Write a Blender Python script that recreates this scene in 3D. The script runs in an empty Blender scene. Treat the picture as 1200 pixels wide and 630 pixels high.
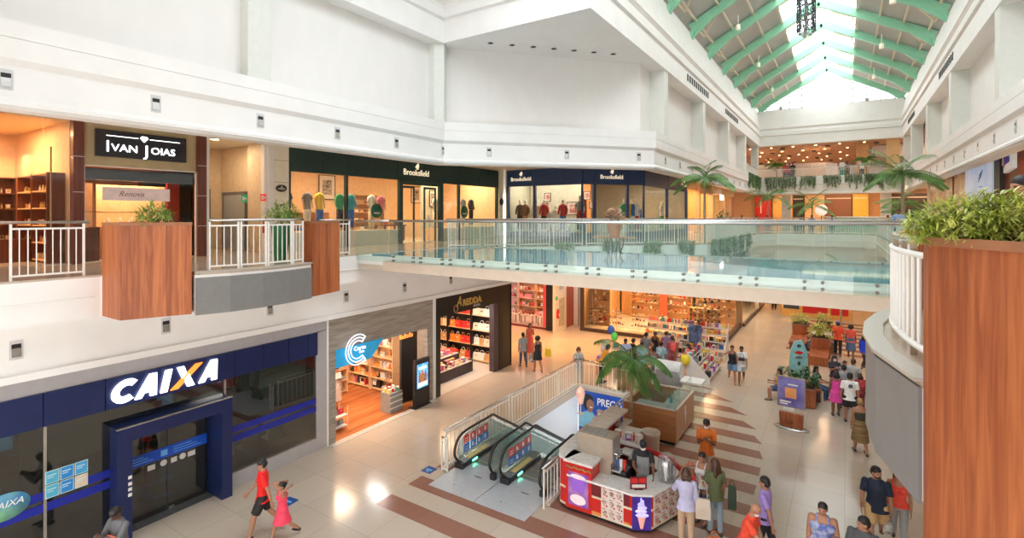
import bpy, bmesh, math, random
from math import sin, cos, pi, radians, atan2, hypot, sqrt
from mathutils import Vector, Matrix
random.seed(7)
S = bpy.context.scene
C = S.collection
# ------------------------------------------------------------------ camera, daylight, exposure
FPX, HZ, VPX, ZE = 600.0, 253.0, 990.0, 7.1
TH = math.atan((VPX - 600) / FPX); ST, CT = sin(TH), cos(TH)
cam_d = bpy.data.cameras.new('camera'); cam = bpy.data.objects.new('camera', cam_d); C.objects.link(cam)
cam.location = (0, 0, ZE); cam.rotation_euler = (pi / 2, 0, TH)
cam_d.sensor_width = 36; cam_d.lens = 18.0; cam_d.shift_y = -62 / 1200; cam_d.clip_end = 300; cam_d.clip_start = .05
S.camera = cam
S.view_settings.view_transform = 'Standard'; S.view_settings.look = 'None'
S.view_settings.exposure = 0.1; S.view_settings.gamma = 1.0; S.view_settings.use_curve_mapping = False
S.cycles.use_denoising = True
S.cycles.max_bounces = 10; S.cycles.diffuse_bounces = 5; S.cycles.glossy_bounces = 4
S.cycles.transparent_max_bounces = 16; S.cycles.sample_clamp_indirect = 6
S.cycles.caustics_reflective = False; S.cycles.caustics_refractive = False
wd = bpy.data.worlds.new('sky'); S.world = wd; wd.use_nodes = True
bg = wd.node_tree.nodes['Background']; bg.inputs[0].default_value = (1.0, .985, .965, 1); bg.inputs[1].default_value = 4.6
def area(name, loc, size, power, col=(1, 1, 1), rot=(0, 0, 0), portal=False, sy=None, spread=None):
    d = bpy.data.lights.new(name, 'AREA'); d.shape = 'RECTANGLE'; d.size = size; d.size_y = sy or size
    d.energy = power; d.color = col
    if spread: d.spread = spread
    if portal: d.cycles.is_portal = True
    o = bpy.data.objects.new(name, d); C.objects.link(o); o.location = loc; o.rotation_euler = rot
    return o
area('skylight_portal', (-1.4, 38, 18.9), 4.4, 1, portal=True, sy=32)
area('skylight_portal', (-3.75, 8.75, 17.15), 10.5, 1, portal=True, sy=11.5)
area('gable_portal', (-1.4, 55.0, 18.3), 9, 1, portal=True, sy=3, rot=(-pi / 2, 0, 0))
WARM = (1.0, .62, .32); SOFT = (1.0, .80, .58)

def at(px, py, z=None, X=None, Y=None, d=None):
    """a point of the place seen at a pixel of the 1200x630 photograph, on a given plane"""
    u = (px - 600) / FPX
    if d is None:
        if z is not None: d = FPX * (ZE - z) / (py - HZ)
        elif X is not None: d = X / (-ST + u * CT)
        else: d = Y / (CT + u * ST)
    return Vector((d * (-ST + u * CT), d * (CT + u * ST), ZE - (py - HZ) / FPX * d))

# ------------------------------------------------------------------ materials
MATS = {}
def mat(name, col, rough=.5, metal=0, emit=0, var=.06, scale=6, bump=0, coat=0, kind='noise', col2=None, stretch=(1, 1, 1), alpha=1, spec=.5):
    if name in MATS: return MATS[name]
    m = bpy.data.materials.new(name); m.use_nodes = True; nt = m.node_tree; n = nt.nodes; l = nt.links
    b = n['Principled BSDF']
    b.inputs['Roughness'].default_value = rough; b.inputs['Metallic'].default_value = metal
    b.inputs['Specular IOR Level'].default_value = spec
    if coat: b.inputs['Coat Weight'].default_value = coat; b.inputs['Coat Roughness'].default_value = .08
    tc = n.new('ShaderNodeTexCoord'); mp = n.new('ShaderNodeMapping'); l.new(tc.outputs['Object'], mp.inputs[0])
    mp.inputs['Scale'].default_value = stretch
    no = n.new('ShaderNodeTexNoise'); no.inputs['Scale'].default_value = scale; no.inputs['Detail'].default_value = 4
    l.new(mp.outputs[0], no.inputs[0])
    rp = n.new('ShaderNodeValToRGB'); l.new(no.outputs[0], rp.inputs[0])
    c2 = col2 or tuple(min(1, c * (1 + var)) for c in col); c1 = col if col2 else tuple(c * (1 - var) for c in col)
    rp.color_ramp.elements[0].position = .35; rp.color_ramp.elements[1].position = .65
    rp.color_ramp.elements[0].color = (*c1, 1); rp.color_ramp.elements[1].color = (*c2, 1)
    l.new(rp.outputs[0], b.inputs['Base Color'])
    if emit: l.new(rp.outputs[0], b.inputs['Emission Color']); b.inputs['Emission Strength'].default_value = emit
    if bump:
        bp = n.new('ShaderNodeBump'); bp.inputs['Strength'].default_value = bump; bp.inputs['Distance'].default_value = .01
        l.new(no.outputs[0], bp.inputs['Height']); l.new(bp.outputs[0], b.inputs['Normal'])
    MATS[name] = m
    return m
def glass(name, tint=(1, 1, 1), refl=.08, diff=0, dcol=(.6, .8, .8)):
    if name in MATS: return MATS[name]
    m = bpy.data.materials.new(name); m.use_nodes = True; nt = m.node_tree; n = nt.nodes; l = nt.links; n.clear()
    o = n.new('ShaderNodeOutputMaterial'); t = n.new('ShaderNodeBsdfTransparent'); t.inputs[0].default_value = (*tint, 1)
    g = n.new('ShaderNodeBsdfGlossy'); g.inputs['Roughness'].default_value = .02
    lw = n.new('ShaderNodeLayerWeight'); pw = n.new('ShaderNodeMath'); pw.operation = 'POWER'; pw.inputs[1].default_value = 4; l.new(lw.outputs['Facing'], pw.inputs[0])
    sc = n.new('ShaderNodeMath'); sc.operation = 'MULTIPLY_ADD'; sc.inputs[1].default_value = .6; sc.inputs[2].default_value = refl; l.new(pw.outputs[0], sc.inputs[0])
    ge = n.new('ShaderNodeNewGeometry'); iv = n.new('ShaderNodeMath'); iv.operation = 'SUBTRACT'; iv.inputs[0].default_value = 1; l.new(ge.outputs['Backfacing'], iv.inputs[1])
    mx = n.new('ShaderNodeMixShader'); ad = n.new('ShaderNodeMath'); ad.operation = 'MULTIPLY'; ad.use_clamp = True
    l.new(sc.outputs[0], ad.inputs[0]); l.new(iv.outputs[0], ad.inputs[1]); l.new(ad.outputs[0], mx.inputs[0]); l.new(t.outputs[0], mx.inputs[1]); l.new(g.outputs[0], mx.inputs[2])
    last = mx
    if diff:
        d = n.new('ShaderNodeBsdfDiffuse'); d.inputs[0].default_value = (*dcol, 1)
        no = n.new('ShaderNodeTexNoise'); no.inputs['Scale'].default_value = 2
        m2 = n.new('ShaderNodeMixShader'); m2.inputs[0].default_value = diff; l.new(mx.outputs[0], m2.inputs[1]); l.new(d.outputs[0], m2.inputs[2]); last = m2
    l.new(last.outputs[0], o.inputs[0])
    MATS[name] = m
    return m
def wood(name, c1, c2, rough=.35, plank=None, axis='z', coat=.2):
    """wood with long grain; plank = board width in metres (object x or y), grain runs along axis"""
    if name in MATS: return MATS[name]
    m = bpy.data.materials.new(name); m.use_nodes = True; nt = m.node_tree; n = nt.nodes; l = nt.links; b = n['Principled BSDF']
    b.inputs['Roughness'].default_value = rough; b.inputs['Coat Weight'].default_value = coat
    tc = n.new('ShaderNodeTexCoord'); mp = n.new('ShaderNodeMapping'); l.new(tc.outputs['Object'], mp.inputs[0])
    st = {'z': (22, 22, 1.2), 'x': (1.2, 22, 22), 'y': (22, 1.2, 22)}[axis]
    mp.inputs['Scale'].default_value = st
    no = n.new('ShaderNodeTexNoise'); no.inputs['Scale'].default_value = 1; no.inputs['Detail'].default_value = 5; no.inputs['Distortion'].default_value = .6
    l.new(mp.outputs[0], no.inputs[0]); src = no.outputs[0]
    if plank:
        sp = n.new('ShaderNodeSeparateXYZ'); l.new(tc.outputs['Object'], sp.inputs[0])
        am = n.new('ShaderNodeMath'); am.operation = 'ADD'
        if axis == 'z': l.new(sp.outputs[0], am.inputs[0]); l.new(sp.outputs[1], am.inputs[1])
        elif axis == 'x': l.new(sp.outputs[1], am.inputs[0]); l.new(sp.outputs[2], am.inputs[1])
        else: l.new(sp.outputs[0], am.inputs[0]); am.inputs[1].default_value = 0
        dv = n.new('ShaderNodeMath'); dv.operation = 'DIVIDE'; dv.inputs[1].default_value = plank; l.new(am.outputs[0], dv.inputs[0])
        fl = n.new('ShaderNodeMath'); fl.operation = 'FLOOR'; l.new(dv.outputs[0], fl.inputs[0])
        wn = n.new('ShaderNodeTexWhiteNoise'); wn.noise_dimensions = '1D'; l.new(fl.outputs[0], wn.inputs[1])
        mx = n.new('ShaderNodeMath'); mx.operation = 'MULTIPLY_ADD'; mx.inputs[1].default_value = .32; mx.inputs[2].default_value = -.16; l.new(wn.outputs[0], mx.inputs[0])
        a2 = n.new('ShaderNodeMath'); a2.operation = 'ADD'; l.new(mx.outputs[0], a2.inputs[0]); l.new(src, a2.inputs[1]); src = a2.outputs[0]
    rp = n.new('ShaderNodeValToRGB'); l.new(src, rp.inputs[0])
    rp.color_ramp.elements[0].position = .28; rp.color_ramp.elements[1].position = .72
    rp.color_ramp.elements[0].color = (*c1, 1); rp.color_ramp.elements[1].color = (*c2, 1)
    l.new(rp.outputs[0], b.inputs['Base Color'])
    MATS[name] = m
    return m
def tiles(name, c1, c2, grout, w, h, rough=.18, mortar=.006, off=0, rot=0, coat=0):
    if name in MATS: return MATS[name]
    m = bpy.data.materials.new(name); m.use_nodes = True; nt = m.node_tree; n = nt.nodes; l = nt.links; b = n['Principled BSDF']
    b.inputs['Roughness'].default_value = rough
    if coat: b.inputs['Coat Weight'].default_value = coat; b.inputs['Coat Roughness'].default_value = .05
    tc = n.new('ShaderNodeTexCoord'); mp = n.new('ShaderNodeMapping'); l.new(tc.outputs['Object'], mp.inputs[0]); mp.inputs['Rotation'].default_value = (0, 0, rot)
    br = n.new('ShaderNodeTexBrick'); br.offset = off; br.squash = 1; l.new(mp.outputs[0], br.inputs[0])
    br.inputs['Color1'].default_value = (*c1, 1); br.inputs['Color2'].default_value = (*c2, 1); br.inputs['Mortar'].default_value = (*grout, 1)
    br.inputs['Scale'].default_value = 1; br.inputs['Mortar Size'].default_value = mortar; br.inputs['Brick Width'].default_value = w; br.inputs['Row Height'].default_value = h
    no = n.new('ShaderNodeTexNoise'); no.inputs['Scale'].default_value = 60; no.inputs['Detail'].default_value = 3; l.new(tc.outputs['Object'], no.inputs[0])
    rp = n.new('ShaderNodeValToRGB'); l.new(no.outputs[0], rp.inputs[0]); rp.color_ramp.elements[0].position = .3; rp.color_ramp.elements[1].position = .7
    rp.color_ramp.elements[0].color = (.84, .83, .81, 1); rp.color_ramp.elements[1].color = (1, 1, 1, 1)
    mx = n.new('ShaderNodeMixRGB'); mx.blend_type = 'MULTIPLY'; mx.inputs[0].default_value = 1; l.new(br.outputs[0], mx.inputs[1]); l.new(rp.outputs[0], mx.inputs[2])
    l.new(mx.outputs[0], b.inputs['Base Color'])
    MATS[name] = m
    return m
def paint(name, cols, scale=8, rough=.6, emit=0):
    """mottled print: voronoi cells taking a few colours (pictures, screens, packaging)"""
    if name in MATS: return MATS[name]
    m = bpy.data.materials.new(name); m.use_nodes = True; nt = m.node_tree; n = nt.nodes; l = nt.links; b = n['Principled BSDF']
    b.inputs['Roughness'].default_value = rough
    tc = n.new('ShaderNodeTexCoord'); vo = n.new('ShaderNodeTexVoronoi'); vo.inputs['Scale'].default_value = scale; l.new(tc.outputs['Object'], vo.inputs[0])
    sp = n.new('ShaderNodeSeparateXYZ'); l.new(vo.outputs['Color'], sp.inputs[0])
    rp = n.new('ShaderNodeValToRGB'); rp.color_ramp.interpolation = 'CONSTANT'; l.new(sp.outputs[0], rp.inputs[0])
    e = rp.color_ramp.elements
    e[0].position = 0; e[0].color = (*cols[0], 1); e[1].position = 1 / len(cols); e[1].color = (*cols[1], 1)
    for i in range(2, len(cols)):
        k = e.new(i / len(cols)); k.color = (*cols[i], 1)
    l.new(rp.outputs[0], b.inputs['Base Color'])
    if emit: l.new(rp.outputs[0], b.inputs['Emission Color']); b.inputs['Emission Strength'].default_value = emit
    MATS[name] = m
    return m

WHITE = mat('white_paint', (.85, .835, .815), .55, var=.02, scale=1.5)
WARMW = mat('cream_paint', (.78, .72, .64), .5, var=.03)
GREYW = mat('pale_grey_stone', (.62, .60, .57), .4, var=.06, scale=4)
BEIGE = mat('beige_trim', (.62, .51, .41), .5, var=.03)
GREY = mat('grey_panel', (.19, .185, .18), .45, var=.04)
RAILW = mat('white_metal', (.80, .78, .74), .35, var=.02)
STEEL = mat('brushed_steel', (.62, .62, .60), .25, metal=.9, var=.04)
BLACK = mat('black_satin', (.018, .017, .018), .35, var=.2)
DARK = mat('dark_grey', (.06, .06, .065), .4, var=.1)
RUBBER = mat('black_rubber', (.015, .015, .016), .45)
WOODP = wood('reddish_plank_wood', (.26, .062, .017), (.48, .145, .044), .5, plank=.14, coat=.04)
WOODK = wood('kiosk_wood', (.42, .18, .07), (.62, .31, .13), .4, axis='x')
WOODD = wood('dark_red_wood', (.10, .025, .014), (.19, .05, .028), .35)
WOODF = wood('orange_wood_floor', (.36, .10, .03), (.58, .20, .06), .22, plank=.2, axis='x')
SHELFW = wood('light_shelf_wood', (.62, .38, .19), (.78, .52, .29), .4, axis='x')
GLASS = glass('clear_glass', (.96, .97, .96), .05)
TEAL = glass('green_tinted_glass', (.90, .965, .95), .06, diff=.03, dcol=(.60, .80, .76))
SMOKE = glass('smoked_glass', (.55, .56, .53), .13)
NAVY = mat('navy_panel', (.008, .018, .085), .3, var=.08)
RED = mat('red_gloss', (.62, .02, .02), .3)
GOLD = mat('gold_letters', (.62, .42, .12), .3, metal=.3)
LIT = mat('lit_white_letter', (1, 1, 1), .4, emit=3.0, var=0)
LAMP = mat('warm_lamp_face', (1, .78, .5), .4, emit=9, var=0)

# ------------------------------------------------------------------ mesh builder
class MB:
    def __init__(s): s.v = []; s.f = []; s.mi = []; s.sm = []; s.cur = 0; s.smooth = False
    def add(s, vs, fs, smooth=None):
        k = len(s.v); s.v += [tuple(v) for v in vs]; s.f += [tuple(i + k for i in f) for f in fs]
        s.mi += [s.cur] * len(fs); s.sm += [s.smooth if smooth is None else smooth] * len(fs); return s
    def box(s, x0, x1, y0, y1, z0, z1):
        return s.add([(x, y, z) for z in (z0, z1) for y in (y0, y1) for x in (x0, x1)],
                     [(0, 2, 3, 1), (4, 5, 7, 6), (0, 1, 5, 4), (2, 6, 7, 3), (0, 4, 6, 2), (1, 3, 7, 5)])
    def bar(s, p0, p1, w, h, z_up=True):
        """box between two points, w wide, h tall, centred on the line"""
        p0, p1 = Vector(p0), Vector(p1); d = (p1 - p0).normalized(); up = Vector((0, 0, 1))
        if abs(d.z) > .99: up = Vector((0, 1, 0))
        sd = d.cross(up).normalized() * w / 2; u = sd.cross(d).normalized() * h / 2
        vs = [p + a * sd + b * u for p in (p0, p1) for a, b in ((-1, -1), (1, -1), (1, 1), (-1, 1))]
        return s.add(vs, [(3, 2, 1, 0), (4, 5, 6, 7), (0, 1, 5, 4), (1, 2, 6, 5), (2, 3, 7, 6), (3, 0, 4, 7)])
    def cyl(s, p0, p1, r, r2=None, n=10, cap=True):
        p0, p1 = Vector(p0), Vector(p1); r2 = r if r2 is None else r2; d = (p1 - p0).normalized()
        a = d.orthogonal().normalized(); b = d.cross(a)
        vs = [p + rr * (cos(2 * pi * i / n) * a + sin(2 * pi * i / n) * b) for p, rr in ((p0, r), (p1, r2)) for i in range(n)]
        s.add(vs, [(i, (i + 1) % n, n + (i + 1) % n, n + i) for i in range(n)], True)
        if cap: s.add(vs, [tuple(range(n - 1, -1, -1)), tuple(range(n, 2 * n))], False)
        return s
    def tube(s, pts, r, n=8, closed=False):
        pts = [Vector(p) for p in pts]; m = len(pts); vs = []; a = None
        for i, p in enumerate(pts):
            q0 = pts[(i - 1) % m] if (i or closed) else p; q1 = pts[(i + 1) % m] if (i < m - 1 or closed) else p
            d = (q1 - q0).normalized()
            a = d.orthogonal().normalized() if a is None else (a - d * a.dot(d)).normalized()
            b = d.cross(a); rr = r[i] if isinstance(r, (list, tuple)) else r
            vs += [p + rr * (cos(2 * pi * k / n) * a + sin(2 * pi * k / n) * b) for k in range(n)]
        fs = [(i * n + k, i * n + (k + 1) % n, ((i + 1) % m) * n + (k + 1) % n, ((i + 1) % m) * n + k) for i in range(m if closed else m - 1) for k in range(n)]
        if not closed: fs += [tuple(range(n - 1, -1, -1)), tuple(range((m - 1) * n, m * n))]
        return s.add(vs, fs, True)
    def prism(s, poly, z0, z1):
        n = len(poly)
        ar = sum(poly[i][0] * poly[(i + 1) % n][1] - poly[(i + 1) % n][0] * poly[i][1] for i in range(n))
        if ar < 0: poly = poly[::-1]
        vs = [(x, y, z0) for x, y in poly] + [(x, y, z1) for x, y in poly]
        return s.add(vs, [tuple(range(n - 1, -1, -1)), tuple(range(n, 2 * n))] + [(i, (i + 1) % n, n + (i + 1) % n, n + i) for i in range(n)])
    def strip(s, line, prof, close=False):
        """sweep a profile [(out, z)] along a plan polyline; out = to the right-hand side of travel"""
        n = len(line); vs = []; m = len(prof)
        for i, (x, y) in enumerate(line):
            p = Vector((x, y))
            a = (p - Vector(line[i - 1])).normalized() if (i or close) else None
            b = (Vector(line[(i + 1) % n]) - p).normalized() if (i < n - 1 or close) else None
            if a is None: a = b
            if b is None: b = a
            na, nb = Vector((a.y, -a.x)), Vector((b.y, -b.x)); nn = (na + nb); nn = nn / max(.3, (nn.length_squared / 2))
            vs += [(x + nn.x * o, y + nn.y * o, z) for o, z in prof]
        fs = []
        for i in range(n if close else n - 1):
            for k in range(m):
                j = (i + 1) % n; fs.append((i * m + k, i * m + (k + 1) % m, j * m + (k + 1) % m, j * m + k))
        if not close: fs += [tuple(range(m)), tuple(range((n - 1) * m + m - 1, (n - 1) * m - 1, -1))]
        return s.add(vs, fs)
    def lathe(s, prof, n=16, c=(0, 0, 0), sx=1, sy=1):
        m = len(prof); vs = [(c[0] + r * cos(2 * pi * i / n) * sx, c[1] + r * sin(2 * pi * i / n) * sy, c[2] + z) for r, z in prof for i in range(n)]
        s.add(vs, [(k * n + i, k * n + (i + 1) % n, (k + 1) * n + (i + 1) % n, (k + 1) * n + i) for k in range(m - 1) for i in range(n)], True)
        return s.add([vs[i] for i in range(n)] + [vs[(m - 1) * n + i] for i in range(n)], [tuple(range(n - 1, -1, -1)), tuple(range(n, 2 * n))], False)
    def ball(s, c, r, n=10, m=7):
        rx, ry, rz = r if isinstance(r, (tuple, list)) else (r, r, r)
        prof = [(max(.001, sin(pi * k / m)), -cos(pi * k / m)) for k in range(m + 1)]
        vs = [(c[0] + rx * q * cos(2 * pi * i / n), c[1] + ry * q * sin(2 * pi * i / n), c[2] + rz * z) for q, z in prof for i in range(n)]
        return s.add(vs, [(k * n + i, k * n + (i + 1) % n, (k + 1) * n + (i + 1) % n, (k + 1) * n + i) for k in range(m) for i in range(n)], True)
    def quad(s, a, b, c, d): return s.add([a, b, c, d], [(0, 1, 2, 3)])
    def xf(s, M):
        s.v = [tuple(M @ Vector(v)) for v in s.v]; return s
    def build(s, name, m, parent=None, loc=None, rz=None):
        me = bpy.data.meshes.new(name); me.from_pydata(s.v, [], s.f)
        for q in (m if isinstance(m, (list, tuple)) else [m]): me.materials.append(q)
        me.polygons.foreach_set('material_index', s.mi); me.polygons.foreach_set('use_smooth', s.sm); me.validate(); me.update()
        o = bpy.data.objects.new(name, me); C.objects.link(o)
        if parent is not None: o.parent = parent
        if loc is not None: o.location = loc
        if rz is not None: o.rotation_euler[2] = rz
        return o
def fixn(o):
    bm = bmesh.new(); bm.from_mesh(o.data); bmesh.ops.recalc_face_normals(bm, faces=bm.faces); bm.to_mesh(o.data); bm.free(); return o
def tag(o, label, cat, group=None, kind=None):
    o['label'] = label; o['category'] = cat
    if group: o['group'] = group
    if kind: o['kind'] = kind
    return o
def thing(name, label, cat, loc=(0, 0, 0), rz=0, group=None):
    o = bpy.data.objects.new(name, None); C.objects.link(o); o.location = loc; o.rotation_euler[2] = rz; o.empty_display_size = .2
    return tag(o, label, cat, group)
def struct(name, mb, m):
    o = fixn(mb.build(name, m)); o['kind'] = 'structure'; return o
def dup(root, loc=None, rz=None, label=None, group=None, scale=None):
    r = root.copy(); C.objects.link(r)
    if loc is not None: r.location = loc
    if rz is not None: r.rotation_euler[2] = rz
    if scale is not None: r.scale = (scale,) * 3 if not isinstance(scale, (tuple, list)) else scale
    if label: r['label'] = label
    if group: r['group'] = group
    for ch in root.children:
        c = ch.copy(); C.objects.link(c); c.parent = r
        for g in ch.children:
            d = g.copy(); C.objects.link(d); d.parent = c
    return r
def text(name, body, size, m, parent=None, M=None, ext=.02, shear=0, bold=0, align='CENTER', sx=1):
    cu = bpy.data.curves.new(name, 'FONT'); cu.body = body; cu.size = size; cu.extrude = ext; cu.shear = shear; cu.offset = bold
    cu.align_x = align; cu.align_y = 'CENTER'; cu.materials.append(m); cu.resolution_u = 3
    tmp = bpy.data.objects.new(name, cu); C.objects.link(tmp); me = bpy.data.meshes.new_from_object(tmp.evaluated_get(bpy.context.evaluated_depsgraph_get())); bpy.data.objects.remove(tmp); bpy.data.curves.remove(cu)
    o = bpy.data.objects.new(name, me); C.objects.link(o)
    if M is not None: o.matrix_local = M @ Matrix.Diagonal((sx, 1, 1, 1))
    if parent is not None: o.parent = parent
    return o
def face_px(x, y, z):
    """text frame on a wall facing +X (reads along +Y)"""
    return Matrix.Translation((x, y, z)) @ Matrix(((0, 0, 1, 0), (1, 0, 0, 0), (0, 1, 0, 0), (0, 0, 0, 1)))
def face_dir(p, ang):
    """text frame on a wall whose outward normal is at angle ang in plan"""
    nx, ny = cos(ang), sin(ang)
    return Matrix.Translation(p) @ Matrix(((-ny, 0, nx, 0), (nx, 0, ny, 0), (0, 1, 0, 0), (0, 0, 0, 1)))
# ------------------------------------------------------------------ THE SETTING
TILE1 = tiles('terrazzo_tiles', (.56, .475, .385), (.61, .52, .425), (.42, .35, .28), 1.11, 1.11, rough=.16, mortar=.006)
TILE2 = tiles('upper_floor_tiles', (.54, .45, .36), (.58, .49, .40), (.40, .33, .26), .6, .6, rough=.12)
TILEB = tiles('brown_tiles', (.30, .135, .095), (.33, .155, .11), (.36, .22, .17), .555, 4, rough=.2, mortar=.003)
BLUEF = tiles('teal_polished_glass_floor', (.045, .27, .36), (.07, .33, .42), (.03, .12, .16), 1.07, 4.5, rough=.04, mortar=.008)
WX0, WX1, WY0, WY1 = -9.32, -6.22, 11.45, 19.45          # escalator well
f = MB()
f.box(-34, WX0, -3, 95, -.3, 0); f.box(WX1, 9, -3, 95, -.3, 0); f.box(WX0, WX1, -3, WY0, -.3, 0); f.box(WX0, WX1, WY1, 95, -.3, 0)
struct('floor', f, TILE1)
bs = MB()
for y, xr, cut in [(8.76, -1.9, 0), (9.87, -1.9, 0), (10.98, -1.9, 0), (12.09, -1.9, 0), (13.2, -1.92, 0), (14.3, -1.95, 0), (15.4, -1.97, .02), (16.5, -2.0, .15), (17.6, -2.15, .3), (18.7, -2.45, .5), (19.83, -2.9, .65), (20.94, -3.55, .8), (22.0, -4.4, 1.2)]:
    for xa, xb in ([(-9.7, xr)] if y < 11 else [(-6.1, xr)]):
        bs.prism([(xa, y), (xb, y), (xb - cut, y + .53), (xa, y + .53)], .001, .004)
for i in range(9):
    y = 31.0 + i * 1.11; bs.prism([(-2.65, y), (1.42, y), (1.42, y + .5), (-2.65, y + .5)], .001, .004)
struct('floor_stripes', bs, TILEB)
lf = MB(); lf.box(-12, -3, 8, 22, -4.8, -4.6); struct('floor_lower', lf, GREYW)
ww = MB(); ww.box(WX0 - .1, WX0 - .02, WY0, WY1, -4.6, -.3); struct('wall_well_left', ww, mat('well_side_panel', (.76, .80, .87), .25, var=.02))
for yy in (12.5, 16, 19): area('well_fill_light', (-4.2, yy, -.4), .8, 140, (1, .9, .8))  # unseen fill lights added to brighten the escalator well
ww = MB(); ww.box(WX0 - .02, WX1 + .02, WY1 + .02, WY1 + .1, -4.6, -.3); struct('wall_well_end', ww, BLACK)
# ---- second floor slab
BULL = [(-12.35, 5.62), (-11.42, 5.38), (-11.22, 6.0), (-11.15, 6.7), (-11.2, 7.4), (-11.36, 8.12), (-11.95, 8.3), (-12.0, 9.35)]
BULR = [(1.65, 9.35), (1.15, 9.3), (1.12, 8.5), (.56, 8.2), (.34, 7.5), (.23, 6.9), (.20, 6.25), (.25, 5.55), (.47, 4.72), (1.25, 5.0)]
def void2(o=0):
    return [(-12.8 - o, -6), (-12.8 - o, 4.2)] + BULL + [(-12.8 - o, 9.4), (-12.8 - o, 14.9), (-5 - o, 23.3 + o * .4), (-5 - o, 38.5), (-4 - o, 40.5 + o), (.9, 40.5 + o), (1.65 + o, 39.5), (1.65 + o, 15.4)]
RP = [(1.65, 10.7)] + BULR + [(1.5, 4.1), (2.6, 3.4), (1.0, .4), (-6, -3), (-6, -6)]
slab = void2() + RP + [(30, -6), (30, 95), (-34, 95), (-34, -6)]
s_ = MB(); s_.prism(slab, 5.04, 5.86); struct('floor_second_slab', s_, WHITE)
s_ = MB(); s_.prism(slab, 5.86, 5.90); struct('floor_second', s_, TILE2)
# moulding line halfway down the slab edge and grey panels of the two bulging balconies
edge = void2()[10:]
g = MB(); g.strip([(-12.8, -6), (-12.8, 4.1)], [(-.02, 5.42), (.03, 5.43), (.03, 5.46), (-.02, 5.47)]); g.strip(edge + [(1.65, 15.4)], [(-.02, 5.42), (.03, 5.43), (.03, 5.46), (-.02, 5.47)]); struct('trim_1', g, WHITE)
g = MB(); g.strip(BULL[1:6], [(0, 5.02), (.025, 5.02), (.025, 5.80), (0, 5.80)]); g.strip(BULR[3:9], [(0, 5.02), (.025, 5.02), (.025, 5.86), (0, 5.86)]); struct('trim_2', g, GREY)
g = MB(); g.strip(BULL[1:6], [(-.3, 5.9), (.05, 5.9), (.05, 5.93), (-.3, 5.93)]); g.strip(BULR[3:9], [(-.12, 5.9), (.05, 5.9), (.05, 5.93), (-.12, 5.93)]); struct('trim_3', g, mat('ledge_stone', (.42, .38, .33), .3, var=.12, scale=90))
# ---- wall face below the second floor, over the ground-floor shops (x = -13.4)
w = MB(); w.box(-34, -13.32, -6, 20.5, 4.05, 5.04); w.box(-34, -13.2, -6, 20.55, 3.92, 4.06)
struct('wall_left_header', w, WHITE)
c1 = MB(); c1.prism([(-34, 20.6), (-13.3, 20.6), (-12.0, 18), (-5.0, 24), (-5, 38.5), (-4, 42), (1, 42), (1.7, 39.5), (1.7, -6), (9, -6), (9, 95), (-34, 95)], 4.35, 4.45)
struct('ceiling_ground', c1, WARMW)
g = MB(); g.strip([(-5.3, 37.2), (-5.3, 38.8), (-4.2, 41.1), (1.1, 41.1), (2.15, 39.9), (2.15, 15.6)], [(-.3, 3.95), (.05, 3.95), (.05, 4.05), (0, 4.06), (0, 5.04), (-.3, 5.04)]); struct('wall_far_header', g, WHITE)
# ---- bridge across the void
b = MB(); b.box(-12.78, 1.63, 10.82, 15.38, 5.62, 5.88); struct('floor_bridge_slab', b, WHITE)
b = MB(); b.box(-12.2, 1.4, 10.86, 15.34, 5.88, 5.93); struct('floor_bridge', b, BLUEF)
b = MB(); b.prism([(-11.5, 10.66), (1.63, 10.66), (1.63, 10.95), (-11.65, 10.95)], 5.47, 5.75); b.box(-12.7, 1.63, 15.2, 15.45, 5.47, 5.75); b.box(-12.7, -11.5, 10.8, 11.2, 5.47, 5.62); struct('trim_bridge', b, BEIGE)
# ---- ceilings over the second floor and the long fascia (level 3 ledge)
P3 = [(-12.8, -6), (-12.8, 14.9), (-6.75, 21.4), (-6.75, 53), (4, 53), (4, -6)]
def insetC(o):
    return [(-12.8 - o, -6), (-12.8 - o, 14.9 + o * .4), (-6.75 - o, 21.4 + o * .4), (-6.75 - o, 53 + o), (4 + o, 53 + o), (4 + o, -6)]
c2 = MB(); c2.prism(insetC(.35) + [(30, -6), (30, 95), (-34, 95), (-34, -6)], 9.62, 9.8); struct('ceiling_second', c2, WARMW)
g = MB(); g.strip(P3, [(-.6, 9.14), (.06, 9.12), (.07, 9.19), (0, 9.27), (0, 9.86), (.10, 9.97), (.10, 10.335), (.08, 10.345), (.10, 10.355), (.10, 10.66), (-.6, 10.66)]); struct('trim_fascia', g, WHITE)
g = MB(); g.strip(P3, [(-.45, 9.06), (-.02, 9.06), (-.02, 9.13), (-.45, 9.13)]); struct('trim_fascia_bead', g, WHITE)
# ---- third-level walls
w = MB()
w.strip([(-13.25, -6), (-13.25, 15.15), (-7.4, 21.55), (-7.4, 45.4)], [(-.3, 10.5), (0, 10.5), (0, 13.7), (-.3, 13.7)]); struct('wall_left', w, mat('brushed_plaster', (.82, .80, .775), .6, var=.012, scale=3, stretch=(1, 1, .35)))
w = MB(); w.strip([(4.65, 45.4), (4.65, -6)], [(-.3, 10.5), (0, 10.5), (0, 13.7), (-.3, 13.7)]); struct('wall_right', w, WHITE)
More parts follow.
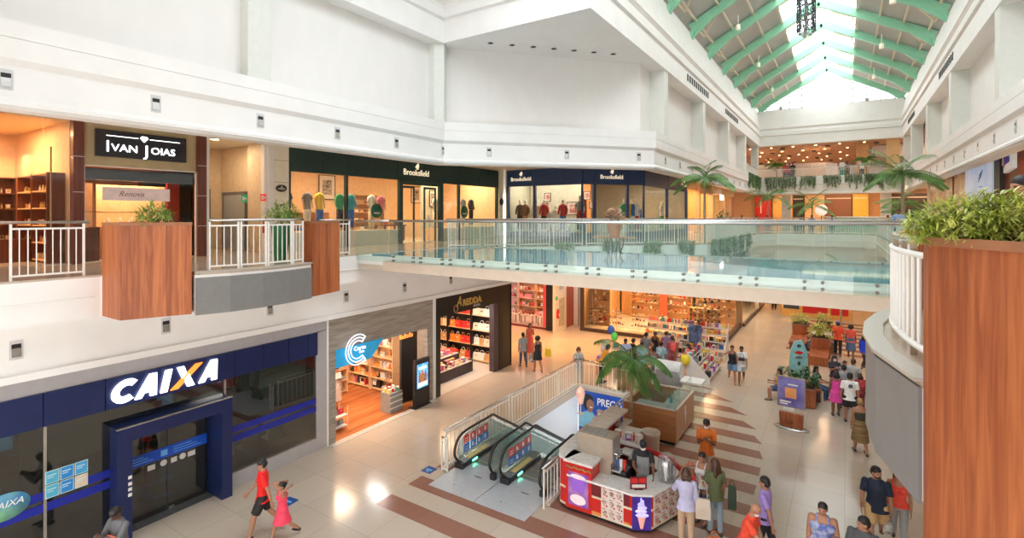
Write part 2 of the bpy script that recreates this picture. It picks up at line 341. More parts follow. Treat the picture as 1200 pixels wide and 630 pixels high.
# floor of the third level behind the openings, its back walls and ceiling
s_ = MB(); s_.prism([(-6.75, 45.4), (-6.75, 53), (4, 53), (4, 45.4), (16, 45.4), (16, 80), (-24, 80), (-24, 45.4)], 10.3, 10.42); struct('floor_third', s_, TILE2)
s_ = MB(); s_.box(-24, 16, 80, 80.3, 10.3, 14); s_.box(-24, -7.4, 45.1, 45.4, 10.3, 14); s_.box(4.65, 16, 45.1, 45.4, 10.3, 14); struct('wall_far_third', s_, WARMW)
s_ = MB(); s_.prism([(-6.9, 45.4), (-6.9, 53.2), (4.2, 53.2), (4.2, 45.4), (16, 45.4), (16, 80), (-24, 80), (-24, 45.4)], 13.66, 13.9); struct('ceiling_third', s_, mat('orange_brown_ceiling', (.50, .29, .17), .6, var=.08, scale=2))
# pilasters on the third-level wall
PIL = mat('pilaster_paint', (.72, .73, .68), .5, var=.02)
for i, (px, py, sx, sy) in enumerate([(-13.08, 7.66, .38, .62), (-7.08, 23.15, .66, .6), (-7.08, 30.6, .66, .6), (-7.08, 38.0, .66, .6), (-7.08, 45.2, .66, .6), (-7.08, 52.6, .6, .6),
        (4.34, 21.8, .66, .6), (4.34, 30.4, .66, .6), (4.34, 38.3, .66, .6), (4.34, 46.6, .66, .6), (4.34, 52.6, .6, .6), (4.34, 13.5, .66, .6)]):
    q = MB(); q.box(px - sx / 2, px + sx / 2, py - sy / 2, py + sy / 2, 10.72, 13.7)
    q.box(px - sx / 2 + .0, px + sx / 2 + .03, py - sy / 2 - .03, py + sy / 2 + .03, 10.66, 10.76); struct('trim_pilaster', q, PIL)
q = MB(); q.prism([(-13.25, 14.55), (-12.95, 14.55), (-12.72, 14.85), (-12.9, 15.2), (-13.25, 15.2)], 10.72, 13.7); q.prism([(-13.25, 14.52), (-12.92, 14.52), (-12.68, 14.85), (-12.9, 15.22), (-13.25, 15.22)], 10.66, 10.77); struct('trim_pilaster', q, PIL)
# soffit and high cornice
P4 = [(-12.7, -6), (-12.7, 14.8), (-6.7, 14.8), (-6.7, 53), (4, 53), (4, -6)]
s_ = MB(); s_.prism([(-13.5, -6), (-12.72, -6), (-12.72, 14.82), (-6.72, 14.82), (-6.72, 53.2), (-7.6, 53.2), (-7.6, 22), (-13.5, 15.6)], 13.66, 13.76); s_.box(4.02, 4.95, -6, 53.2, 13.66, 13.76); struct('ceiling_soffit', s_, WHITE)
g = MB(); g.strip(P4, [(-.7, 13.62), (.02, 13.62), (.02, 14.42), (-.02, 14.44), (-.02, 14.5), (.10, 14.54), (.10, 14.84), (.04, 14.88), (-.04, 15.06), (.10, 15.2), (-.22, 16.9), (-.9, 16.9)]); struct('trim_cornice', g, WHITE)
# ------------------------------------------------------------------ ROOF OVER THE LONG HALL
GREEN = mat('mint_green_steel', (.30, .66, .45), .4, var=.03)
CREAM = mat('cream_steel', (.74, .66, .50), .5, var=.03)
SHEET = mat('grey_roof_sheet', (.52, .51, .50), .5, var=.05, scale=2, stretch=(1, 6, 1))
RX, RZ, EXL, EXR, EZ = -1.35, 20.55, -7.25, 4.55, 17.25
def rz_(x): return RZ - (RZ - EZ) * (abs(x - RX) / (RX - EXL))
RY0, RY1 = 15.0, 53.9
for sgn, nm in ((-1, 'left'), (1, 'right')):
    r = MB(); xa = RX + sgn * 1.95; xb = RX + sgn * 6.3
    a, b = (xa, rz_(xa)), (xb, rz_(xb))
    r.add([(a[0], RY0, a[1]), (b[0], RY0, b[1]), (b[0], RY1, b[1]), (a[0], RY1, a[1]), (a[0], RY0, a[1] + .08), (b[0], RY0, b[1] + .08), (b[0], RY1, b[1] + .08), (a[0], RY1, a[1] + .08)],
          [(0, 3, 2, 1), (4, 5, 6, 7), (0, 1, 5, 4), (1, 2, 6, 5), (2, 3, 7, 6), (3, 0, 4, 7)])
    struct('roof_' + nm, r, SHEET)
    r = MB(); a, b = (RX, RZ), (xa, rz_(xa))
    r.add([(a[0], RY0, a[1] + .04), (b[0], RY0, b[1] + .04), (b[0], RY1, b[1] + .04), (a[0], RY1, a[1] + .04)], [(0, 1, 2, 3)])
    o = struct('window_skylight_' + nm, r, glass('skylight_glass', (.93, .97, 1), .05))
    r = MB()
    for k in range(27): yy = RY0 + .4 + k * 1.45; r.bar((a[0], yy, a[1] + .06), (b[0], yy, b[1] + .06), .05, .06)
    r.bar(((a[0] + b[0]) / 2, RY0, (a[1] + b[1]) / 2 + .06), ((a[0] + b[0]) / 2, RY1, (a[1] + b[1]) / 2 + .06), .05, .06)
    struct('trim_skylight_' + nm, r, mat('white_glazing_bar', (.8, .82, .82), .4))
ty = [53.4, 49.2, 45.0, 40.8, 36.6, 32.4, 28.2, 24.0, 19.8, 15.6]
for i, y in enumerate(ty):
    order = ['at the far gable end', 'second from the far gable', 'third from the far gable', 'fourth from the far gable', 'fifth from the far gable', 'sixth from the far gable', 'seventh from the far gable', 'beside the hanging metal lantern', 'above the hanging lantern on the near side', 'nearest the camera, at the top edge of the picture'][i]
    t = thing('roof_truss', 'mint green pitched steel roof frame ' + order, 'roof beam', (RX, y, EZ - .3), 0, 'green roof frames of the hall')
    dz = EZ - .3
    for s in (-1, 1):
        m_ = MB(); xe = s * 5.55; ze = rz_(RX + xe) - dz - .34
        m_.bar((0, 0, RZ - dz - .34), (xe, 0, ze), .22, .46)
        m_.add([(s * 4.1, -.08, rz_(RX + s * 4.1) - dz - .5), (xe, -.08, ze - .1), (xe, -.08, ze - .62), (s * 4.1, .08, rz_(RX + s * 4.1) - dz - .5), (xe, .08, ze - .1), (xe, .08, ze - .62)],
               [(0, 1, 2), (5, 4, 3), (0, 3, 4, 1), (1, 4, 5, 2), (2, 5, 3, 0)])
        fixn(m_.build('rafter', GREEN, t))
        m_ = MB()
        for q in (.35, .75): m_.cyl((xe, (q - .5) * .9, ze - .5), (xe - s * .05, (q - .5) * .9, ze - .2), .09, n=8)
        m_.box(min(xe, xe + s * .2), max(xe, xe + s * .2), -.3, .3, ze - .62, ze - .42); m_.build('foot_bracket', GREEN, t)
    m_ = MB(); m_.cyl((-1.75, 0, rz_(RX + 1.75) - dz - .62), (0, 0, RZ - dz - .75), .05); m_.cyl((1.75, 0, rz_(RX + 1.75) - dz - .62), (0, 0, RZ - dz - .75), .05)
    for xx in (-1.75, 0, 1.75): m_.cyl((xx, 0, rz_(RX + xx) - dz - .85), (xx, 0, rz_(RX + xx) - dz - .3), .045)
    m_.build('ridge_tie', CREAM, t)
    if i:
        for s in (-1, 1):
            for q in (1.95, 3.05, 4.15, 5.25):
                z = rz_(RX + s * q) - dz - .16; m_ = MB(); m_.bar((s * q, .12, z), (s * q, 4.08, z), .09, .12); m_.build('purlin', CREAM, t)
            for q in (4.15, 5.35): m_ = MB(); m_.bar((s * q, .1, rz_(RX + s * q) - dz - .35), (s * 5.3, 2.0, rz_(RX + s * 5.3) - dz - .35), .07, .07); m_.build('brace', CREAM, t)
r = MB()
for a in ((-13.6, -9, -6, 15), (1.5, 4.9, -6, 15), (-9, 1.5, -6, 3), (-9, 1.5, 14.5, 15)): r.box(*a, 16.9, 17.1)
r.box(-13.6, 4.9, -6.2, -6, 5, 17); struct('roof_near', r, WHITE)  # unseen roof added to hold back daylight over the near hall
r = MB(); r.box(-9, 1.5, 3, 14.5, 17.02, 17.05); struct('window_roof_near_unseen', r, glass('skylight_glass', (.93, .97, 1), .05))  # unseen pane; the opening is sized to set the light level
# gable glazing at the far end
g = MB(); g.add([(EXL + .6, 53.85, 16.9), (EXR - .6, 53.85, 16.9), (EXR - .6, 53.85, 17.0), (RX, 53.85, 20.3), (EXL + .6, 53.85, 17.0)], [(0, 1, 2, 3, 4)])
struct('window_gable', g, glass('gable_glass', (.95, .98, 1), .03))
g = MB()
for k in range(-5, 6):
    x = RX + k * .98; g.box(x - .035, x + .035, 53.8, 53.9, 16.9, rz_(x) - .3)
for z, hw in ((17.05, 5.0), (17.6, 4.3), (18.2, 3.35), (18.8, 2.4)): g.box(RX - hw, RX + hw, 53.81, 53.89, z - .025, z + .025)
struct('trim_gable_bars', g, mat('thin_grey_bar', (.30, .31, .33), .5))
for k, (px, py) in enumerate([(915, 127), (1016, 117)]):
    p = at(px, py, Y=53.6); m_ = MB(); m_.box(-.14, .14, -.12, .06, -.16, .16); m_.cyl((0, -.13, 0), (0, -.11, 0), .1, n=12)
    tag(m_.build('floodlight', mat('grey_lamp_body', (.35, .35, .36), .5), None, p), 'small grey floodlight on the %s side of the glazed gable' % ('left', 'right')[k], 'lamp', 'floodlights in the gable')
# cylindrical lamps hanging under the sheets
for k, (px, py) in enumerate([(865, 32), (889, 76), (905, 105), (1033, 54), (1024, 90), (1046, 0)]):
    y = [28, 37, 47, 32, 40, 23][k]; p = at(px, py, Y=y)
    m_ = MB(); m_.cyl((0, 0, -.13), (0, 0, .13), .10, n=14); m_.cyl((0, 0, .13), (0, 0, .6), .015, n=6)
    tag(m_.build('roof_lamp', mat('cream_lamp', (.85, .78, .62), .4, emit=.15), None, p), 'small cream cylinder lamp under the %s roof slope, %s' % (('left', 'right')[k > 2], ['nearest of three', 'middle of three', 'farthest of three'][[0, 1, 2, 1, 2, 0][k]]), 'lamp', 'cylinder lamps under the roof')
# hanging wire lantern
t = thing('hanging_lantern', 'tall dark openwork metal lantern hanging from the roof ridge', 'hanging lamp', (RX, 24.6, 14.66))
fr = MB(); IRON = mat('dark_iron', (.10, .11, .12), .4, metal=.6)
R_, H_ = .34, 2.7
for z in (.1, .75, 1.4, 2.05, H_): fr.tube([(R_ * cos(a * pi / 10), R_ * sin(a * pi / 10), z) for a in range(20)], .02, 5, True)
for k in range(8): fr.cyl((R_ * cos(k * pi / 4), R_ * sin(k * pi / 4), .1), (R_ * cos(k * pi / 4), R_ * sin(k * pi / 4), H_), .02, n=5)
fr.build('frame', IRON, t)
sc = MB()
for lv in range(8):
    for k in range(8):
        a0 = (k + .5 * (lv % 2)) * pi / 4; z = .28 + lv * .32
        sc.tube([(R_ * cos(a0 + .28 * sin(q * pi / 5)), R_ * sin(a0 + .28 * sin(q * pi / 5)), z + .14 * cos(q * pi / 5)) for q in range(10)], .022, 4, True)
sc.build('scrollwork', IRON, t)
bu = MB()
for k in range(3): bu.ball((.16 * cos(k * 2.1), .16 * sin(k * 2.1), 0), .08, 8, 6)
bu.cyl((0, 0, 0), (0, 0, H_), .05, n=8); bu.build('lamp_cluster', mat('grey_bulb', (.5, .5, .52), .3), t)
ch = MB(); ch.cyl((0, 0, H_), (0, 0, 5.4), .02, n=6)
for k in range(4): ch.cyl((R_ * cos(k * pi / 2), R_ * sin(k * pi / 2), H_), (0, 0, H_ + .5), .012, n=5)
ch.build('chain', IRON, t)
# air grilles in the high cornice, recessed soffit lamps
DKR = mat('dark_recess', (.03, .03, .03), .6)
def grille(x, y0, y1, label):
    t = thing('air_grille', label, 'vent', (x, (y0 + y1) / 2, 14.12), 0, 'air grilles in the high cornice'); n = int((y1 - y0) / .42); L = (y1 - y0)
    s = 1 if x < 0 else -1
    for k in range(n): yy = -L / 2 + (k + .5) * L / n; q = MB(); q.box(min(0, s * .025), max(0, s * .025), yy - .11, yy + .11, -.17, .17); q.build('slot', DKR, t)
grille(-6.68, 26.4, 31.4, 'row of dark slots in the left cornice, near one')
grille(-6.68, 36.3, 41.2, 'row of dark slots in the left cornice, far one')
grille(3.98, 29.2, 33.4, 'row of dark slots in the right cornice, near one')
grille(3.98, 44, 48.4, 'row of dark slots in the right cornice, far one')
def downlight(name, p, r, m, label, group, cat='lamp'):
    q = MB(); q.cur = 0; q.lathe([(r * .78, -.004), (r, -.012), (r * 1.05, .0)], 14); q.cur = 1; q.lathe([(.001, -.006), (r * .8, -.006)], 14)
    return tag(q.build(name, m, None, p), label, cat, group)
# ------------------------------------------------------------------ SMALL GOODS (shared meshes, one object per instance)
_I = {}
def rawmesh(key, mb, m):
    me = bpy.data.meshes.new(key); me.from_pydata(mb.v, [], mb.f)
    for q in (m if isinstance(m, (list, tuple)) else [m]): me.materials.append(q)
    me.polygons.foreach_set('material_index', mb.mi); me.polygons.foreach_set('use_smooth', mb.sm); me.update(); return me
def shoe_mb(heel=0, hi=.0):
    b = MB(); b.cur = 0
    secs = [(-.13, .028, .012 + heel, .075 + heel), (-.09, .038, .012 + heel, .085 + heel + hi), (-.04, .036, .012 + heel * .7, .075 + heel * .8 + hi), (.02, .04, .012, .055 + heel * .3), (.08, .047, .012, .042), (.125, .03, .012, .028)]
    n = 8; vs = []
    for y, w, z0, z1 in secs:
        for k in range(n):
            a = 2 * pi * k / n; vs.append((w * cos(a), y, (z0 + z1) / 2 + (z1 - z0) / 2 * sin(a)))
    m = len(secs); b.add(vs, [(i * n + k, i * n + (k + 1) % n, (i + 1) * n + (k + 1) % n, (i + 1) * n + k) for i in range(m - 1) for k in range(n)] + [tuple(range(n - 1, -1, -1)), tuple(range((m - 1) * n, m * n))], True)
    b.cur = 1; b.box(-.036, .036, -.03, .12, 0, .016)
    if heel: b.box(-.012, .012, -.125, -.1, 0, heel + .02)
    else: b.box(-.032, .032, -.13, -.03, 0, .018)
    return b
def bag_mb():
    b = MB(); b.cur = 0
    b.add([(-.15, -.06, 0), (.15, -.06, 0), (.15, .06, 0), (-.15, .06, 0), (-.12, -.03, .22), (.12, -.03, .22), (.12, .03, .22), (-.12, .03, .22)], [(3, 2, 1, 0), (4, 5, 6, 7), (0, 1, 5, 4), (1, 2, 6, 5), (2, 3, 7, 6), (3, 0, 4, 7)])
    b.cur = 1; b.tube([(.07 * cos(a * pi / 6), -.02, .22 + .1 * sin(a * pi / 6)) for a in range(7)], .009, 5); b.box(-.03, .03, -.065, -.05, .12, .15)
    return b
def folded_mb():
    b = MB()
    for k in range(4): b.box(-.14 + .004 * k, .14 - .003 * k, -.11, .11 - .004 * k, k * .032, k * .032 + .028)
    return b
def box_mb(w=.16, d=.12, h=.2):
    b = MB(); b.cur = 0; b.box(-w / 2, w / 2, -d / 2, d / 2, 0, h); b.cur = 1; b.box(-w * .35, w * .35, -d / 2 - .003, -d / 2, h * .3, h * .8); b.box(-w / 2 - .003, w / 2 + .003, -d / 2 - .003, d / 2 + .003, h * .88, h + .003)
    return b
def book_mb():
    b = MB(); b.cur = 0; b.box(-.018, .018, -.11, .09, 0, .24); b.cur = 1; b.box(-.014, .014, -.1, .092, .005, .236); return b
def bottle_mb(): return MB().lathe([(.03, 0), (.034, .02), (.034, .13), (.012, .17), (.012, .2), (.016, .205), (.014, .23)], 8)
CL = {'red': (.6, .03, .03), 'brown': (.22, .09, .04), 'tan': (.55, .32, .14), 'black': (.02, .02, .02), 'white': (.8, .78, .74), 'pink': (.8, .25, .35), 'blue': (.05, .15, .5), 'green': (.05, .35, .15), 'yellow': (.85, .6, .05), 'orange': (.8, .25, .04), 'grey': (.3, .3, .31), 'cream': (.75, .65, .5), 'gold': (.6, .4, .12), 'purple': (.3, .1, .45), 'teal': (.05, .4, .45)}
def cm(c, r=.5): return mat('goods_' + c, CL[c], r)
def item(kind, col, col2='white'):
    k = kind + col + col2
    if k not in _I:
        mb = {'shoe': lambda: shoe_mb(), 'boot': lambda: shoe_mb(0, .1), 'heeled_shoe': lambda: shoe_mb(.06), 'handbag': bag_mb, 'folded_clothes': folded_mb, 'carton': box_mb, 'book': book_mb, 'bottle': bottle_mb,
              'toy_box': lambda: box_mb(.26, .12, .3)}[kind]()
        _I[k] = rawmesh(kind, mb, [cm(col), cm(col2)])
    return _I[k]
def put(kind, col, p, rz, label, cat, group, col2='white', scale=1):
    o = bpy.data.objects.new(kind, item(kind, col, col2)); C.objects.link(o); o.location = p; o.rotation_euler[2] = rz
    if scale != 1: o.scale = (scale,) * 3
    return tag(o, label, cat, group)
class Shop:
    """frame of a shop front: x along the front (left to right seen from outside), y into the shop, z up"""
    def __init__(s, x, y, rz): s.o = Vector((x, y, 0)); s.rz = rz; s.c = cos(rz); s.s = sin(rz)
    def P(s, x, y, z=0): return Vector((s.o.x + s.c * x - s.s * y, s.o.y + s.s * x + s.c * y, z))
    def st(s, name, mb, m):
        o = fixn(mb.build(name, m, None, s.o, s.rz)); o['kind'] = 'structure'; return o
    def thing(s, name, label, cat, p=(0, 0, 0), rz=0, group=None): return thing(name, label, cat, s.P(*p), s.rz + rz, group)
    def one(s, name, mb, m, label, cat, p=(0, 0, 0), rz=0, group=None): return tag(mb.build(name, m, None, s.P(*p), s.rz + rz), label, cat, group)
    def put(s, kind, col, p, rz, label, cat, group, **k): return put(kind, col, s.P(*p), s.rz + rz, label, cat, group, **k)
    def light(s, p, w, h, power, col=SOFT, name='shop_light'):
        return area(name, s.P(*p), w, power, col, (0, 0, s.rz), sy=h)
def ftext(name, body, size, m, parent, p, **k):
    """lettering on a front, facing the viewer outside (local -y)"""
    return text(name, body, size, m, parent, Matrix.Translation(p) @ Matrix.Rotation(pi / 2, 4, 'X'), **k)
def shelf_unit(s, p, w, d, h, n, m, label, rz=0, group=None, back=True, name='shelf_unit', m2=None):
    t = s.thing(name, label, 'shelf', p, rz, group)
    for sx in (0, w - .03): b = MB(); b.box(sx, sx + .03, 0, d, 0, h); b.build('side_panel', m, t)
    for k in range(n + 1): z = .06 + (h - .1) * k / n; b = MB(); b.box(.03, w - .03, 0, d, z, z + .03); b.build('shelf', m2 or m, t)
    if back: b = MB(); b.box(0, w, d, d + .02, 0, h); b.build('back_panel', m, t)
    return [.09 + (h - .1) * k / n for k in range(n)]
def stock(s, p, w, d, zs, kinds, cols, step, label, cat, group, rz=0, fill=.9, turn=0, jitter=.02, cols2=None, scale=1):
    """goods along shelves of a unit standing at p"""
    c, q = cos(rz), sin(rz)
    for z in zs:
        x = step / 2 + .04
        while x < w - step / 2:
            if random.random() < fill:
                k = random.choice(kinds); col = random.choice(cols); y = d * .45 + random.uniform(-jitter, jitter)
                s.put(k, col, (p[0] + c * x - q * y, p[1] + q * x + c * y, p[2] + z), rz + turn + random.uniform(-.2, .2), label, cat, group, col2=random.choice(cols2 or ['white', 'black', 'tan']), scale=scale)
            x += step
def shell(s, x0, x1, dep, z0, zc, m, floor=None, ceil=None, name='shop', partL=True, partR=True, y0=.12):
    if partL: b = MB(); b.box(x0 - .12, x0, y0, dep, z0, zc); s.st('wall_' + name + '_left', b, m)
    if partR: b = MB(); b.box(x1, x1 + .12, y0, dep, z0, zc); s.st('wall_' + name + '_right', b, m)
    b = MB(); b.box(x0 - .12, x1 + .12, dep, dep + .1, z0, zc); s.st('wall_' + name + '_back', b, m)
    b = MB(); b.box(x0, x1, y0, dep, zc - .1, zc); s.st('ceiling_' + name, b, ceil or m)
    if floor: b = MB(); b.box(x0, x1, .02, dep, z0 + .002, z0 + .012); s.st('floor_' + name, b, floor)
# ================================================================== GROUND-FLOOR SHOPS
# ---- bank: x local = world y - 1.5
K = Shop(-13.4, 1.5, pi / 2)
BEIGEW = mat('taupe_wall', (.40, .35, .31), .4, var=.03)
DKF = tiles('dark_grey_floor', (.10, .10, .11), (.12, .12, .12), (.06, .06, .06), .6, .6, rough=.15)
b = MB(); b.box(-3, 8.63, 0, .16, 3.58, 3.95); b.box(8.27, 8.63, 0, .16, 0, 3.6); b.box(5.62, 8.27, 0, .16, 0, .38); K.st('wall_bank_front', b, mat('lilac_grey_panel', (.42, .40, .41), .35, var=.03))
b = MB(); b.box(8.63, 8.68, -.03, .1, 0, 3.95); K.st('trim_4', b, WHITE)
shell(K, -3, 8.5, 5.5, 0, 3.6, mat('bank_inner_wall', (.30, .29, .27), .6), floor=DKF, name='bank')
t = K.thing('bank_facade', 'dark blue glazed bank front under the white illuminated letters', 'shopfront')
for k, (a, c) in enumerate([(-2.0, -.6), (-.6, .55), (.55, 1.95), (1.95, 2.97), (2.97, 5.75), (5.75, 6.55), (6.55, 7.3), (7.3, 7.95), (7.95, 8.27)]):
    b = MB(); b.box(a + .008, c - .008, -.06 if k != 4 else -.075, .1, 2.91, 3.58); b.build('fascia_panel', NAVY, t)
for a, c, z0 in ((-2, .9, .06), (.9, 2.0, .06), (2.0, 3.1, .06), (5.55, 8.27, .38)):
    b = MB(); b.box(a + .01, c - .01, .04, .055, z0, 2.9); b.build('glass_pane', SMOKE, t)
b = MB(); b.box(3.1, 5.5, .04, .055, 2.55, 2.9); b.build('glass_pane', SMOKE, t)
BLUES = mat('blue_stripe_film', (.01, .02, .30), .35)
for z in (1.18, 1.42):
    for a, c in ((-2, 3.08), (5.56, 8.27)): b = MB(); b.box(a, c, .025, .036, z, z + .17); b.build('window_stripe', BLUES, t)
for x in (.9, 2.0, 5.55): b = MB(); b.box(x - .025, x + .025, .02, .09, .06, 2.9); b.build('mullion', STEEL, t)
b = MB(); b.box(-2, 3.1, 0, .12, 0, .06); b.box(5.5, 8.27, .0, .1, .37, .4); b.build('sill', STEEL, t)
t = K.thing('entrance_portal', 'projecting navy blue frame around the bank glass doors', 'door frame', (3.08, 0, 0))
b = MB(); b.box(0, .28, -.35, .5, 0, 2.5); b.build('jamb', NAVY, t)
b = MB(); b.box(2.2, 2.46, -.35, .5, 0, 2.5); b.build('jamb', NAVY, t)
b = MB(); b.box(.28, 2.2, -.35, .5, 2.2, 2.5); b.build('lintel', NAVY, t)
b = MB(); b.box(-.01, 2.47, -.36, -.3, 2.5, 2.52); b.build('lintel_edge', STEEL, t)
b = MB()
for z in (1.0, 1.12, 1.24, 1.38): b.box(.20, .27, -.357, -.351, z, z + .07)
b.build('entrance_symbols', WHITE, t)
t = K.thing('glass_door', 'double glass door of the bank with a bright blue band of notices', 'door', (3.4, .3, 0))
for x in (0, .93):
    b = MB(); b.box(x, x + .9, 0, .012, .03, 2.17); lf = b.build('door_leaf', SMOKE, t)
    b = MB(); b.box(x + .02, x + .14, -.02, .03, 2.1, 2.16); b.box(x + .02, x + .14, -.02, .03, .03, .09); b.build('patch_fitting', STEEL, lf)
b = MB(); b.box(.02, 1.83, -.012, -.004, 1.3, 1.56); bd = b.build('blue_band', mat('bright_blue_film', (.01, .08, .55), .3), t)
ICO = mat('light_blue_icon', (.15, .45, .85), .4)
b = MB(); b.box(.78, .92, -.018, -.012, 1.36, 1.5); b.build('access_symbol', ICO, bd)
b = MB()
for k in range(3): b.box(.08, .62 - k * .1, -.018, -.012, 1.36 + k * .06, 1.375 + k * .06); b.box(1.05, 1.7 - k * .12, -.018, -.012, 1.36 + k * .06, 1.375 + k * .06)
b.build('notice_lines', ICO, bd)
b = MB()
for x, w in ((.5, .16), (1.0, .13), (1.38, .17)): b.box(x, x + w, -.012, -.006, 1.12, 1.24)
for x in (.84, 1.26): b.cyl((x, -.012, 1.19), (x, -.006, 1.19), .075, n=12)
b.build('door_stickers', mat('sticker_white', (.65, .62, .58), .5), t)
# illuminated letters C A I X A, the X in two colours
t = K.thing('bank_sign', 'large illuminated white letters CAIXA with an orange stroke in the X', 'sign', (3.02, -.09, 3.0))
def glyph(name, polys, x, m, hgt=.5, slant=.22, sc=1):
    for poly, z0 in polys:
        b = MB(); n = len(poly); vs = [((x + (px + py * slant) * hgt) * 1, yy, py * hgt) for yy in (-.05, 0) for px, py in poly]
        b.add(vs, [tuple(range(n)), tuple(range(2 * n - 1, n - 1, -1))] + [(i, i + n, (i + 1) % n + n, (i + 1) % n) for i in range(n)]); b.build(name, m, t)
def arcp(r0, r1, a0, a1, cx, cy, sx=1, n=14):
    o = [(cx + sx * r1 * cos(a0 + (a1 - a0) * k / n), cy + r1 * sin(a0 + (a1 - a0) * k / n)) for k in range(n + 1)]
    return o + [(cx + sx * r0 * cos(a1 + (a0 - a1) * k / n), cy + r0 * sin(a1 + (a0 - a1) * k / n)) for k in range(n + 1)]
ORANGE = mat('lit_orange_letter', (.95, .26, .04), .4, emit=1.3, var=0)
glyph('letter_c', [(arcp(.24, .5, radians(48), radians(312), .5, .5, 1.05), 0)], 0, LIT)
def letA(x): glyph('letter_a', [([(0, 0), (.36, 1), (.66, 1), (.86, 0), (.6, 0), (.57, .2), (.335, .2), (.4, .4), (.54, .4), (.5, .72), (.26, 0)], 0)], x, LIT)
letA(.47)
glyph('letter_i', [([(0, 0), (0, 1), (.28, 1), (.28, 0)], 0)], .98, LIT)
glyph('letter_x', [([(.0, 1), (.3, 1), (.47, .68), (.34, .44)], 0), ([(.42, .4), (.58, .62), (.98, 0), (.66, 0)], 0)], 1.23, LIT)
glyph('letter_x_orange', [([(-.12, 0), (.2, 0), (1.1, 1), (.78, 1)], 0)], 1.25, ORANGE)
letA(1.82)
# posters and sticker on the bank glass
for r in range(2):
    for c_ in range(3):
        b = MB(); b.cur = 0; b.box(0, .22, 0, .006, 0, .26); b.cur = 1; b.box(.015, .205, -.003, 0, .015, .245); b.cur = 2; b.box(.03, .17, -.005, -.003, .16, .18); b.box(.03, .13, -.005, -.003, .12, .135)
        col = [(.08, .42, .60), (.02, .24, .62), (.06, .36, .66)][c_] if not (r == 0 and c_ == 2) else (.72, .58, .42)
        K.one('window_poster', b, [mat('poster_edge', (.55, .72, .78), .5), mat('poster_blue%d%d' % (r, c_), col, .4), mat('poster_edge', (.55, .72, .78), .5)],
              ('turquoise', 'royal blue', 'mid blue')[c_] * (not (r == 0 and c_ == 2)) + 'blue-and-tan' * (r == 0 and c_ == 2) + ' poster on the bank window, %s row, %s' % (('bottom', 'top')[r], ('left', 'middle', 'right')[c_]), 'poster', (2.0 + c_ * .235, .015, 1.43 + r * .28), group='posters on the bank window')
b = MB(); b.cur = 0; b.lathe([(.001, 0), (.36, 0), (.36, .008), (.001, .008)], 26, sy=.72); b.xf(Matrix.Rotation(pi / 2, 4, 'X'))
o = K.one('window_sticker', b, mat('rainbow_sticker', (.02, .2, .65), .4, col2=(.25, .55, .25), scale=1.4), 'round blue and green sticker low on the bank window at the left edge', 'sticker', (1.42, .02, 1.55))
ftext('sticker_text', 'CAIXA', .17, mat('white_print', (.85, .85, .85), .5), o, (0, -.02, .05), ext=.003, shear=.3)
# what shows through the bank glass
for k, (x, y) in enumerate([(6.0, .9), (6.75, .9), (7.5, .9)]):
    t = K.thing('waiting_chair', 'grey plastic waiting chair behind the bank glass, %s of three' % ('nearest the doors', 'middle', 'farthest from the doors')[k], 'chair', (x, y, .012), 0, 'waiting chairs in the bank')
    b = MB(); b.add([(-.24, -.02, .45), (.24, -.02, .45), (.26, .02, .85), (.2, .05, .95), (-.2, .05, .95), (-.26, .02, .85), (-.24, .02, .45), (.24, .02, .45), (.26, .06, .85), (.2, .09, .95), (-.2, .09, .95), (-.26, .06, .85)],
        [(0, 1, 2, 3, 4, 5), (11, 10, 9, 8, 7, 6), (0, 6, 7, 1), (1, 7, 8, 2), (2, 8, 9, 3), (3, 9, 10, 4), (4, 10, 11, 5), (5, 11, 6, 0)]); b.build('backrest', mat('chair_grey', (.36, .39, .40), .4), t)
    b = MB(); b.box(-.23, .23, .02, .46, .42, .45); b.build('seat', mat('chair_grey', (.36, .39, .40), .4), t)
    for sx in (-.2, .2): b = MB(); b.cyl((sx, .08, 0), (sx, .08, .42), .015); b.cyl((sx, .42, 0), (sx, .42, .42), .015); b.build('leg', STEEL, t)
b = MB(); b.box(0, 1.5, 0, .5, 2.2, 3.49); K.one('lightbox', b, mat('lightbox_grey', (.62, .64, .60), .5), 'pale boxed-in panel under the bank ceiling at the right end of the window', 'panel', (6.75, .5, 0))
b = MB(); b.box(0, .5, 0, .03, 0, .9); b.box(.05, .08, 0, .03, -1.188, 0); b.box(.42, .45, 0, .03, -1.188, 0); K.one('notice_board', b, mat('board_pale', (.38, .36, .34), .5), 'pale notice board standing behind the bank door', 'notice board', (4.5, 2.2, 1.2))
for k, (x, z) in enumerate([(.6, 2.35), (1.6, 2.5)]): b = MB(); b.box(0, .35, 0, .02, 0, .35); K.one('wall_notice', b, mat('paper_grey', (.42, .41, .38), .6), 'grey paper notice inside the bank, %s one' % ('left', 'right')[k], 'notice', (x, 1.6, z - .1), group='notices in the bank')
for k, (x, y) in enumerate([(1.2, 4.9), (2.4, 4.9), (6.2, 4.9)]):
    t = K.thing('cash_machine', 'dark cash machine at the back of the bank, %s' % ('left one', 'middle one', 'right one')[k], 'cash machine', (x, y, .012), 0, 'cash machines')
    b = MB(); b.box(-.35, .35, 0, .55, 0, 1.5); b.build('cabinet', DARK, t); b = MB(); b.box(-.22, .22, -.01, 0, 1.0, 1.35); b.build('screen', mat('dim_screen', (.05, .2, .35), .3, emit=.6), t)
    b = MB(); b.box(-.25, .25, -.18, 0, .85, .9); b.build('keypad_shelf', STEEL, t)
t = K.thing('floor_mat_emblem', 'blue angular floor marking just inside the bank doors', 'floor marking', (3.9, 1.0, .014)); b = MB(); b.box(0, .9, 0, .2, 0, .004); b.box(.35, .55, .2, .9, 0, .004); b.box(.0, 1.3, .9, 1.1, 0, .004); b.build('marking', mat('blue_floor_mark', (.04, .08, .22), .4), t)
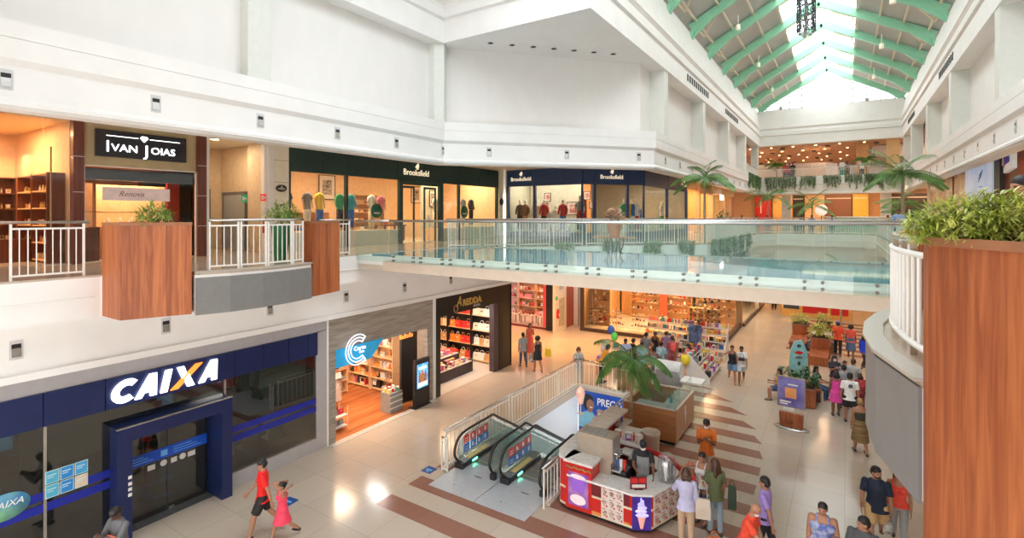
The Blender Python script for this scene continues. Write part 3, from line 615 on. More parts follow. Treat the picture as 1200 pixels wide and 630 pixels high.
K.light((2.5, 2.6, 3.4), 1.2, 1.2, 16, (1, .95, .85)); K.light((6.7, 2.6, 3.4), 1.2, 1.2, 16, (1, .95, .85))
# ---- stationery shop: x local = world y - 10.2
K = Shop(-13.4, 10.2, pi / 2)
STONE = mat('streaked_grey_stone', (.27, .23, .19), .5, col2=(.40, .36, .31), scale=2, stretch=(.6, .6, 5))
b = MB(); b.box(0, .25, -.02, .2, 0, 3.93); b.box(4.45, 4.75, -.02, .2, 0, 3.93); b.box(.25, 4.45, -.02, .2, 2.82, 3.93); K.st('wall_stationer_front', b, STONE)
b = MB(); b.box(4.75, 4.9, -.05, .2, 0, 3.93); K.st('trim_5', b, WHITE)
shell(K, .1, 4.7, 6.5, 0, 3.3, mat('shop_inner_cream', (.74, .60, .45), .6), floor=WOODF, name='stationer')
b = MB(); b.box(.0, 4.75, -.25, .02, .001, .012); K.st('trim_threshold', b, mat('threshold_stone', (.60, .55, .48), .3))
t = K.thing('stationer_sign', 'turquoise slanted sign board with a triple-outline white neon letter C', 'sign', (.25, -.05, 2.3))
b = MB(); b.add([(x, y, z) for y in (0, .04) for x, z in ((0, .03), (1.42, .03), (1.95, .6), (0, .6))], [(0, 1, 2, 3), (7, 6, 5, 4), (0, 4, 5, 1), (1, 5, 6, 2), (2, 6, 7, 3), (3, 7, 4, 0)]); b.build('sign_board', mat('turquoise_board', (.01, .32, .62), .35, emit=.3), t)
NEON = mat('neon_white', (.9, .92, 1), .4, emit=1.1, var=0)
for r in (.28, .38, .48):
    b = MB(); b.tube([(.78 + r * cos(a), -.07, .46 + r * sin(a) * 1.02) for a in [radians(50 + 260 * k / 22) for k in range(23)]], .017, 6); b.build('letter_c_tube', NEON, t)
b = MB()
for a in (50, 310): b.cyl((.78 + .28 * cos(radians(a)), -.07, .46 + .285 * sin(radians(a))), (.78 + .48 * cos(radians(a)), -.07, .46 + .49 * sin(radians(a))), .02, n=6)
b.build('letter_c_end', NEON, t)
ftext('sign_name', 'Certo', .2, NEON, t, (.86, -.08, .5), ext=.01, sx=1.0); ftext('sign_subtitle', 'Casa', .11, NEON, t, (.93, -.08, .37), ext=.01)
zs = shelf_unit(K, (2.0, 3.4, .012), 1.5, .45, 2.3, 5, SHELFW, 'tall light wooden shelf rack in the middle of the stationery shop')
stock(K, (2.0, 3.4, .012), 1.5, .45, zs, ['carton', 'folded_clothes', 'book'], ['white', 'cream', 'tan', 'orange', 'grey', 'pink'], .2, 'small boxed goods on the middle rack of the stationery shop', 'boxed goods', 'goods on the stationery shop rack', scale=.8)
zs = shelf_unit(K, (.3, 6.0, .012), 2.9, .4, 2.3, 5, SHELFW, 'wide light wooden shelves along the back wall of the stationery shop')
stock(K, (.3, 6.0, .012), 2.9, .4, zs, ['carton', 'book', 'toy_box'], ['white', 'cream', 'orange', 'red', 'teal', 'tan'], .24, 'small packaged goods on the back shelves of the stationery shop', 'boxed goods', 'goods on the stationery back shelves', scale=.8)
for j in range(3):
    zs = shelf_unit(K, (4.2, 5.6 - j * 1.35, .012), 1.3, .4, 2.3, 5, SHELFW, 'light wooden shelf bay on the right-hand wall of the stationery shop, %s' % ('rear', 'middle', 'front')[j], -pi / 2, 'right-hand shelf bays of the stationery shop')
    stock(K, (4.2, 5.6 - j * 1.35, .012), 1.3, .4, zs, ['carton', 'folded_clothes', 'toy_box', 'book'], ['white', 'cream', 'tan', 'orange', 'red', 'black', 'pink'], .2, 'boxed goods on the %s right-hand bay of the stationery shop' % ('rear', 'middle', 'front')[j], 'boxed goods', 'goods, %s right-hand bay of the stationery shop' % ('rear', 'middle', 'front')[j], rz=-pi / 2)
b = MB(); b.box(0, 1.1, 0, .8, 0, .9); K.one('sales_counter', b, SHELFW, 'plain light wooden sales counter beside the rack of the stationery shop', 'counter', (.4, 3.9, .012))
for j, (x, y) in enumerate([(.62, 1.6), (.42, .55)]):
    t = K.thing('wire_bin', ('white wire rack of bags near the left side of the stationery shop', 'low grey basket stand just inside the stationery shop opening')[j], 'display rack', (x, y, .012), 0, 'wire racks in the stationery shop')
    h = (1.15, .75)[j]
    for sx in (0, .75):
        for sy in (0, .45): b = MB(); b.cyl((sx, sy, 0), (sx, sy, h), .014, n=6); b.build('post', RAILW, t)
    for z in (.1, .45, .8)[:3 - j]: b = MB(); b.box(0, .75, 0, .45, z, z + .02); b.build('tray', RAILW, t)
    for z in (.12, .47, .82)[:3 - j]:
        for q in range(3): K.put('handbag', random.choice(['black', 'red', 'grey', 'brown']), (x + .14 + q * .24, y + .22, .012 + z), 0, 'small bag on the %s of the stationery shop' % ('white wire rack', 'low basket stand')[j], 'bag', ('bags on the wire rack', 'bags on the basket stand')[j], scale=.8)
t = K.thing('bargain_bin', 'grey slatted bargain bin with yellow and red packets beside the advertising screen', 'bin', (2.8, .25, .012))
b = MB(); b.box(0, .6, 0, .5, 0, .7); b.build('body', mat('bin_grey', (.30, .31, .30), .4), t)
b = MB()
for z in (.15, .35, .55): b.box(-.01, .61, -.012, 0, z, z + .04)
b.build('slats', RAILW, t)
for q, cc in enumerate(['yellow', 'red', 'green', 'yellow', 'red', 'white']): K.put('carton', cc, (2.9 + (q % 3) * .19, .38 + (q // 3) * .22, .71), .3 * q, 'small %s packet lying in the grey bargain bin' % cc, 'packet', 'packets in the bargain bin', scale=.7)
t = K.thing('advertising_screen', 'tall black upright advertising screen showing people under a bright blue sky', 'screen', (3.62, -.18, .0))
b = MB(); b.box(0, .78, 0, .12, 0, 1.78); b.build('casing', BLACK, t)
b = MB(); b.box(.1, .68, -.006, 0, .72, 1.6); b.build('display', mat('screen_sky', (.03, .28, .75), .3, emit=1.1, col2=(.25, .6, .9), scale=3), t)
b = MB(); b.box(.15, .63, -.012, -.006, .78, .92); b.box(.18, .6, -.012, -.006, 1.4, 1.5); b.build('caption', mat('screen_white', (.8, .85, .9), .3, emit=1.0), t)
b = MB()
for x, hh in ((.24, .3), (.38, .36), (.53, .3)): b.ball((x, -.009, .95 + hh), (.05, .004, .06), 10, 6); b.box(x - .07, x + .07, -.012, -.006, .9, .9 + hh)
b.build('pictured_people', mat('screen_figures', (.12, .05, .06), .3, emit=.5, col2=(.7, .3, .1), scale=14), t)
b = MB(); b.box(-.05, .83, -.06, .3, 0, .03); b.build('base', BLACK, t)
b = MB(); b.box(3.75, 4.6, .2, .3, 0, 2.8); K.one('display_wall', b, BLACK, 'black partition behind the advertising screen at the stationery shop', 'partition', (.0, .45, .012))
b = MB()
for k in range(6): b.box(.12 * k, .12 * k + .08, 0, .02, 0, .12 if k % 2 else .16)
K.one('orange_lettering', b, mat('lit_orange_strip', (1, .25, .05), .4, emit=1.5), 'small glowing orange characters high on the black partition', 'sign', (3.65, .62, 2.45))
b = MB(); b.box(0, .9, 0, .5, 0, 1.9); K.one('wall_cupboard', b, mat('cupboard_cream', (.72, .62, .5), .5), 'tall cream cupboard at the rear right of the stationery shop', 'cupboard', (3.25, 5.4, .012))
K.light((1.6, 1.8, 3.15), 1.2, 1.2, 150, (1, .72, .48)); K.light((2.4, 4.8, 3.15), 1.6, .8, 150, (1, .78, .55)); K.light((3.0, .9, 3.18), .15, 1.4, 60, (1, .95, .9))
# ---- bags and shoes shop: x local = world y - 15.1
K = Shop(-13.4, 15.1, pi / 2)
b = MB(); b.box(0, .3, -.03, .25, 0, 3.93); b.box(.3, 4.0, -.03, .25, 3.12, 3.93); b.box(4.35, 5.42, -.03, .25, 0, 3.93); b.box(4.0, 4.4, -.03, .25, 3.12, 3.93); K.st('wall_bag_shop_front', b, mat('black_panel', (.012, .014, .012), .3))
b = MB(); b.box(3.98, 4.4, -.02, .24, 0, 3.12); K.st('wall_bag_shop_pier', b, mat('dark_plum_panel', (.07, .05, .06), .35))
b = MB(); b.box(5.3, 5.42, -.03, 9, 0, 3.93); K.st('wall_corner_return', b, mat('black_panel', (.012, .014, .012), .3))
PALEF = mat('pale_polished_floor', (.66, .60, .53), .15, var=.03)
shell(K, .15, 5.3, 5.5, 0, 3.4, mat('shop_inner_white', (.74, .66, .58), .6), floor=PALEF, name='bag_shop', partR=False)
t = K.thing('bag_shop_sign', 'gold letters AREDDA with an ornate A on the black fascia', 'sign', (1.35, -.05, 3.33))
ftext('sign_letter_a', 'A', .62, GOLD, t, (.08, 0, .22), ext=.015, shear=.25, sx=.8)
ftext('sign_name', 'REDDA', .38, GOLD, t, (.98, 0, .14), ext=.015, bold=.012, sx=1.05)
ftext('sign_subtitle', 'BOLSAS', .14, mat('pale_metal_letters', (.55, .55, .5), .4), t, (1.3, 0, -.08), ext=.01)
b = MB(); b.tube([(-.12 + .13 * cos(a), 0, -.02 + .15 * sin(a)) for a in [k * pi / 8 for k in range(16)]], .02, 5, True); b.build('emblem_loop', mat('bronze_loop', (.4, .25, .12), .3, metal=.5), t)
for j, (x, y, w, rr) in enumerate([(.35, 5.0, 1.5, 0), (1.95, 5.0, 1.5, 0), (3.55, 5.0, 1.6, 0)]):
    zs = shelf_unit(K, (x, y, .012), w, .4, 2.7, 4, BLACK, 'shelf bay of handbags on the back wall of the black shop, %s' % ('left', 'middle', 'right')[j], rr, 'handbag shelf bays', m2=SHELFW)
    stock(K, (x, y, .012), w, .4, zs, ['handbag'], [['tan', 'cream', 'brown'], ['red', 'orange', 'red', 'pink'], ['cream', 'tan', 'white']][j], .34, '%s handbag on the back-wall shelves of the black-fronted shop' % ('pale brown', 'red or orange', 'cream')[j], 'handbag', 'handbags, %s bay' % ('left', 'middle', 'right')[j], scale=1.15, cols2=['brown', 'gold'])
for j in range(3):
    y = 4.95 - j * 1.5
    zs = shelf_unit(K, (4.86, y, .012), 1.45, .4, 3.0, 4, BLACK, 'shelf bay of handbags on the right wall of the black shop, %s' % ('rear', 'middle', 'nearest the opening')[j], -pi / 2, 'right-hand handbag shelf bays', m2=SHELFW)
    stock(K, (4.86, y, .012), 1.45, .4, zs, ['handbag'], [['tan', 'cream', 'brown', 'tan'], ['red', 'orange', 'red', 'tan'], ['cream', 'white', 'tan']][j], .33, '%s handbag on the right-hand wall of the black-fronted shop' % ('pale brown', 'red or orange', 'cream')[j], 'handbag', 'handbags, right-hand wall, %s bay' % ('rear', 'middle', 'front')[j], rz=-pi / 2, scale=1.45, fill=.97)
zs = shelf_unit(K, (.62, 1.0, .012), 3.4, .4, 2.7, 4, BLACK, 'black framed shelves of shoes on the left-hand wall of the black-fronted shop', pi / 2, m2=SHELFW)
for j, (x, y, w, d_, h) in enumerate([(1.0, .9, 2.6, .75, .45), (1.2, 1.7, 2.4, .6, .7), (1.0, 2.9, 2.4, .6, .7)]):
    t = K.thing('display_table', 'low dark display plinth of shoes in the black-fronted shop, %s' % ('nearest the opening', 'middle one', 'rear one')[j], 'display table', (x, y, .012), 0, 'shoe display plinths')
    b = MB(); b.box(0, w, 0, d_, 0, h); b.build('plinth', mat('plum_black', (.05, .035, .04), .35), t)
    b = MB(); b.box(.02, w - .02, .02, d_ - .02, h, h + .02); b.build('top', mat('plinth_top', (.66, .6, .54), .3), t)
    for q in range(int(w / .2)):
        for r in range(2): K.put(random.choice(['shoe', 'heeled_shoe', 'carton']), random.choice(['white', 'pink', 'yellow', 'red', 'tan', 'purple', 'cream', 'black']), (x + .15 + q * .2, y + .2 + r * .3, .035 + h), random.uniform(-.5, .5), 'small shoe or box on the %s plinth of the black-fronted shop' % ('front', 'middle', 'rear')[j], 'shoe', 'shoes on the %s plinth' % ('front', 'middle', 'rear')[j], col2=random.choice(['white', 'gold', 'pink']), scale=1.1)
t = K.thing('display_table', 'red and grey checked display block at the right of the black-fronted shop', 'display table', (3.1, 2.0, .012)); b = MB(); b.box(0, .8, 0, .8, 0, .65); b.build('plinth', tiles('checked_cloth', (.45, .46, .5), (.6, .6, .62), (.8, .8, .8), .1, .1, rough=.5, mortar=.012), t); b = MB(); b.box(-.02, .82, -.02, .82, .65, .75); b.build('top', RED, t)
K.light((2.2, 2.0, 3.25), 2.2, 1.4, 150, (1, .66, .38)); K.light((2.6, 4.2, 3.25), 2.6, .6, 80, (1, .66, .38)); K.light((3.2, .8, 3.27), .8, .5, 60, (1, .9, .9))
# ---- fashion shop at the far left corner (faces the camera), y = 28
K = Shop(-24, 28.0, 0)
b = MB(); b.box(8.4, 8.92, -.12, .5, 0, 4.35); b.box(0, 8.75, -.05, .2, 3.2, 4.35); K.st('wall_far_shop_front', b, BLACK)
shell(K, 0, 9.0, 4.0, 0, 4.0, mat('red_inner_wall', (.45, .12, .08), .5), floor=PALEF, name='far_shop', partR=True)
t = K.thing('shop_window', 'clear glass window of the red-lit shop at the far corner', 'shop window', (3.0, 0, 0)); b = MB(); b.box(0, 5.7, .0, .015, .12, 3.2); b.build('glass_pane', GLASS, t); b = MB(); b.box(0, 5.75, -.04, .08, 0, .12); b.build('sill', mat('dark_red_sill', (.2, .02, .02), .4), t)
for j in range(4):
    zs = shelf_unit(K, (2.6 + j * 1.5, 3.4, .012), 1.45, .4, 2.9, 5, SHELFW, 'shelf bay of shoes at the back of the red-lit far shop, %s' % ('first', 'second', 'third', 'fourth')[j] + ' from left', 0, 'shelf bays of the far shop')
    stock(K, (2.6 + j * 1.5, 3.4, .012), 1.45, .4, zs, ['boot', 'handbag', 'carton'], ['black', 'brown', 'white', 'red', 'pink'], .26, 'small item on the shelves of the red-lit far shop', 'goods', 'goods in the red-lit far shop', scale=1.2)
for j in range(3):
    x = 4.6 + j * 1.3
    t = K.thing('display_table', 'round-cornered display table in the red-lit far shop window, %s of three' % ('left', 'middle', 'right')[j], 'display table', (x, .8, .012), 0, 'window tables of the far shop')
    b = MB(); b.box(0, 1.0, 0, .6, .5, .55); b.build('top', mat('pale_top', (.7, .6, .5), .3), t)
    for sx in (.05, .92):
        for sy in (.05, .52): b = MB(); b.box(sx, sx + .04, sy, sy + .04, 0, .5); b.build('leg', BLACK, t)
    for q in range(4): K.put(random.choice(['boot', 'heeled_shoe']), random.choice(['black', 'red', 'brown']), (x + .14 + q * .24, 1.1, .57), .3, 'dark shoe on the window tables of the red-lit far shop', 'shoe', 'shoes on the far shop window tables', scale=1.3)
b = MB(); b.box(0, .3, 0, .12, 0, 2.6); K.one('sale_banner', b, mat('lit_red_banner', (.75, .06, .05), .4, emit=.5), 'tall narrow red banner at the right end of the far shop window', 'banner', (8.0, .2, .12))
b = MB(); b.box(0, 1.4, 0, .05, 0, .4); K.one('shop_sign', b, mat('lit_red_banner', (.75, .06, .05), .4, emit=.5), 'red sign above the goods of the far shop', 'sign', (5.6, .3, 2.75))
K.light((6.5, 1.6, 3.85), 3.5, 1.5, 260, (1, .55, .4))
# ---- service recess with a grey door
K = Shop(-14.75, 27.3, 0)
b = MB(); b.box(-.06, .1, 0, 1.5, 0, 4.35); K.st('wall_recess_near', b, WARMW)
b = MB(); b.box(0, 1.3, 3.0, 3.2, 0, 4.35); b.box(-.6, -.5, 1.5, 3.2, 0, 4.35); b.box(-.5, 0, 3.0, 3.2, 0, 4.35); K.st('wall_recess_back', b, WARMW)
def service_door(K, p, w, label, h=2.1, rz=0, wside=.55):
    t = K.thing('service_door', label, 'door', p, rz)
    DG = mat('grey_steel_door', (.36, .38, .40), .45, var=.04)
    b = MB(); b.box(0, w, 0, .05, 0, h); b.build('door_leaf', DG, t)
    b = MB(); b.box(-.06, 0, -.02, .08, 0, h + .06); b.box(w, w + .06, -.02, .08, 0, h + .06); b.box(0, w, -.02, .08, h, h + .06); b.build('frame', mat('dark_grey_frame', (.16, .155, .15), .5), t)
    x0, x1, z0, z1 = w * .5 - .2, w * .5 + .2, 1.35, 1.8
    pr = []
    for cx, cz, a0 in ((x1 - .07, z1 - .07, 0), (x0 + .07, z1 - .07, 1), (x0 + .07, z0 + .07, 2), (x1 - .07, z0 + .07, 3)):
        pr += [(cx + .07 * cos(pi / 2 * (a0 + q / 3)), -.012, cz + .07 * sin(pi / 2 * (a0 + q / 3))) for q in range(4)]
    b = MB(); b.tube(pr, .022, 6, True); b.build('porthole_rim', BLACK, t)
    b = MB(); b.add(pr, [tuple(range(len(pr)))]); b.build('porthole_glass', mat('amber_pane', (.45, .33, .2), .15), t)
    b = MB(); b.box(w * .5 - .3, w * .5 + .2, -.006, 0, 1.0, 1.12); b.build('notice_plate', mat('plate_pale', (.55, .53, .5), .5), t)
    b = MB(); b.cyl((w - .12, -.05, 1.0), (w - .12, -.05, 1.15), .012, n=6); b.build('handle', STEEL, t)
service_door(K, (.28, 2.94, 0), .9, 'grey service door with a rounded porthole in the ground-floor recess', h=2.5)
b = MB(); b.box(0, .012, 0, .7, 0, 1.7); K.one('wall_showcase', b, mat('showcase_pictures', (.40, .38, .30), .3, col2=(.62, .55, .42), scale=7), 'tall glazed wall case on the beige side wall of the ground-floor recess', 'display case', (.11, .5, .35))
b = MB(); b.box(0, .012, 0, .5, 0, .5); K.one('wall_picture', b, mat('grey_picture', (.35, .37, .42), .4, col2=(.6, .6, .6), scale=5), 'square grey picture above the wall case in the ground-floor recess', 'picture', (.11, .55, 2.6))
def extinguisher(p, label, rz=0):
    t = thing('fire_extinguisher', label, 'fire extinguisher', p, rz)
    b = MB(); b.lathe([(.01, 0), (.08, .01), (.085, .04), (.085, .42), (.06, .5), (.025, .53)], 14); b.build('cylinder', RED, t)
    b = MB(); b.box(-.015, .015, -.05, .05, .53, .57); b.cyl((0, 0, .52), (0, 0, .58), .02); b.build('valve', BLACK, t)
    b = MB(); b.tube([(0, .03, .56), (.06, .06, .52), (.1, .04, .4), (.1, .02, .25)], .012, 6); b.build('hose', BLACK, t)
    b = MB(); b.box(-.05, .05, -.09, -.086, .15, .32); b.build('label_patch', WHITE, t)
extinguisher(K.P(.2, .2, .9), 'red fire extinguisher on the beige wall of the ground-floor recess', pi / 2)
b = MB(); b.box(0, .01, 0, .25, 0, .22); K.one('exit_sign', b, mat('exit_green', (.02, .35, .12), .4, emit=.3), 'small green sign on the wall of the ground-floor recess', 'sign', (.11, .05, 2.0))
K.light((.6, 1.5, 4.2), .5, .5, 40, (1, .9, .8))
# ---- large shoe shop facing the camera with an angled corner, y = 29
K = Shop(-13.6, 29.05, 0)
IN = mat('amber_inner_wall', (.66, .40, .18), .55)
b = MB(); b.box(-.22, .0, -.05, .3, 0, 4.35); b.box(0, 7.2, -.05, 0.0, 3.75, 4.35); K.st('wall_shoe_shop_front', b, mat('cream_fascia', (.80, .62, .38), .5))
b = MB(); b.box(0, 8.1, 6.5, 6.6, 0, 4.3); K.st('wall_shoe_shop_back', b, IN)
b = MB(); b.box(-.2, -.1, .3, 6.5, 0, 4.3); K.st('wall_shoe_shop_left', b, IN)
b = MB(); b.box(-.1, 8.0, .0, 6.6, 4.2, 4.3); K.st('ceiling_shoe_shop', b, IN)
b = MB(); b.prism([(0, .02), (7.2, .02), (8.05, 1.45), (8.05, 6.5), (0, 6.5)], .002, .012); K.st('floor_shoe_shop', b, PALEF)
t = K.thing('shoe_shop_facade', 'long glazed shoe shop front with a dark base and angled right corner', 'shopfront')
for a, c in ((0.05, 2.3), (2.3, 4.6), (4.6, 7.15)): b = MB(); b.box(a, c, .0, .015, .2, 3.75); b.build('glass_pane', GLASS, t)
b = MB(); b.strip([(7.2, .0), (8.05, 1.45), (8.05, 6.5)], [(0, .2), (.015, .2), (.015, 4.2), (0, 4.2)]); b.build('corner_glass', GLASS, t)
b = MB(); b.strip([(0, 0), (7.2, 0), (8.05, 1.45), (8.05, 6.5)], [(-.25, 0), (.03, 0), (.03, .2), (-.25, .2)]); b.build('base', mat('dark_brown_base', (.06, .035, .025), .4), t)
b = MB(); b.box(-.2, .02, -.06, .1, 0, 4.2); b.build('left_post', mat('dark_brown_base', (.06, .035, .025), .4), t)
b = MB(); b.strip([(0, .04), (7.2, .04), (8.0, 1.5)], [(-.9, .2), (-.02, .2), (-.02, .24), (-.9, .24)]); b.build('window_deck', mat('window_deck', (.8, .7, .55), .4), t)
t = K.thing('shoe_shop_sign', 'big red letters DINNY on the cream fascia behind the bridge', 'sign', (3.3, -.08, 3.95))
for k, ch in enumerate('DINNY'): ftext('letter_' + ch.lower(), ch, .62, mat('lit_red_letter', (.85, .03, .03), .4, emit=.6), t, (k * .75 - .1, 0, -.02), ext=.02, bold=.02, sx=1.2)
SH = ['brown', 'tan', 'black', 'white', 'red', 'gold', 'orange', 'cream']
for j, (x, y, w, n, h) in enumerate([(.9, 5.9, 2.2, 6, 3.1), (3.2, 5.9, 1.9, 6, 3.1), (5.4, 5.9, 2.4, 6, 3.1), (.1, 1.1, 1.2, 6, 2.6), (5.6, 3.2, 1.7, 5, 1.5)]):
    lab = ('left', 'middle', 'right', 'side', 'central')[j]
    zs = shelf_unit(K, (x, y, .012), w, .35, h, n, SHELFW, ('left wooden shelf bay on the back wall of the amber shoe shop', 'middle wooden shelf bay on the back wall of the amber shoe shop', 'right wooden shelf bay on the back wall of the amber shoe shop', 'narrow shelf bay behind the left end of the shoe shop glass', 'low free-standing shelf bay in the amber shoe shop')[j], 0, 'shoe shop shelf bays')
    stock(K, (x, y, .012), w, .35, zs[1:] if j != 4 else zs, ['shoe', 'shoe', 'heeled_shoe', 'boot'], SH, .3, 'shoe on the %s shelf bay of the amber shoe shop' % lab, 'shoe', 'shoes on the %s shelf bay' % lab, fill=.97, turn=.3, scale=1.7, cols2=['brown', 'white', 'black'])
b = MB(); b.box(0, .75, 0, .1, 0, 2.1); K.one('stockroom_opening', b, mat('dark_doorway', (.06, .05, .04), .5), 'dark doorway in the back wall of the amber shoe shop', 'doorway', (4.45, 6.35, .012))
b = MB(); b.box(0, .5, 0, .1, 0, 3.0); K.one('red_column', b, mat('red_orange_panel', (.55, .10, .04), .5), 'red-orange upright panel between the shelves of the amber shoe shop', 'panel', (3.0, 5.75, .012))
for j in range(5):
    x = .55 + j * 1.4
    t = K.thing('display_stand', 'glass-topped shoe stand behind the amber shop window, %s from the left' % ('first', 'second', 'third', 'fourth', 'fifth')[j], 'display stand', (x, .55, .24), 0, 'window shoe stands')
    for z, w in ((.3, .5), (.65, .4), (1.0, .3)):
        b = MB(); b.box(-w, w, -.14, .14, z, z + .015); b.build('tray', mat('tray_pale', (.8, .72, .58), .3), t)
    b = MB(); b.cyl((0, 0, 0), (0, 0, 1.3), .015); b.build('stem', STEEL, t)
    for z, w, n in ((.3, .5, 5), (.65, .4, 4), (1.0, .3, 3)):
        for q in range(n): K.put(random.choice(['shoe', 'heeled_shoe']), random.choice(SH), (x - w + .1 + q * (2 * w - .2) / (n - 1), .55, .24 + z + .016), random.uniform(-.4, .4), 'shoe displayed in the front window of the amber shoe shop', 'shoe', 'shoes in the amber shop window', scale=1.15, col2='brown')
for j in range(4):
    t = K.thing('display_stand', 'slim tower of shoes in the angled corner of the amber shop window, %s' % ('first', 'second', 'third', 'last')[j], 'display stand', (6.6 + j * .28, .9 + j * .45, .24), 1.0, 'corner shoe towers')
    b = MB(); b.cyl((0, 0, 0), (0, 0, 2.5), .015); b.build('stem', STEEL, t)
    for q in range(6):
        b = MB(); b.box(-.15, .15, -.12, .12, .25 + q * .4, .265 + q * .4); b.build('tray', GLASS, t)
        K.put('boot', random.choice(['black', 'brown', 'tan']), (6.6 + j * .28, .9 + j * .45, .24 + .266 + q * .4), random.uniform(0, 2), 'dark shoe on a tower in the angled corner of the amber shop window', 'shoe', 'shoes on the corner towers', scale=1.2)
K.light((2.2, 2.5, 4.1), 3, 2, 230, (1, .66, .34)); K.light((5.6, 3.0, 4.1), 3, 2, 230, (1, .66, .34)); K.light((3.6, 5.0, 4.1), 6, .6, 130, (1, .62, .3))
# ---- further shop windows along the right-hand side of that block
K = Shop(-5.42, 35.7, pi / 2)
b = MB(); b.box(0, 14, .0, .12, 3.5, 4.35); b.box(6.3, 6.5, -.02, .2, 0, 3.6); b.box(9.6, 14, 0, .2, 0, 4.35); K.st('wall_side_shops', b, WARMW)
t = K.thing('shop_window', 'bright glazed shop side running away beyond the shoe shop', 'shop window'); b = MB(); b.box(0.2, 6.3, 0, .015, .2, 3.5); b.build('glass_pane', GLASS, t); b = MB(); b.box(0, 9.6, -.03, .1, 0, .2); b.build('sill', mat('dark_brown_base', (.06, .035, .025), .4), t)
b = MB(); b.box(6.5, 9.6, 0, .015, .2, 3.5); b.build('glass_pane', TEAL, t)
b = MB(); b.box(.2, 9.6, 2.5, 2.6, 0, 4.2); K.st('wall_side_shop_back', b, IN)
for j in range(6):
    zs = shelf_unit(K, (.3 + j * 1.0, 1.6, .012), .95, .35, 2.6, 6, mat('white_shelf', (.8, .76, .7), .5), 'white shelf bay of packages in the bright side shop, %s' % ('nearest', 'second', 'third', 'fourth', 'fifth', 'farthest')[j], 0, 'shelf bays of the bright side shop')
    stock(K, (.3 + j * 1.0, 1.6, .012), .95, .35, zs, ['carton', 'bottle'], ['white', 'yellow', 'orange', 'pink'], .24, 'small package in the bright side shop beyond the shoe shop', 'package', 'packages in the bright side shop')
K.light((3, 1.2, 3.4), 5, .8, 260, (1, .7, .42))
# far end of the ground floor
b = MB(); b.box(-34, 9, 70, 70.3, 0, 4.4); struct('wall_far_ground', b, mat('far_warm_wall', (.70, .46, .28), .6))
b = MB(); b.box(8.6, 8.8, -6, 70, 0, 5.04); struct('wall_right_ground', b, WARMW)
b = MB(); b.box(-34, -33.7, 20, 70, 0, 5); struct('wall_corridor_end', b, WARMW)
# corridor downlights (warm) and their light
n = 0
for x, y in [(-15.5, 23), (-18.5, 25), (-11, 25.5), (-14, 25), (-8.5, 27), (-3.5, 44), (0, 44), (-3.5, 50), (0.5, 50), (-1.5, 57), (-3.5, 64), (2, 64), (3, 57), (3.2, 34), (3.2, 40), (3.2, 28)]:
    downlight('ceiling_lamp', (x, y, 4.345), .14, [STEEL, LAMP], 'round warm downlight in the ceiling over the ground floor', 'ground-floor downlights')
    area('lamp_light', (x, y, 4.3), .3, 130 if y < 30 and x < -5 else 85, (1, .52, .22), spread=2.6)
# ================================================================== SECOND-FLOOR SHOPS (floor at z = 5.9)
Z2 = 5.9
def mannequin(K, p, rz, top, bottom, label, group, head=True, long=False, mz=1.0, mcol=(.62, .50, .40)):
    t = K.thing('mannequin', label, 'mannequin', p, rz, group)
    MC = mat('mannequin_%d' % (mcol[0] * 100), mcol, .4)
    b = MB(); b.lathe([(.05, .86), (.16, .9), (.155, 1.0), (.125, 1.12), (.15, 1.25), (.175, 1.36), (.15, 1.43), (.06, 1.47), (.045, 1.54)], 12, sy=.62)
    for s in (-1, 1):
        b.tube([(s * .17, 0, 1.38), (s * .22, .01, 1.2), (s * .235, -.02, 1.08), (s * .22, -.08, .9)], [.05, .042, .036, .025], 8)
        b.tube([(s * .08, 0, .9), (s * .09, 0, .5), (s * .09, .01, .1), (s * .09, -.04, .03)], [.085, .06, .04, .035], 8)
    if head: b.ball((0, -.01, 1.64), (.075, .09, .115), 10, 8)
    b.build('figure', MC, t)
    T_ = cm(top, .7); B_ = cm(bottom, .7)
    b = MB(); b.lathe([(.165, .82), (.185, .86), (.155, 1.1), (.175, 1.25), (.195, 1.38), (.16, 1.45), (.075, 1.49)], 12, sy=.66)
    for s in (-1, 1): b.tube([(s * .16, 0, 1.4), (s * .225, .01, 1.22)] + ([(s * .24, -.02, 1.08), (s * .225, -.08, .93)] if long else []), [.075, .07] + ([.06, .045] if long else []), 8)
    b.build('top_garment', T_, t)
    b = MB(); b.lathe([(.17, .72), (.185, .8), (.16, .96)], 12, sy=.66)
    for s in (-1, 1): b.tube([(s * .085, 0, .8), (s * .095, 0, .45), (s * .095, 0, .12)] if not mz < .9 else [(s * .085, 0, .8), (s * .095, 0, .5)], [.1, .085, .07] if not mz < .9 else [.1, .095], 8)
    b.build('lower_garment', B_, t)
    b = MB(); b.cyl((0, 0, 0), (0, 0, .02), .2, n=14); b.build('base', STEEL, t)
    t.scale = (.84, .84, 1)
    return t
def picture(K, p, w, h, label, m, rz=0, frame=None):
    t = K.thing('framed_picture', label, 'picture', p, rz); e = .035
    b = MB(); b.box(0, w, -.03, 0, 0, e); b.box(0, w, -.03, 0, h - e, h); b.box(0, e, -.03, 0, e, h - e); b.box(w - e, w, -.03, 0, e, h - e); b.build('frame', frame or BLACK, t)
    b = MB(); b.box(e, w - e, -.012, 0, e, h - e); b.build('mount', mat('picture_mount', (.7, .66, .6), .6), t)
    b = MB(); b.box(w * .22, w * .78, -.018, -.012, h * .2, h * .8); b.build('print', m, t)
PHOTO = mat('dark_photo', (.06, .055, .05), .5, col2=(.5, .47, .42), scale=7)
CRM = mat('cream_stone_panel', (.86, .80, .66), .4, var=.03)
ORNW = mat('orange_lit_wall', (.80, .58, .36), .55)
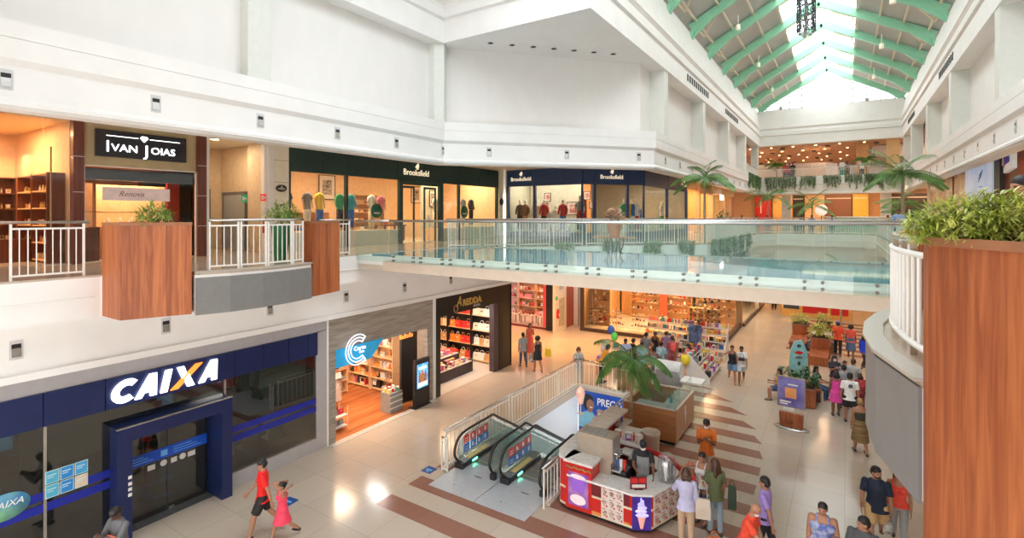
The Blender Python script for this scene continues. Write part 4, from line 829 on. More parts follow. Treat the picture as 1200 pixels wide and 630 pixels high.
# ---- far-left shop and jeweller: x local = world y ; front plane x = -16.3
K = Shop(-16.3, 0, pi / 2)
b = MB(); b.box(2.0, 3.45, 0, .3, Z2, 9.62); K.st('wall_upper_left_pier', b, ORNW)
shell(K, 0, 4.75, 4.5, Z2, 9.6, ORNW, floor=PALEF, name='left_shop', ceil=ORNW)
t = K.thing('shopfront_glass', 'tall frameless glass front of the orange-lit shop at the left edge', 'shop window', (3.45, .02, Z2)); b = MB(); b.box(0, .75, 0, .015, 0, 3.6); b.build('glass_pane', GLASS, t)
b = MB(); b.box(.78, 1.3, 0, .015, 0, 3.6); d_ = b.build('glass_door', GLASS, t); b = MB(); b.cyl((.9, -.05, .9), (.9, -.05, 2.9), .018); b.build('door_handle', mat('bronze', (.35, .18, .08), .3, metal=.6), d_)
for j, x in enumerate((3.7, 4.25)):
    zs = shelf_unit(K, (x - .2, 3.6, Z2), .52, .3, 2.3, 5, WOODD, 'dark wooden wall case of small wares in the far-left shop, %s' % ('left one', 'right one')[j], 0, 'wall cases of the far-left shop')
    stock(K, (x - .2, 3.6, Z2), .52, .3, zs, ['bottle', 'carton'], ['gold', 'cream', 'white'], .13, 'small gold or cream ware in the far-left shop case', 'ware', 'wares in the far-left shop', scale=.6)
for j in range(2):
    zs = shelf_unit(K, (4.38, 2.75 - j * 1.2, Z2), 1.15, .34, 2.3, 5, WOODD, 'dark wooden wall case on the right wall of the far-left shop, %s' % ('rear', 'front')[j], -pi / 2, 'right-hand wall cases of the far-left shop', m2=mat('lit_cream_panel', (.85, .55, .3), .5))
    stock(K, (4.38, 2.75 - j * 1.2, Z2), 1.15, .34, zs, ['bottle', 'carton', 'bottle'], ['gold', 'cream', 'white', 'tan'], .14, 'small gold or cream ware in the %s right-hand case of the far-left shop' % ('rear', 'front')[j], 'ware', 'wares, %s right-hand case' % ('rear', 'front')[j], rz=-pi / 2, scale=.7)
t = K.thing('display_counter', 'dark wooden glass-topped counter in the far-left shop', 'counter', (3.5, 1.6, Z2)); b = MB(); b.box(0, 1.1, 0, .5, 0, .6); b.build('body', WOODD, t); b = MB(); b.box(0, 1.1, 0, .5, .6, .95); b.build('glass_case', GLASS, t)
K.light((3.4, 2.0, 9.45), 1.6, 1.6, 150, (1, .60, .30)); K.light((4.0, 3.6, 8.9), 1.2, .3, 30, (1, .62, .32))
b = MB(); b.box(4.76, 4.98, -.12, .3, Z2, 9.62); b.box(7.7, 7.95, -.12, .3, Z2, 9.62); K.st('wall_dark_wood_piers', b, WOODD)
b = MB()
for z in (6.8, 7.7, 8.6): b.box(4.75, 4.99, -.125, -.11, z, z + .012); b.box(7.69, 7.96, -.125, -.11, z, z + .012)
b.box(4.99, 5.02, -.04, 0, Z2, 8.42); b.box(7.67, 7.7, -.04, 0, Z2, 8.42); b.box(4.99, 7.7, -.04, 0, 8.39, 8.42); K.st('trim_6', b, RAILW)
b = MB(); b.box(4.98, 7.7, 0, .25, 8.42, 9.62); K.st('wall_jeweller_header', b, mat('gold_beige_stone', (.52, .42, .24), .45, var=.12, scale=2))
t = K.thing('jeweller_sign', 'black sign board reading IVAN JOIAS with a white diamond', 'sign', (6.3, -.02, 8.66))
b = MB(); b.box(-1.08, 1.08, -.1, 0, 0, .70); b.build('board', mat('sign_black', (.02, .022, .03), .3), t)
ftext('initial_i', 'I', .42, LIT, t, (-.83, -.11, .26), ext=.01); ftext('initial_j', 'J', .42, LIT, t, (.06, -.11, .22), ext=.01)
ftext('name_first', 'VAN', .27, LIT, t, (-.45, -.11, .24), ext=.01, sx=1.1); ftext('name_second', 'OIAS', .27, LIT, t, (.47, -.11, .24), ext=.01, sx=1.05)
b = MB(); b.box(-.86, -.14, -.115, -.1, .545, .56); b.box(.14, .9, -.115, -.1, .545, .56); b.build('rule_line', LIT, t)
b = MB(); b.add([(x, y, z) for y in (-.118, -.1) for x, z in ((0, .46), (.1, .57), (.055, .62), (-.055, .62), (-.1, .57))], [(0, 1, 2, 3, 4), (9, 8, 7, 6, 5)] + [(i, i + 5, (i + 1) % 5 + 5, (i + 1) % 5) for i in range(5)]); b.build('diamond', LIT, t)
shell(K, 5.0, 7.7, 4.0, Z2, 8.6, mat('jeweller_inner', (.45, .22, .12), .5), floor=PALEF, name='jeweller')
t = K.thing('shopfront_glass', 'jeweller shop window between dark wooden piers', 'shop window', (5.02, .03, Z2)); b = MB(); b.box(0, .9, 0, .015, 0, 2.45); b.build('glass_pane', GLASS, t); b = MB(); b.box(.92, 2.62, 0, .015, 0, 2.45); b.build('glass_pane', GLASS, t)
b = MB(); b.box(0, 2.65, 0, .06, 2.15, 2.45); b.build('upper_glass_band', glass('dark_smoked_glass', (.25, .24, .22), .1), t)
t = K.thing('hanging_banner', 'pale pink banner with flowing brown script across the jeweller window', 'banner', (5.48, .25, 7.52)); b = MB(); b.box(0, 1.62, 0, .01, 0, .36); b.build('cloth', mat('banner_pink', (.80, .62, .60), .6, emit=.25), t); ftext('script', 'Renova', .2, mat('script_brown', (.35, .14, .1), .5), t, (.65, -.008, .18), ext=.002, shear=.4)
for j, (x, w) in enumerate([(5.05, .45), (5.75, 1.75)]):
    t = K.thing('jewel_cabinet', ('narrow lit shelf cabinet at the left of the jeweller window', 'wide cream display cabinet in the middle of the jeweller window')[j], 'display case', (x, .5 + j * .5, Z2))
    b = MB(); b.box(0, w, 0, .5, 0, .9); b.build('base', (WOODD, mat('cabinet_cream', (.72, .5, .3), .4))[j], t)
    b = MB(); b.box(0, w, 0, .5, 1.3, 1.33)
    b.build('shelf', GLASS, t); b = MB(); b.box(0, w, .5, .53, .9, 2.1); b.build('back_panel', mat('lit_cream_panel', (.85, .55, .3), .5), t)
    for q in range(int(w / .28)):
        t2 = K.thing('necklace_bust', 'small white necklace bust in the %s jeweller cabinet' % ('left', 'middle')[j], 'bust', (x + .18 + q * .28, .7 + j * .5, Z2 + .9), 0, 'necklace busts')
        b = MB(); b.lathe([(.06, 0), (.05, .02), (.07, .12), (.075, .17), (.03, .21), (.028, .27)], 10, sy=.5); b.build('bust', mat('velvet_white', (.85, .78, .68), .6), t2); b = MB(); b.tube([(.05 * cos(a * pi / 8 + pi), -.04, .2 + .08 * sin(a * pi / 8 + pi)) for a in range(9)], .005, 4); b.build('necklace', GOLD, t2)
b = MB(); b.box(0, .35, 0, .05, 0, 2.2); K.one('red_panel', b, mat('lacquer_red', (.35, .03, .02), .3), 'glossy dark red panel at the right end of the jeweller shop', 'panel', (7.3, .9, Z2))
K.light((6.3, 1.2, 8.42), 2.0, .8, 110, (1, .66, .38))
# ---- recess with service doors
b = MB(); b.box(7.95, 8.04, -.1, .3, Z2, 9.62); b.box(9.95, 10.12, -.12, .2, Z2, 9.62); b.box(9.86, 9.97, .0, .2, Z2, 9.62); K.st('trim_7', b, WHITE)
b = MB(); b.box(10.12, 10.72, -.06, .25, Z2, 9.62); K.st('wall_cream_panel', b, CRM)
b = MB()
for z in (6.75, 7.5, 8.25, 9.0): b.box(10.11, 10.73, -.065, -.05, z, z + .015)
K.st('trim_8', b, mat('joint_brown', (.35, .28, .2), .6))
b = MB(); b.box(7.7, 8.0, .3, 3.6, Z2, 9.62); b.box(7.7, 10.4, 3.6, 3.7, Z2, 9.62); b.box(9.97, 10.4, .2, 1.2, Z2, 9.62); b.box(10.3, 10.6, 1.2, 3.7, Z2, 9.62); K.st('wall_upper_recess', b, mat('peach_wall', (.74, .60, .44), .5))
b = MB(); b.box(8.55, 8.7, 2.2, 2.35, Z2, 9.62); K.st('trim_9', b, WARMW)
service_door(K, (8.75, 3.5, Z2), 1.05, 'grey service door with a rounded porthole in the upper-floor recess, beside the jeweller', h=2.15)
service_door(K, (9.98, 1.3, Z2), 1.4, 'second grey service door farther right in the upper-floor recess', h=2.0, rz=pi / 2)
extinguisher(K.P(9.92, -.2 + .25, Z2 + .62), 'red fire extinguisher hanging on the upper-floor recess column', pi / 2)
for j, (x, z, m) in enumerate([(9.25, 1.66, 'exit_green'), (9.72, 1.7, 'lit_red_banner'), (8.1, 2.2, 'exit_green')]):
    b = MB(); b.cur = 0; b.box(0, .2, 0, .01, 0, .24); b.cur = 1; b.box(.03, .1, -.004, 0, .05, .19); b.box(.12, .17, -.004, 0, .09, .15)
    K.one('safety_sign', b, [MATS[m], WHITE], ('small green escape sign in the upper recess', 'small red fire-point sign above the extinguisher', 'small green sign over the upper service door')[j], 'sign', (x, (.3, -.01, 3.4)[j], Z2 + z))
downlight('ceiling_lamp', K.P(8.7, .9, 9.6), .15, [STEEL, LAMP], 'round warm downlight in the ceiling of the upper recess', 'upper recess downlight'); K.light((9.1, 1.5, 9.55), .6, 1.2, 40, (1, .78, .5))
t = K.thing('wall_emblem', 'oval black shop emblem on the cream wall panel left of the green shopfront', 'sign', (10.42, -.07, 8.05)); b = MB(); b.lathe([(.001, 0), (.2, 0), (.2, .03), (.001, .03)], 22, sy=.62); b.xf(Matrix.Rotation(pi / 2, 4, 'X')); b.build('plate', BLACK, t)
b = MB(); b.box(-.12, .12, -.035, -.03, -.03, .0); b.add([(-.04, -.035, .02), (.05, -.035, .03), (0, -.035, .09)], [(0, 1, 2)]); b.build('emblem_mark', mat('pale_mark', (.7, .65, .5), .4), t)
# ---- green clothing shop
GRN = mat('dark_green_panel', (.010, .045, .042), .35, var=.1)
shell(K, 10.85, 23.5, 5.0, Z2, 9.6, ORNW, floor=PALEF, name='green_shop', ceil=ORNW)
t = K.thing('green_shopfront', 'dark green panelled clothing shopfront lettered Brooksfield', 'shopfront', (0, 0, Z2))
for a, c in ((10.72, 12.1), (12.1, 13.25), (13.25, 14.55), (14.55, 15.9), (15.9, 18.95), (18.95, 20.2), (20.2, 21.9), (21.9, 23.62)): b = MB(); b.box(a + .006, c - .006, -.06, .15, 2.78, 3.72); b.build('fascia_panel', GRN, t)
for x, w in ((10.74, .08), (13.2, .09), (16.05, .2), (18.7, .25), (20.15, .09), (23.5, .1)): b = MB(); b.box(x, x + w, -.03, .12, 0, 2.78); b.build('post', GRN, t)
for a, c in ((10.82, 13.2), (13.29, 16.05), (18.95, 20.15), (20.24, 23.5)): b = MB(); b.box(a, c, .03, .045, .0, 2.78); b.build('glass_pane', GLASS, t)
b = MB(); b.box(10.8, 16.05, .06, .4, 0, .62); b.build('window_plinth', CRM, t); b = MB(); b.box(18.95, 23.5, .06, .4, 0, .62); b.build('window_plinth', CRM, t)
b = MB(); b.box(10.85, 16.05, .42, 1.3, 0, .61); b.box(18.95, 23.4, .42, 1.3, 0, .61); b.build('window_deck', SHELFW, t)
b = MB(); b.box(16.25, 18.7, -.02, .08, 2.6, 2.78); b.build('door_lintel', GRN, t)
for x, a in ((16.3, .9), (17.75, .1)):
    b = MB(); b.box(x, x + .07, .1, .16, 0, 2.55); b.box(x + .75, x + .82, .1, .16, 0, 2.55); b.box(x, x + .82, .1, .16, 2.45, 2.55); b.build('door_frame', GRN, t)
t = K.thing('shop_sign', 'cream letters Brooksfield with a bird emblem on the dark green fascia', 'sign', (17.05, -.08, 9.06)); CRL = mat('lit_cream_letter', (1, .86, .62), .4, emit=.7, var=0)
ftext('sign_name', 'Brooksfield', .38, CRL, t, (0, 0, -.02), ext=.01, sx=.95)
def bird(t, x, z, s, m):
    b = MB()
    for pts in ([(-.14, .02), (-.03, .0), (.02, .07), (.0, .2)], [(0, .0), (.1, .06), (.05, .24), (.0, .1)], [(-.02, -.06), (.08, -.04), (.03, .02), (-.05, .0)]):
        b.add([(x + px * s, yy, z + pz * s) for yy in (-.012, 0) for px, pz in pts], [(0, 1, 2, 3), (7, 6, 5, 4), (0, 4, 5, 1), (1, 5, 6, 2), (2, 6, 7, 3), (3, 7, 4, 0)])
    b.build('bird_emblem', m, t)
bird(t, .05, .2, 1.1, CRL)
dress = [(11.2, 'blue', 'red', 'blue shirt and red shorts, leftmost'), (12.05, 'grey', 'white', 'pale grey shirt'), (12.6, 'yellow', 'blue', 'yellow tee and blue jeans'), (13.55, 'green', 'black', 'green jumper, beside the window post'), (14.1, 'teal', 'blue', 'pale teal top and dark skirt'), (15.2, 'white', 'cream', 'white shirt behind the round emblem'), (15.75, 'pink', 'tan', 'lilac top nearest the shop doors'), (22.2, 'black', 'black', 'black suit in the right-hand window'), (21.5, 'grey', 'grey', 'grey shirt in the right-hand window'), (19.3, 'white', 'cream', 'white shirt behind the right-hand emblem')]
for j, (x, tp, bt, l) in enumerate(dress): mannequin(K, (x, .8, Z2 + .612), 0, tp, bt, 'headless mannequin in ' + l + ' of the green-fronted shop', 'mannequins in the green-fronted shop', head=False, long=tp in ('green', 'teal', 'black'))
for j, (x, y, z, w, h, l) in enumerate([(12.3, 4.95, 7.9, .95, 1.2, 'left one in the left window'), (15.6, 4.95, 7.9, .95, 1.2, 'right one in the left window'), (19.95, 1.8, 7.6, .5, .85, 'leftmost in the right window'), (21.9, 4.99, 7.85, .85, 1.0, 'second in the right window'), (22.95, 4.99, 7.8, .85, 1.0, 'third in the right window')]): picture(K, (x, y, z), w, h, 'black framed photograph on the wall of the green-fronted shop, ' + l, PHOTO)
b = MB(); b.box(19.4, 20.7, 1.81, 1.9, 0, 3.5); b.cur = 0; K.one('backdrop_board', b, mat('panel_pale_green', (.55, .58, .48), .5), 'pale upright panel carrying a framed photograph in the right green-shop window', 'panel', (0, 0, Z2))
for j, (x, g) in enumerate([(14.75, 'left'), (20.6, 'right')]):
    t = K.thing('window_emblem', 'round green emblem disc hanging in the %s window of the green-fronted shop' % g, 'sign', (x, .0, Z2 + 1.42)); b = MB(); b.lathe([(.001, 0), (.3, 0), (.3, .02), (.001, .02)], 26); b.xf(Matrix.Rotation(pi / 2, 4, 'X')); b.build('disc', mat('emblem_green', (.01, .12, .08), .35), t); bird(t, 0, .02, .9, mat('pale_mark', (.7, .65, .5), .4))
    b = MB(); b.box(-.16, .16, -.03, -.02, -.12, -.07); b.build('name_bar', mat('pale_mark', (.7, .65, .5), .4), t)
zs = shelf_unit(K, (16.9, 4.4, Z2), 2.0, .45, 2.3, 5, SHELFW, 'wooden shelves of folded clothes seen through the doors of the green-fronted shop'); stock(K, (16.9, 4.4, Z2), 2.0, .45, zs, ['folded_clothes'], ['white', 'tan', 'grey', 'brown'], .36, 'stack of folded clothes on the shelves behind the green shop doors', 'clothes', 'folded clothes in the green-fronted shop')
zs = shelf_unit(K, (13.4, 4.4, Z2), 2.4, .45, 1.4, 3, SHELFW, 'low wooden shelves of folded clothes behind the left window of the green-fronted shop'); stock(K, (13.4, 4.4, Z2), 2.4, .45, zs, ['folded_clothes'], ['white', 'tan', 'grey', 'brown', 'blue'], .36, 'stack of folded clothes on the low shelves of the green-fronted shop', 'clothes', 'folded clothes, low shelves of the green-fronted shop')
t = K.thing('display_table', 'dark wooden table of clothes inside the doors of the green-fronted shop', 'table', (16.9, 1.8, Z2)); b = MB(); b.box(0, 1.4, 0, .8, .72, .78); b.build('top', WOODD, t)
for sx in (.05, 1.27):
    for sy in (.05, .67): b = MB(); b.box(sx, sx + .08, sy, sy + .08, 0, .72); b.build('leg', WOODD, t)
for q in range(3): K.put('folded_clothes', ['red', 'tan', 'black'][q], (17.2 + q * .42, 2.2, Z2 + .785), 0, '%s folded clothes on the dark table inside the green shop doors' % ['red', 'tan', 'black'][q], 'clothes', None)
t = K.thing('rope_post', 'slim steel notice stand in front of the green shop doors', 'stand', (17.3, -.6, Z2)); b = MB(); b.cyl((0, 0, 0), (0, 0, 1.0), .02); b.build('pole', STEEL, t); b = MB(); b.cyl((0, 0, 0), (0, 0, .02), .15, n=14); b.build('base', STEEL, t); b = MB(); b.box(-.1, .1, -.01, .0, 1.0, 1.2); b.build('card', WHITE, t)
for x in (12.2, 14.8, 17.5, 20, 22.3): K.light((x, 1.3, 9.45), 1.6, 1.6, 120, (1, .70, .42))
b = MB(); b.box(23.6, 24.0, -.12, .4, Z2, 9.62); K.st('wall_cream_column', b, CRM)
t = K.thing('wall_emblem', 'round black shop emblem on the cream column between green and navy shops', 'sign', (23.8, -.13, 7.9)); b = MB(); b.lathe([(.001, 0), (.2, 0), (.2, .03), (.001, .03)], 22); b.xf(Matrix.Rotation(pi / 2, 4, 'X')); b.build('plate', BLACK, t); bird(t, 0, .0, .6, mat('pale_mark', (.7, .65, .5), .4))
# ---- navy clothing shop: three facets
NV = mat('navy_shop_panel', (.025, .06, .17), .35, var=.05)
pts = [(-15.75, 23.72), (-11.15, 23.72), (-8.85, 26.4), (-8.85, 35.0)]
NS = Shop(0, 0, 0)
GW = mat('grey_green_inner', (.62, .60, .50), .5)
b = MB(); b.strip([(-8.9, 35), (-8.9, 35.2), (-15.9, 35.2), (-15.9, 23.8)], [(-.1, Z2), (0, Z2), (0, 9.6), (-.1, 9.6)]); NS.st('wall_navy_shop', b, GW)
b = MB(); b.prism([(-15.7, 29), (-15.7, 23.9), (-11.3, 23.9), (-9.1, 26.5), (-9.1, 35), (-15.7, 35)], 9.45, 9.55); NS.st('ceiling_navy_shop', b, GW)
b = MB(); b.box(-15.7, -12.3, 26.2, 26.3, Z2, 9.45); NS.st('wall_navy_display_back', b, GW)
t = thing('navy_shopfront', 'navy blue panelled clothing shopfront with angled corner', 'shopfront')
def seg(i, a, c): # sub-segment of facet i between fractions
    p, q = Vector(pts[i]), Vector(pts[i + 1]); return [tuple(p + (q - p) * a), tuple(p + (q - p) * c)]
for i, cuts in ((0, [0, .37, .74, 1]), (1, [0, .2, .72, 1]), (2, [0, .5, 1])):
    for a, c in zip(cuts, cuts[1:]):
        b = MB(); b.strip(seg(i, a + .003, c - .003), [(-.15, 8.72), (.05, 8.72), (.05, 8.78), (.03, 8.8), (.03, 9.5), (.05, 9.52), (.05, 9.6), (-.15, 9.6)]); fixn(b.build('fascia_panel', NV, t))
for i, f_ in ((0, 0), (0, .37), (0, .985), (1, .17), (1, .70), (1, .985), (2, .48), (2, .99)):
    d_ = (Vector(pts[i + 1]) - Vector(pts[i])).length; b = MB(); b.strip(seg(i, f_, min(1, f_ + .14 / d_)), [(-.1, Z2), (.04, Z2), (.04, 8.72), (-.1, 8.72)]); fixn(b.build('post', NV, t))
for i, a, c in ((0, .02, .37), (0, .4, .98), (1, .02, .17), (1, .75, .98), (2, .02, .48), (2, .52, .98)):
    b = MB(); b.strip(seg(i, a, c), [(-.05, Z2 + .02), (-.035, Z2 + .02), (-.035, 8.72), (-.05, 8.72)]); b.build('glass_pane', GLASS, t)
for i, a, c in ((0, .02, .98), (1, .02, .17), (1, .75, .98), (2, .02, .98)):
    b = MB(); b.strip(seg(i, a, c), [(-.4, Z2), (-.0, Z2), (-.0, Z2 + .35), (-.4, Z2 + .35)]); fixn(b.build('window_plinth', NV, t))
def navsign(K, p, label, s=1):
    t = K.thing('shop_sign', label, 'sign', p); ftext('sign_name', 'Brooksfield', .3 * s, CRL, t, (0, 0, 0), ext=.01, sx=.95); bird(t, .02, .22 * s, .9 * s, CRL)
N0 = Shop(-15.75, 23.72, 0); N1 = Shop(-11.15, 23.72, atan2(2.68, 2.3)); N2 = Shop(-8.85, 26.4, pi / 2)
navsign(N0, (.95, -.08, 9.1), 'cream letters Brooksfield at the left end of the navy fascia'); navsign(N1, (1.6, -.08, 9.1), 'cream letters Brooksfield over the doors of the navy shop'); navsign(N2, (7.7, -.08, 9.1), 'cream letters Brooksfield at the right end of the navy fascia', .9)
nd = [(N0, .45, 'black', 'black', 1, 'dark suit, leftmost in the left window'), (N0, .8, 'brown', 'tan', 1, 'brown jacket in the left window'), (N0, 1.15, 'cream', 'black', .7, 'small child mannequin in cream top in the left window'), (N0, 1.35, 'white', 'grey', .7, 'small child mannequin in white at the left window post'), (N0, 1.5, 'cream', 'cream', 1, 'cream outfit beside the left window post'),
      (N0, 2.0, 'red', 'black', 1, 'dark red jumper at the left of the wide window'), (N0, 2.7, 'white', 'cream', .8, 'white shirt in the middle of the wide window'), (N0, 3.15, 'red', 'blue', 1, 'bright red shirt in the wide window'), (N0, 4.15, 'grey', 'black', 1.1, 'tall mannequin in dark grey shirt near the angled corner'), (N0, 2.35, 'white', 'white', .7, 'small child mannequin in white in the wide window'),
      (N1, .25, 'red', 'blue', .8, 'red top left of the navy shop doors'), (N1, 2.7, 'green', 'yellow', 1, 'green and yellow outfit right of the doors'), (N1, 2.95, 'yellow', 'yellow', 1, 'yellow outfit right of the doors'), (N1, 3.2, 'blue', 'white', 1, 'blue shirt at the angled window'), (N1, 3.4, 'white', 'red', 1, 'white top and red trousers at the angled window'), (N2, 1.2, 'blue', 'grey', .8, 'blue shirt in the side window'), (N2, 5.2, 'white', 'green', 1, 'white top in the far side window'), (N2, 6.2, 'cream', 'yellow', 1, 'cream top in the far side window')]
for K_, x, tp, bt, sc_, l in nd:
    m_ = mannequin(K_, (x, .65, Z2 + .36), 0, tp, bt, 'pale mannequin, ' + l, 'mannequins in the navy shop', head=True, long=tp in ('black', 'brown', 'red'), mcol=(.78, .72, .64)); m_.scale = (sc_,) * 3
RB = mat('flag_red_blue', (.5, .05, .04), .5, col2=(.75, .55, .45), scale=6)
WF = WOODD
for j, (x, z, w, h) in enumerate([(1.0, 8.15, .42, .5), (.82, 7.55, .42, .5), (2.45, 7.35, .85, .75), (3.5, 8.2, .42, .48), (3.85, 7.7, .42, .42)]):
    picture(N0, (x, 2.47, z - .2), w, h, 'small framed picture in the navy shop windows, %s' % ('upper one in the left window', 'lower one in the left window', 'large red patterned one', 'upper one near the corner', 'lower one near the corner')[j], RB, frame=WF)
for j in range(3): N0.put('toy_box', ['red', 'brown', 'blue'][j], (2.4 + j * .55, .45, Z2 + .36), 0, '%s boxed item on the plinth of the wide navy shop window' % ['red', 'brown', 'blue'][j], 'box', None)
zs = shelf_unit(N1, (.6, 4.5, Z2), 1.7, .45, 2.3, 5, WOODD, 'dark shelves of clothes behind the navy shop doors'); stock(N1, (.6, 4.5, Z2), 1.7, .45, zs, ['folded_clothes'], ['orange', 'red', 'brown', 'tan'], .36, 'stack of folded clothes behind the navy shop doors', 'clothes', 'folded clothes in the navy shop')
b = MB(); b.box(-.3, 2.8, 5.0, 5.1, Z2, 9.4); N1.st('wall_navy_shop_rear', b, mat('orange_rear', (.85, .42, .18), .5))
N0.light((1.2, 1.2, 9.35), 1.6, 1.2, 60, (1, .9, .7)); N0.light((3.4, 1.3, 9.35), 1.8, 1.2, 60, (1, .9, .72)); N1.light((1.5, 3.0, 9.35), 1.6, 1.6, 170, (1, .6, .3)); N2.light((4, 2.0, 9.35), 6, 1.2, 160, (1, .75, .5))
# ---- shops beyond the navy one, along x = -8.85
K = Shop(-9.0, 35.2, pi / 2)
b = MB(); b.box(0, .35, -.1, .3, Z2, 9.62); b.box(3.6, 4.0, -.1, .3, Z2, 9.62); b.box(8.2, 8.7, -.1, .3, Z2, 9.62); b.box(13.2, 13.7, -.1, .3, Z2, 9.62); b.box(0, 18, 0, .3, 8.95, 9.62); K.st('wall_upper_far_left', b, ORNW)
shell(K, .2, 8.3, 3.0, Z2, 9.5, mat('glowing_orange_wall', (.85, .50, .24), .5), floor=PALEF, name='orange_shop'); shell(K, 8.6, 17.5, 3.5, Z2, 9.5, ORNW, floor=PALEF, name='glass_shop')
t = K.thing('curved_canopy', 'cream rounded canopy with white letters over the orange shop', 'canopy', (6.0, -.05, 8.55)); b = MB(); b.prism([(1.9 * cos(a), -1.1 * sin(a)) for a in [pi * q / 14 for q in range(15)]], .2, .6); fixn(b.build('canopy', mat('canopy_cream', (.75, .55, .38), .45), t)); b = MB()
for q in (-.45, 0, .45): b.box(q - .13, q + .13, -1.16, -1.1, -.25, .15)
b.build('white_letters', LIT, t)
for j, (x, w) in enumerate([(4.6, 1.2), (6.4, 1.2)]):
    zs = shelf_unit(K, (x, 2.4, Z2), w, .35, 1.9, 4, SHELFW, 'shelves of dark goods in the orange shop beyond the navy front, %s' % ('near one', 'far one')[j], 0, 'shelves of the orange shop'); stock(K, (x, 2.4, Z2), w, .35, zs, ['handbag', 'boot'], ['black', 'brown'], .36, 'dark goods in the orange shop beyond the navy front', 'goods', 'goods in the orange shop')
t = K.thing('shop_window', 'greenish glazed shopfront before the red wall at the far end', 'shop window', (9, -.02, Z2)); b = MB(); b.box(0, 4.2, 0, .015, 0, 3.0); b.build('glass_pane', TEAL, t); b = MB(); b.box(4.8, 8.8, 0, .015, 0, 3.0); b.build('glass_pane', TEAL, t)
K.light((2.2, 1.4, 9.35), 2.6, 1.8, 170, (1, .58, .26)); K.light((6.2, 1.4, 9.35), 2.6, 1.8, 170, (1, .58, .26)); K.light((12.5, 1.6, 9.35), 5, 1.6, 220, (1, .68, .4))
# ---- far end of the second floor, shops behind the lounge (y about 58)
K = Shop(-9, 58, 0)
b = MB(); b.box(-6, 24, 2.5, 2.7, Z2, 9.62); K.st('wall_upper_far_end', b, mat('deep_orange_wall', (.62, .34, .16), .5))
for j, (x, w, col, l) in enumerate([(1.0, 1.5, (.45, .02, .02), 'tall glossy red wall panel with white stripes at the far left'), (2.7, 1.8, (.62, .36, .10), 'amber glowing panel behind the far palms'), (4.55, .95, (.03, .025, .02), 'black doorway panel of the far row'), (5.6, 1.7, (.72, .50, .26), 'bright cream shop interior panel of the far row'), (7.4, 2.15, (.20, .09, .05), 'brown mirror-like wall panel of the far row'), (9.65, 1.25, (.62, .42, .06), 'yellow wall panel of the far row'), (12.6, 3.0, (.05, .03, .025), 'dark recess panel at the far right')]):
    b = MB(); b.cur = 0; b.box(0, w, 0, .15, 0, 3.3); b.cur = 1
    if j == 0: b.box(.5, .6, -.02, 0, 1.5, 2.9)
    else: b.box(.05, w - .05, -.02, 0, 2.9, 2.98)
    K.one('wall_panel', b, [mat('panel_%d' % j, col, .3, var=.12), mat('panel_trim', (.75, .65, .5), .4)], l, 'wall panel', (x, 1.8, Z2))
for j, x in enumerate((4.0, 11.6)): b = MB(); b.box(x, x + .75, -3.6, -2.85, Z2, 9.62); K.st('trim_far_column', b, GREYW)
t = K.thing('round_lamp', 'large white globe lamp on a stand at the far lounge', 'lamp', (7.2, -3, Z2)); b = MB(); b.ball((0, 0, 1.75), .5, 16, 10); b.build('globe', mat('globe_white', (.9, .88, .82), .4, emit=.5), t); b = MB(); b.cyl((0, 0, 0), (0, 0, 1.3), .04); b.build('stand', BLACK, t)
t = K.thing('juice_bar', 'long green and white counter at the far lounge', 'counter', (7.6, -6, Z2)); b = MB(); b.box(0, 5.2, 0, 1.2, 0, 1.1); b.build('body', mat('counter_green', (.30, .48, .36), .4), t); b = MB(); b.box(-.05, 5.25, -.05, 1.25, 1.1, 1.16); b.build('top', WHITE, t)
for x in (3, 9, 15, 20): K.light((x, -.5, 9.5), 3.5, 3, 200, (1, .6, .33))
K.light((12, -8, 9.5), 12, 3, 160, (1, .7, .45))
# ---- right-hand side of the second floor: front plane x = 5.1, x local runs towards the camera
K = Shop(5.1, 48, -pi / 2)
b = MB(); b.box(0, 48, 0, .3, 9.3, 9.62); K.st('wall_upper_right_header', b, mat('brown_header', (.30, .20, .13), .5))
b = MB()
for x in (0, 4.0, 8.0, 12.1, 17.0): b.box(x, x + .5, -.05, .35, Z2, 9.4)
K.st('wall_upper_right_piers', b, WARMW)
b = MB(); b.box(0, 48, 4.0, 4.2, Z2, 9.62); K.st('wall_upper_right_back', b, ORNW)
t = K.thing('shop_window', 'glazed orange-lit shopfronts along the right side before the blue poster', 'shop window', (0, .02, Z2))
for x in (.5, 4.5, 8.5, 12.6): b = MB(); b.box(x, x + 3.5, 0, .015, 0, 3.4); b.build('glass_pane', GLASS, t)
for x in (14.3, 10.2): b = MB(); b.box(x, x + .08, -.03, .05, 0, 3.4); b.build('mullion', WOODD, t)
for j in range(4):
    zs = shelf_unit(K, (2.0 + j * 4, 3.5, Z2), 2.4, .4, 2.4, 4, WOODD, 'dark wooden shelves in the right-hand glazed shops, %s' % ('farthest', 'third', 'second', 'nearest')[j], 0, 'shelves of the right-hand shops')
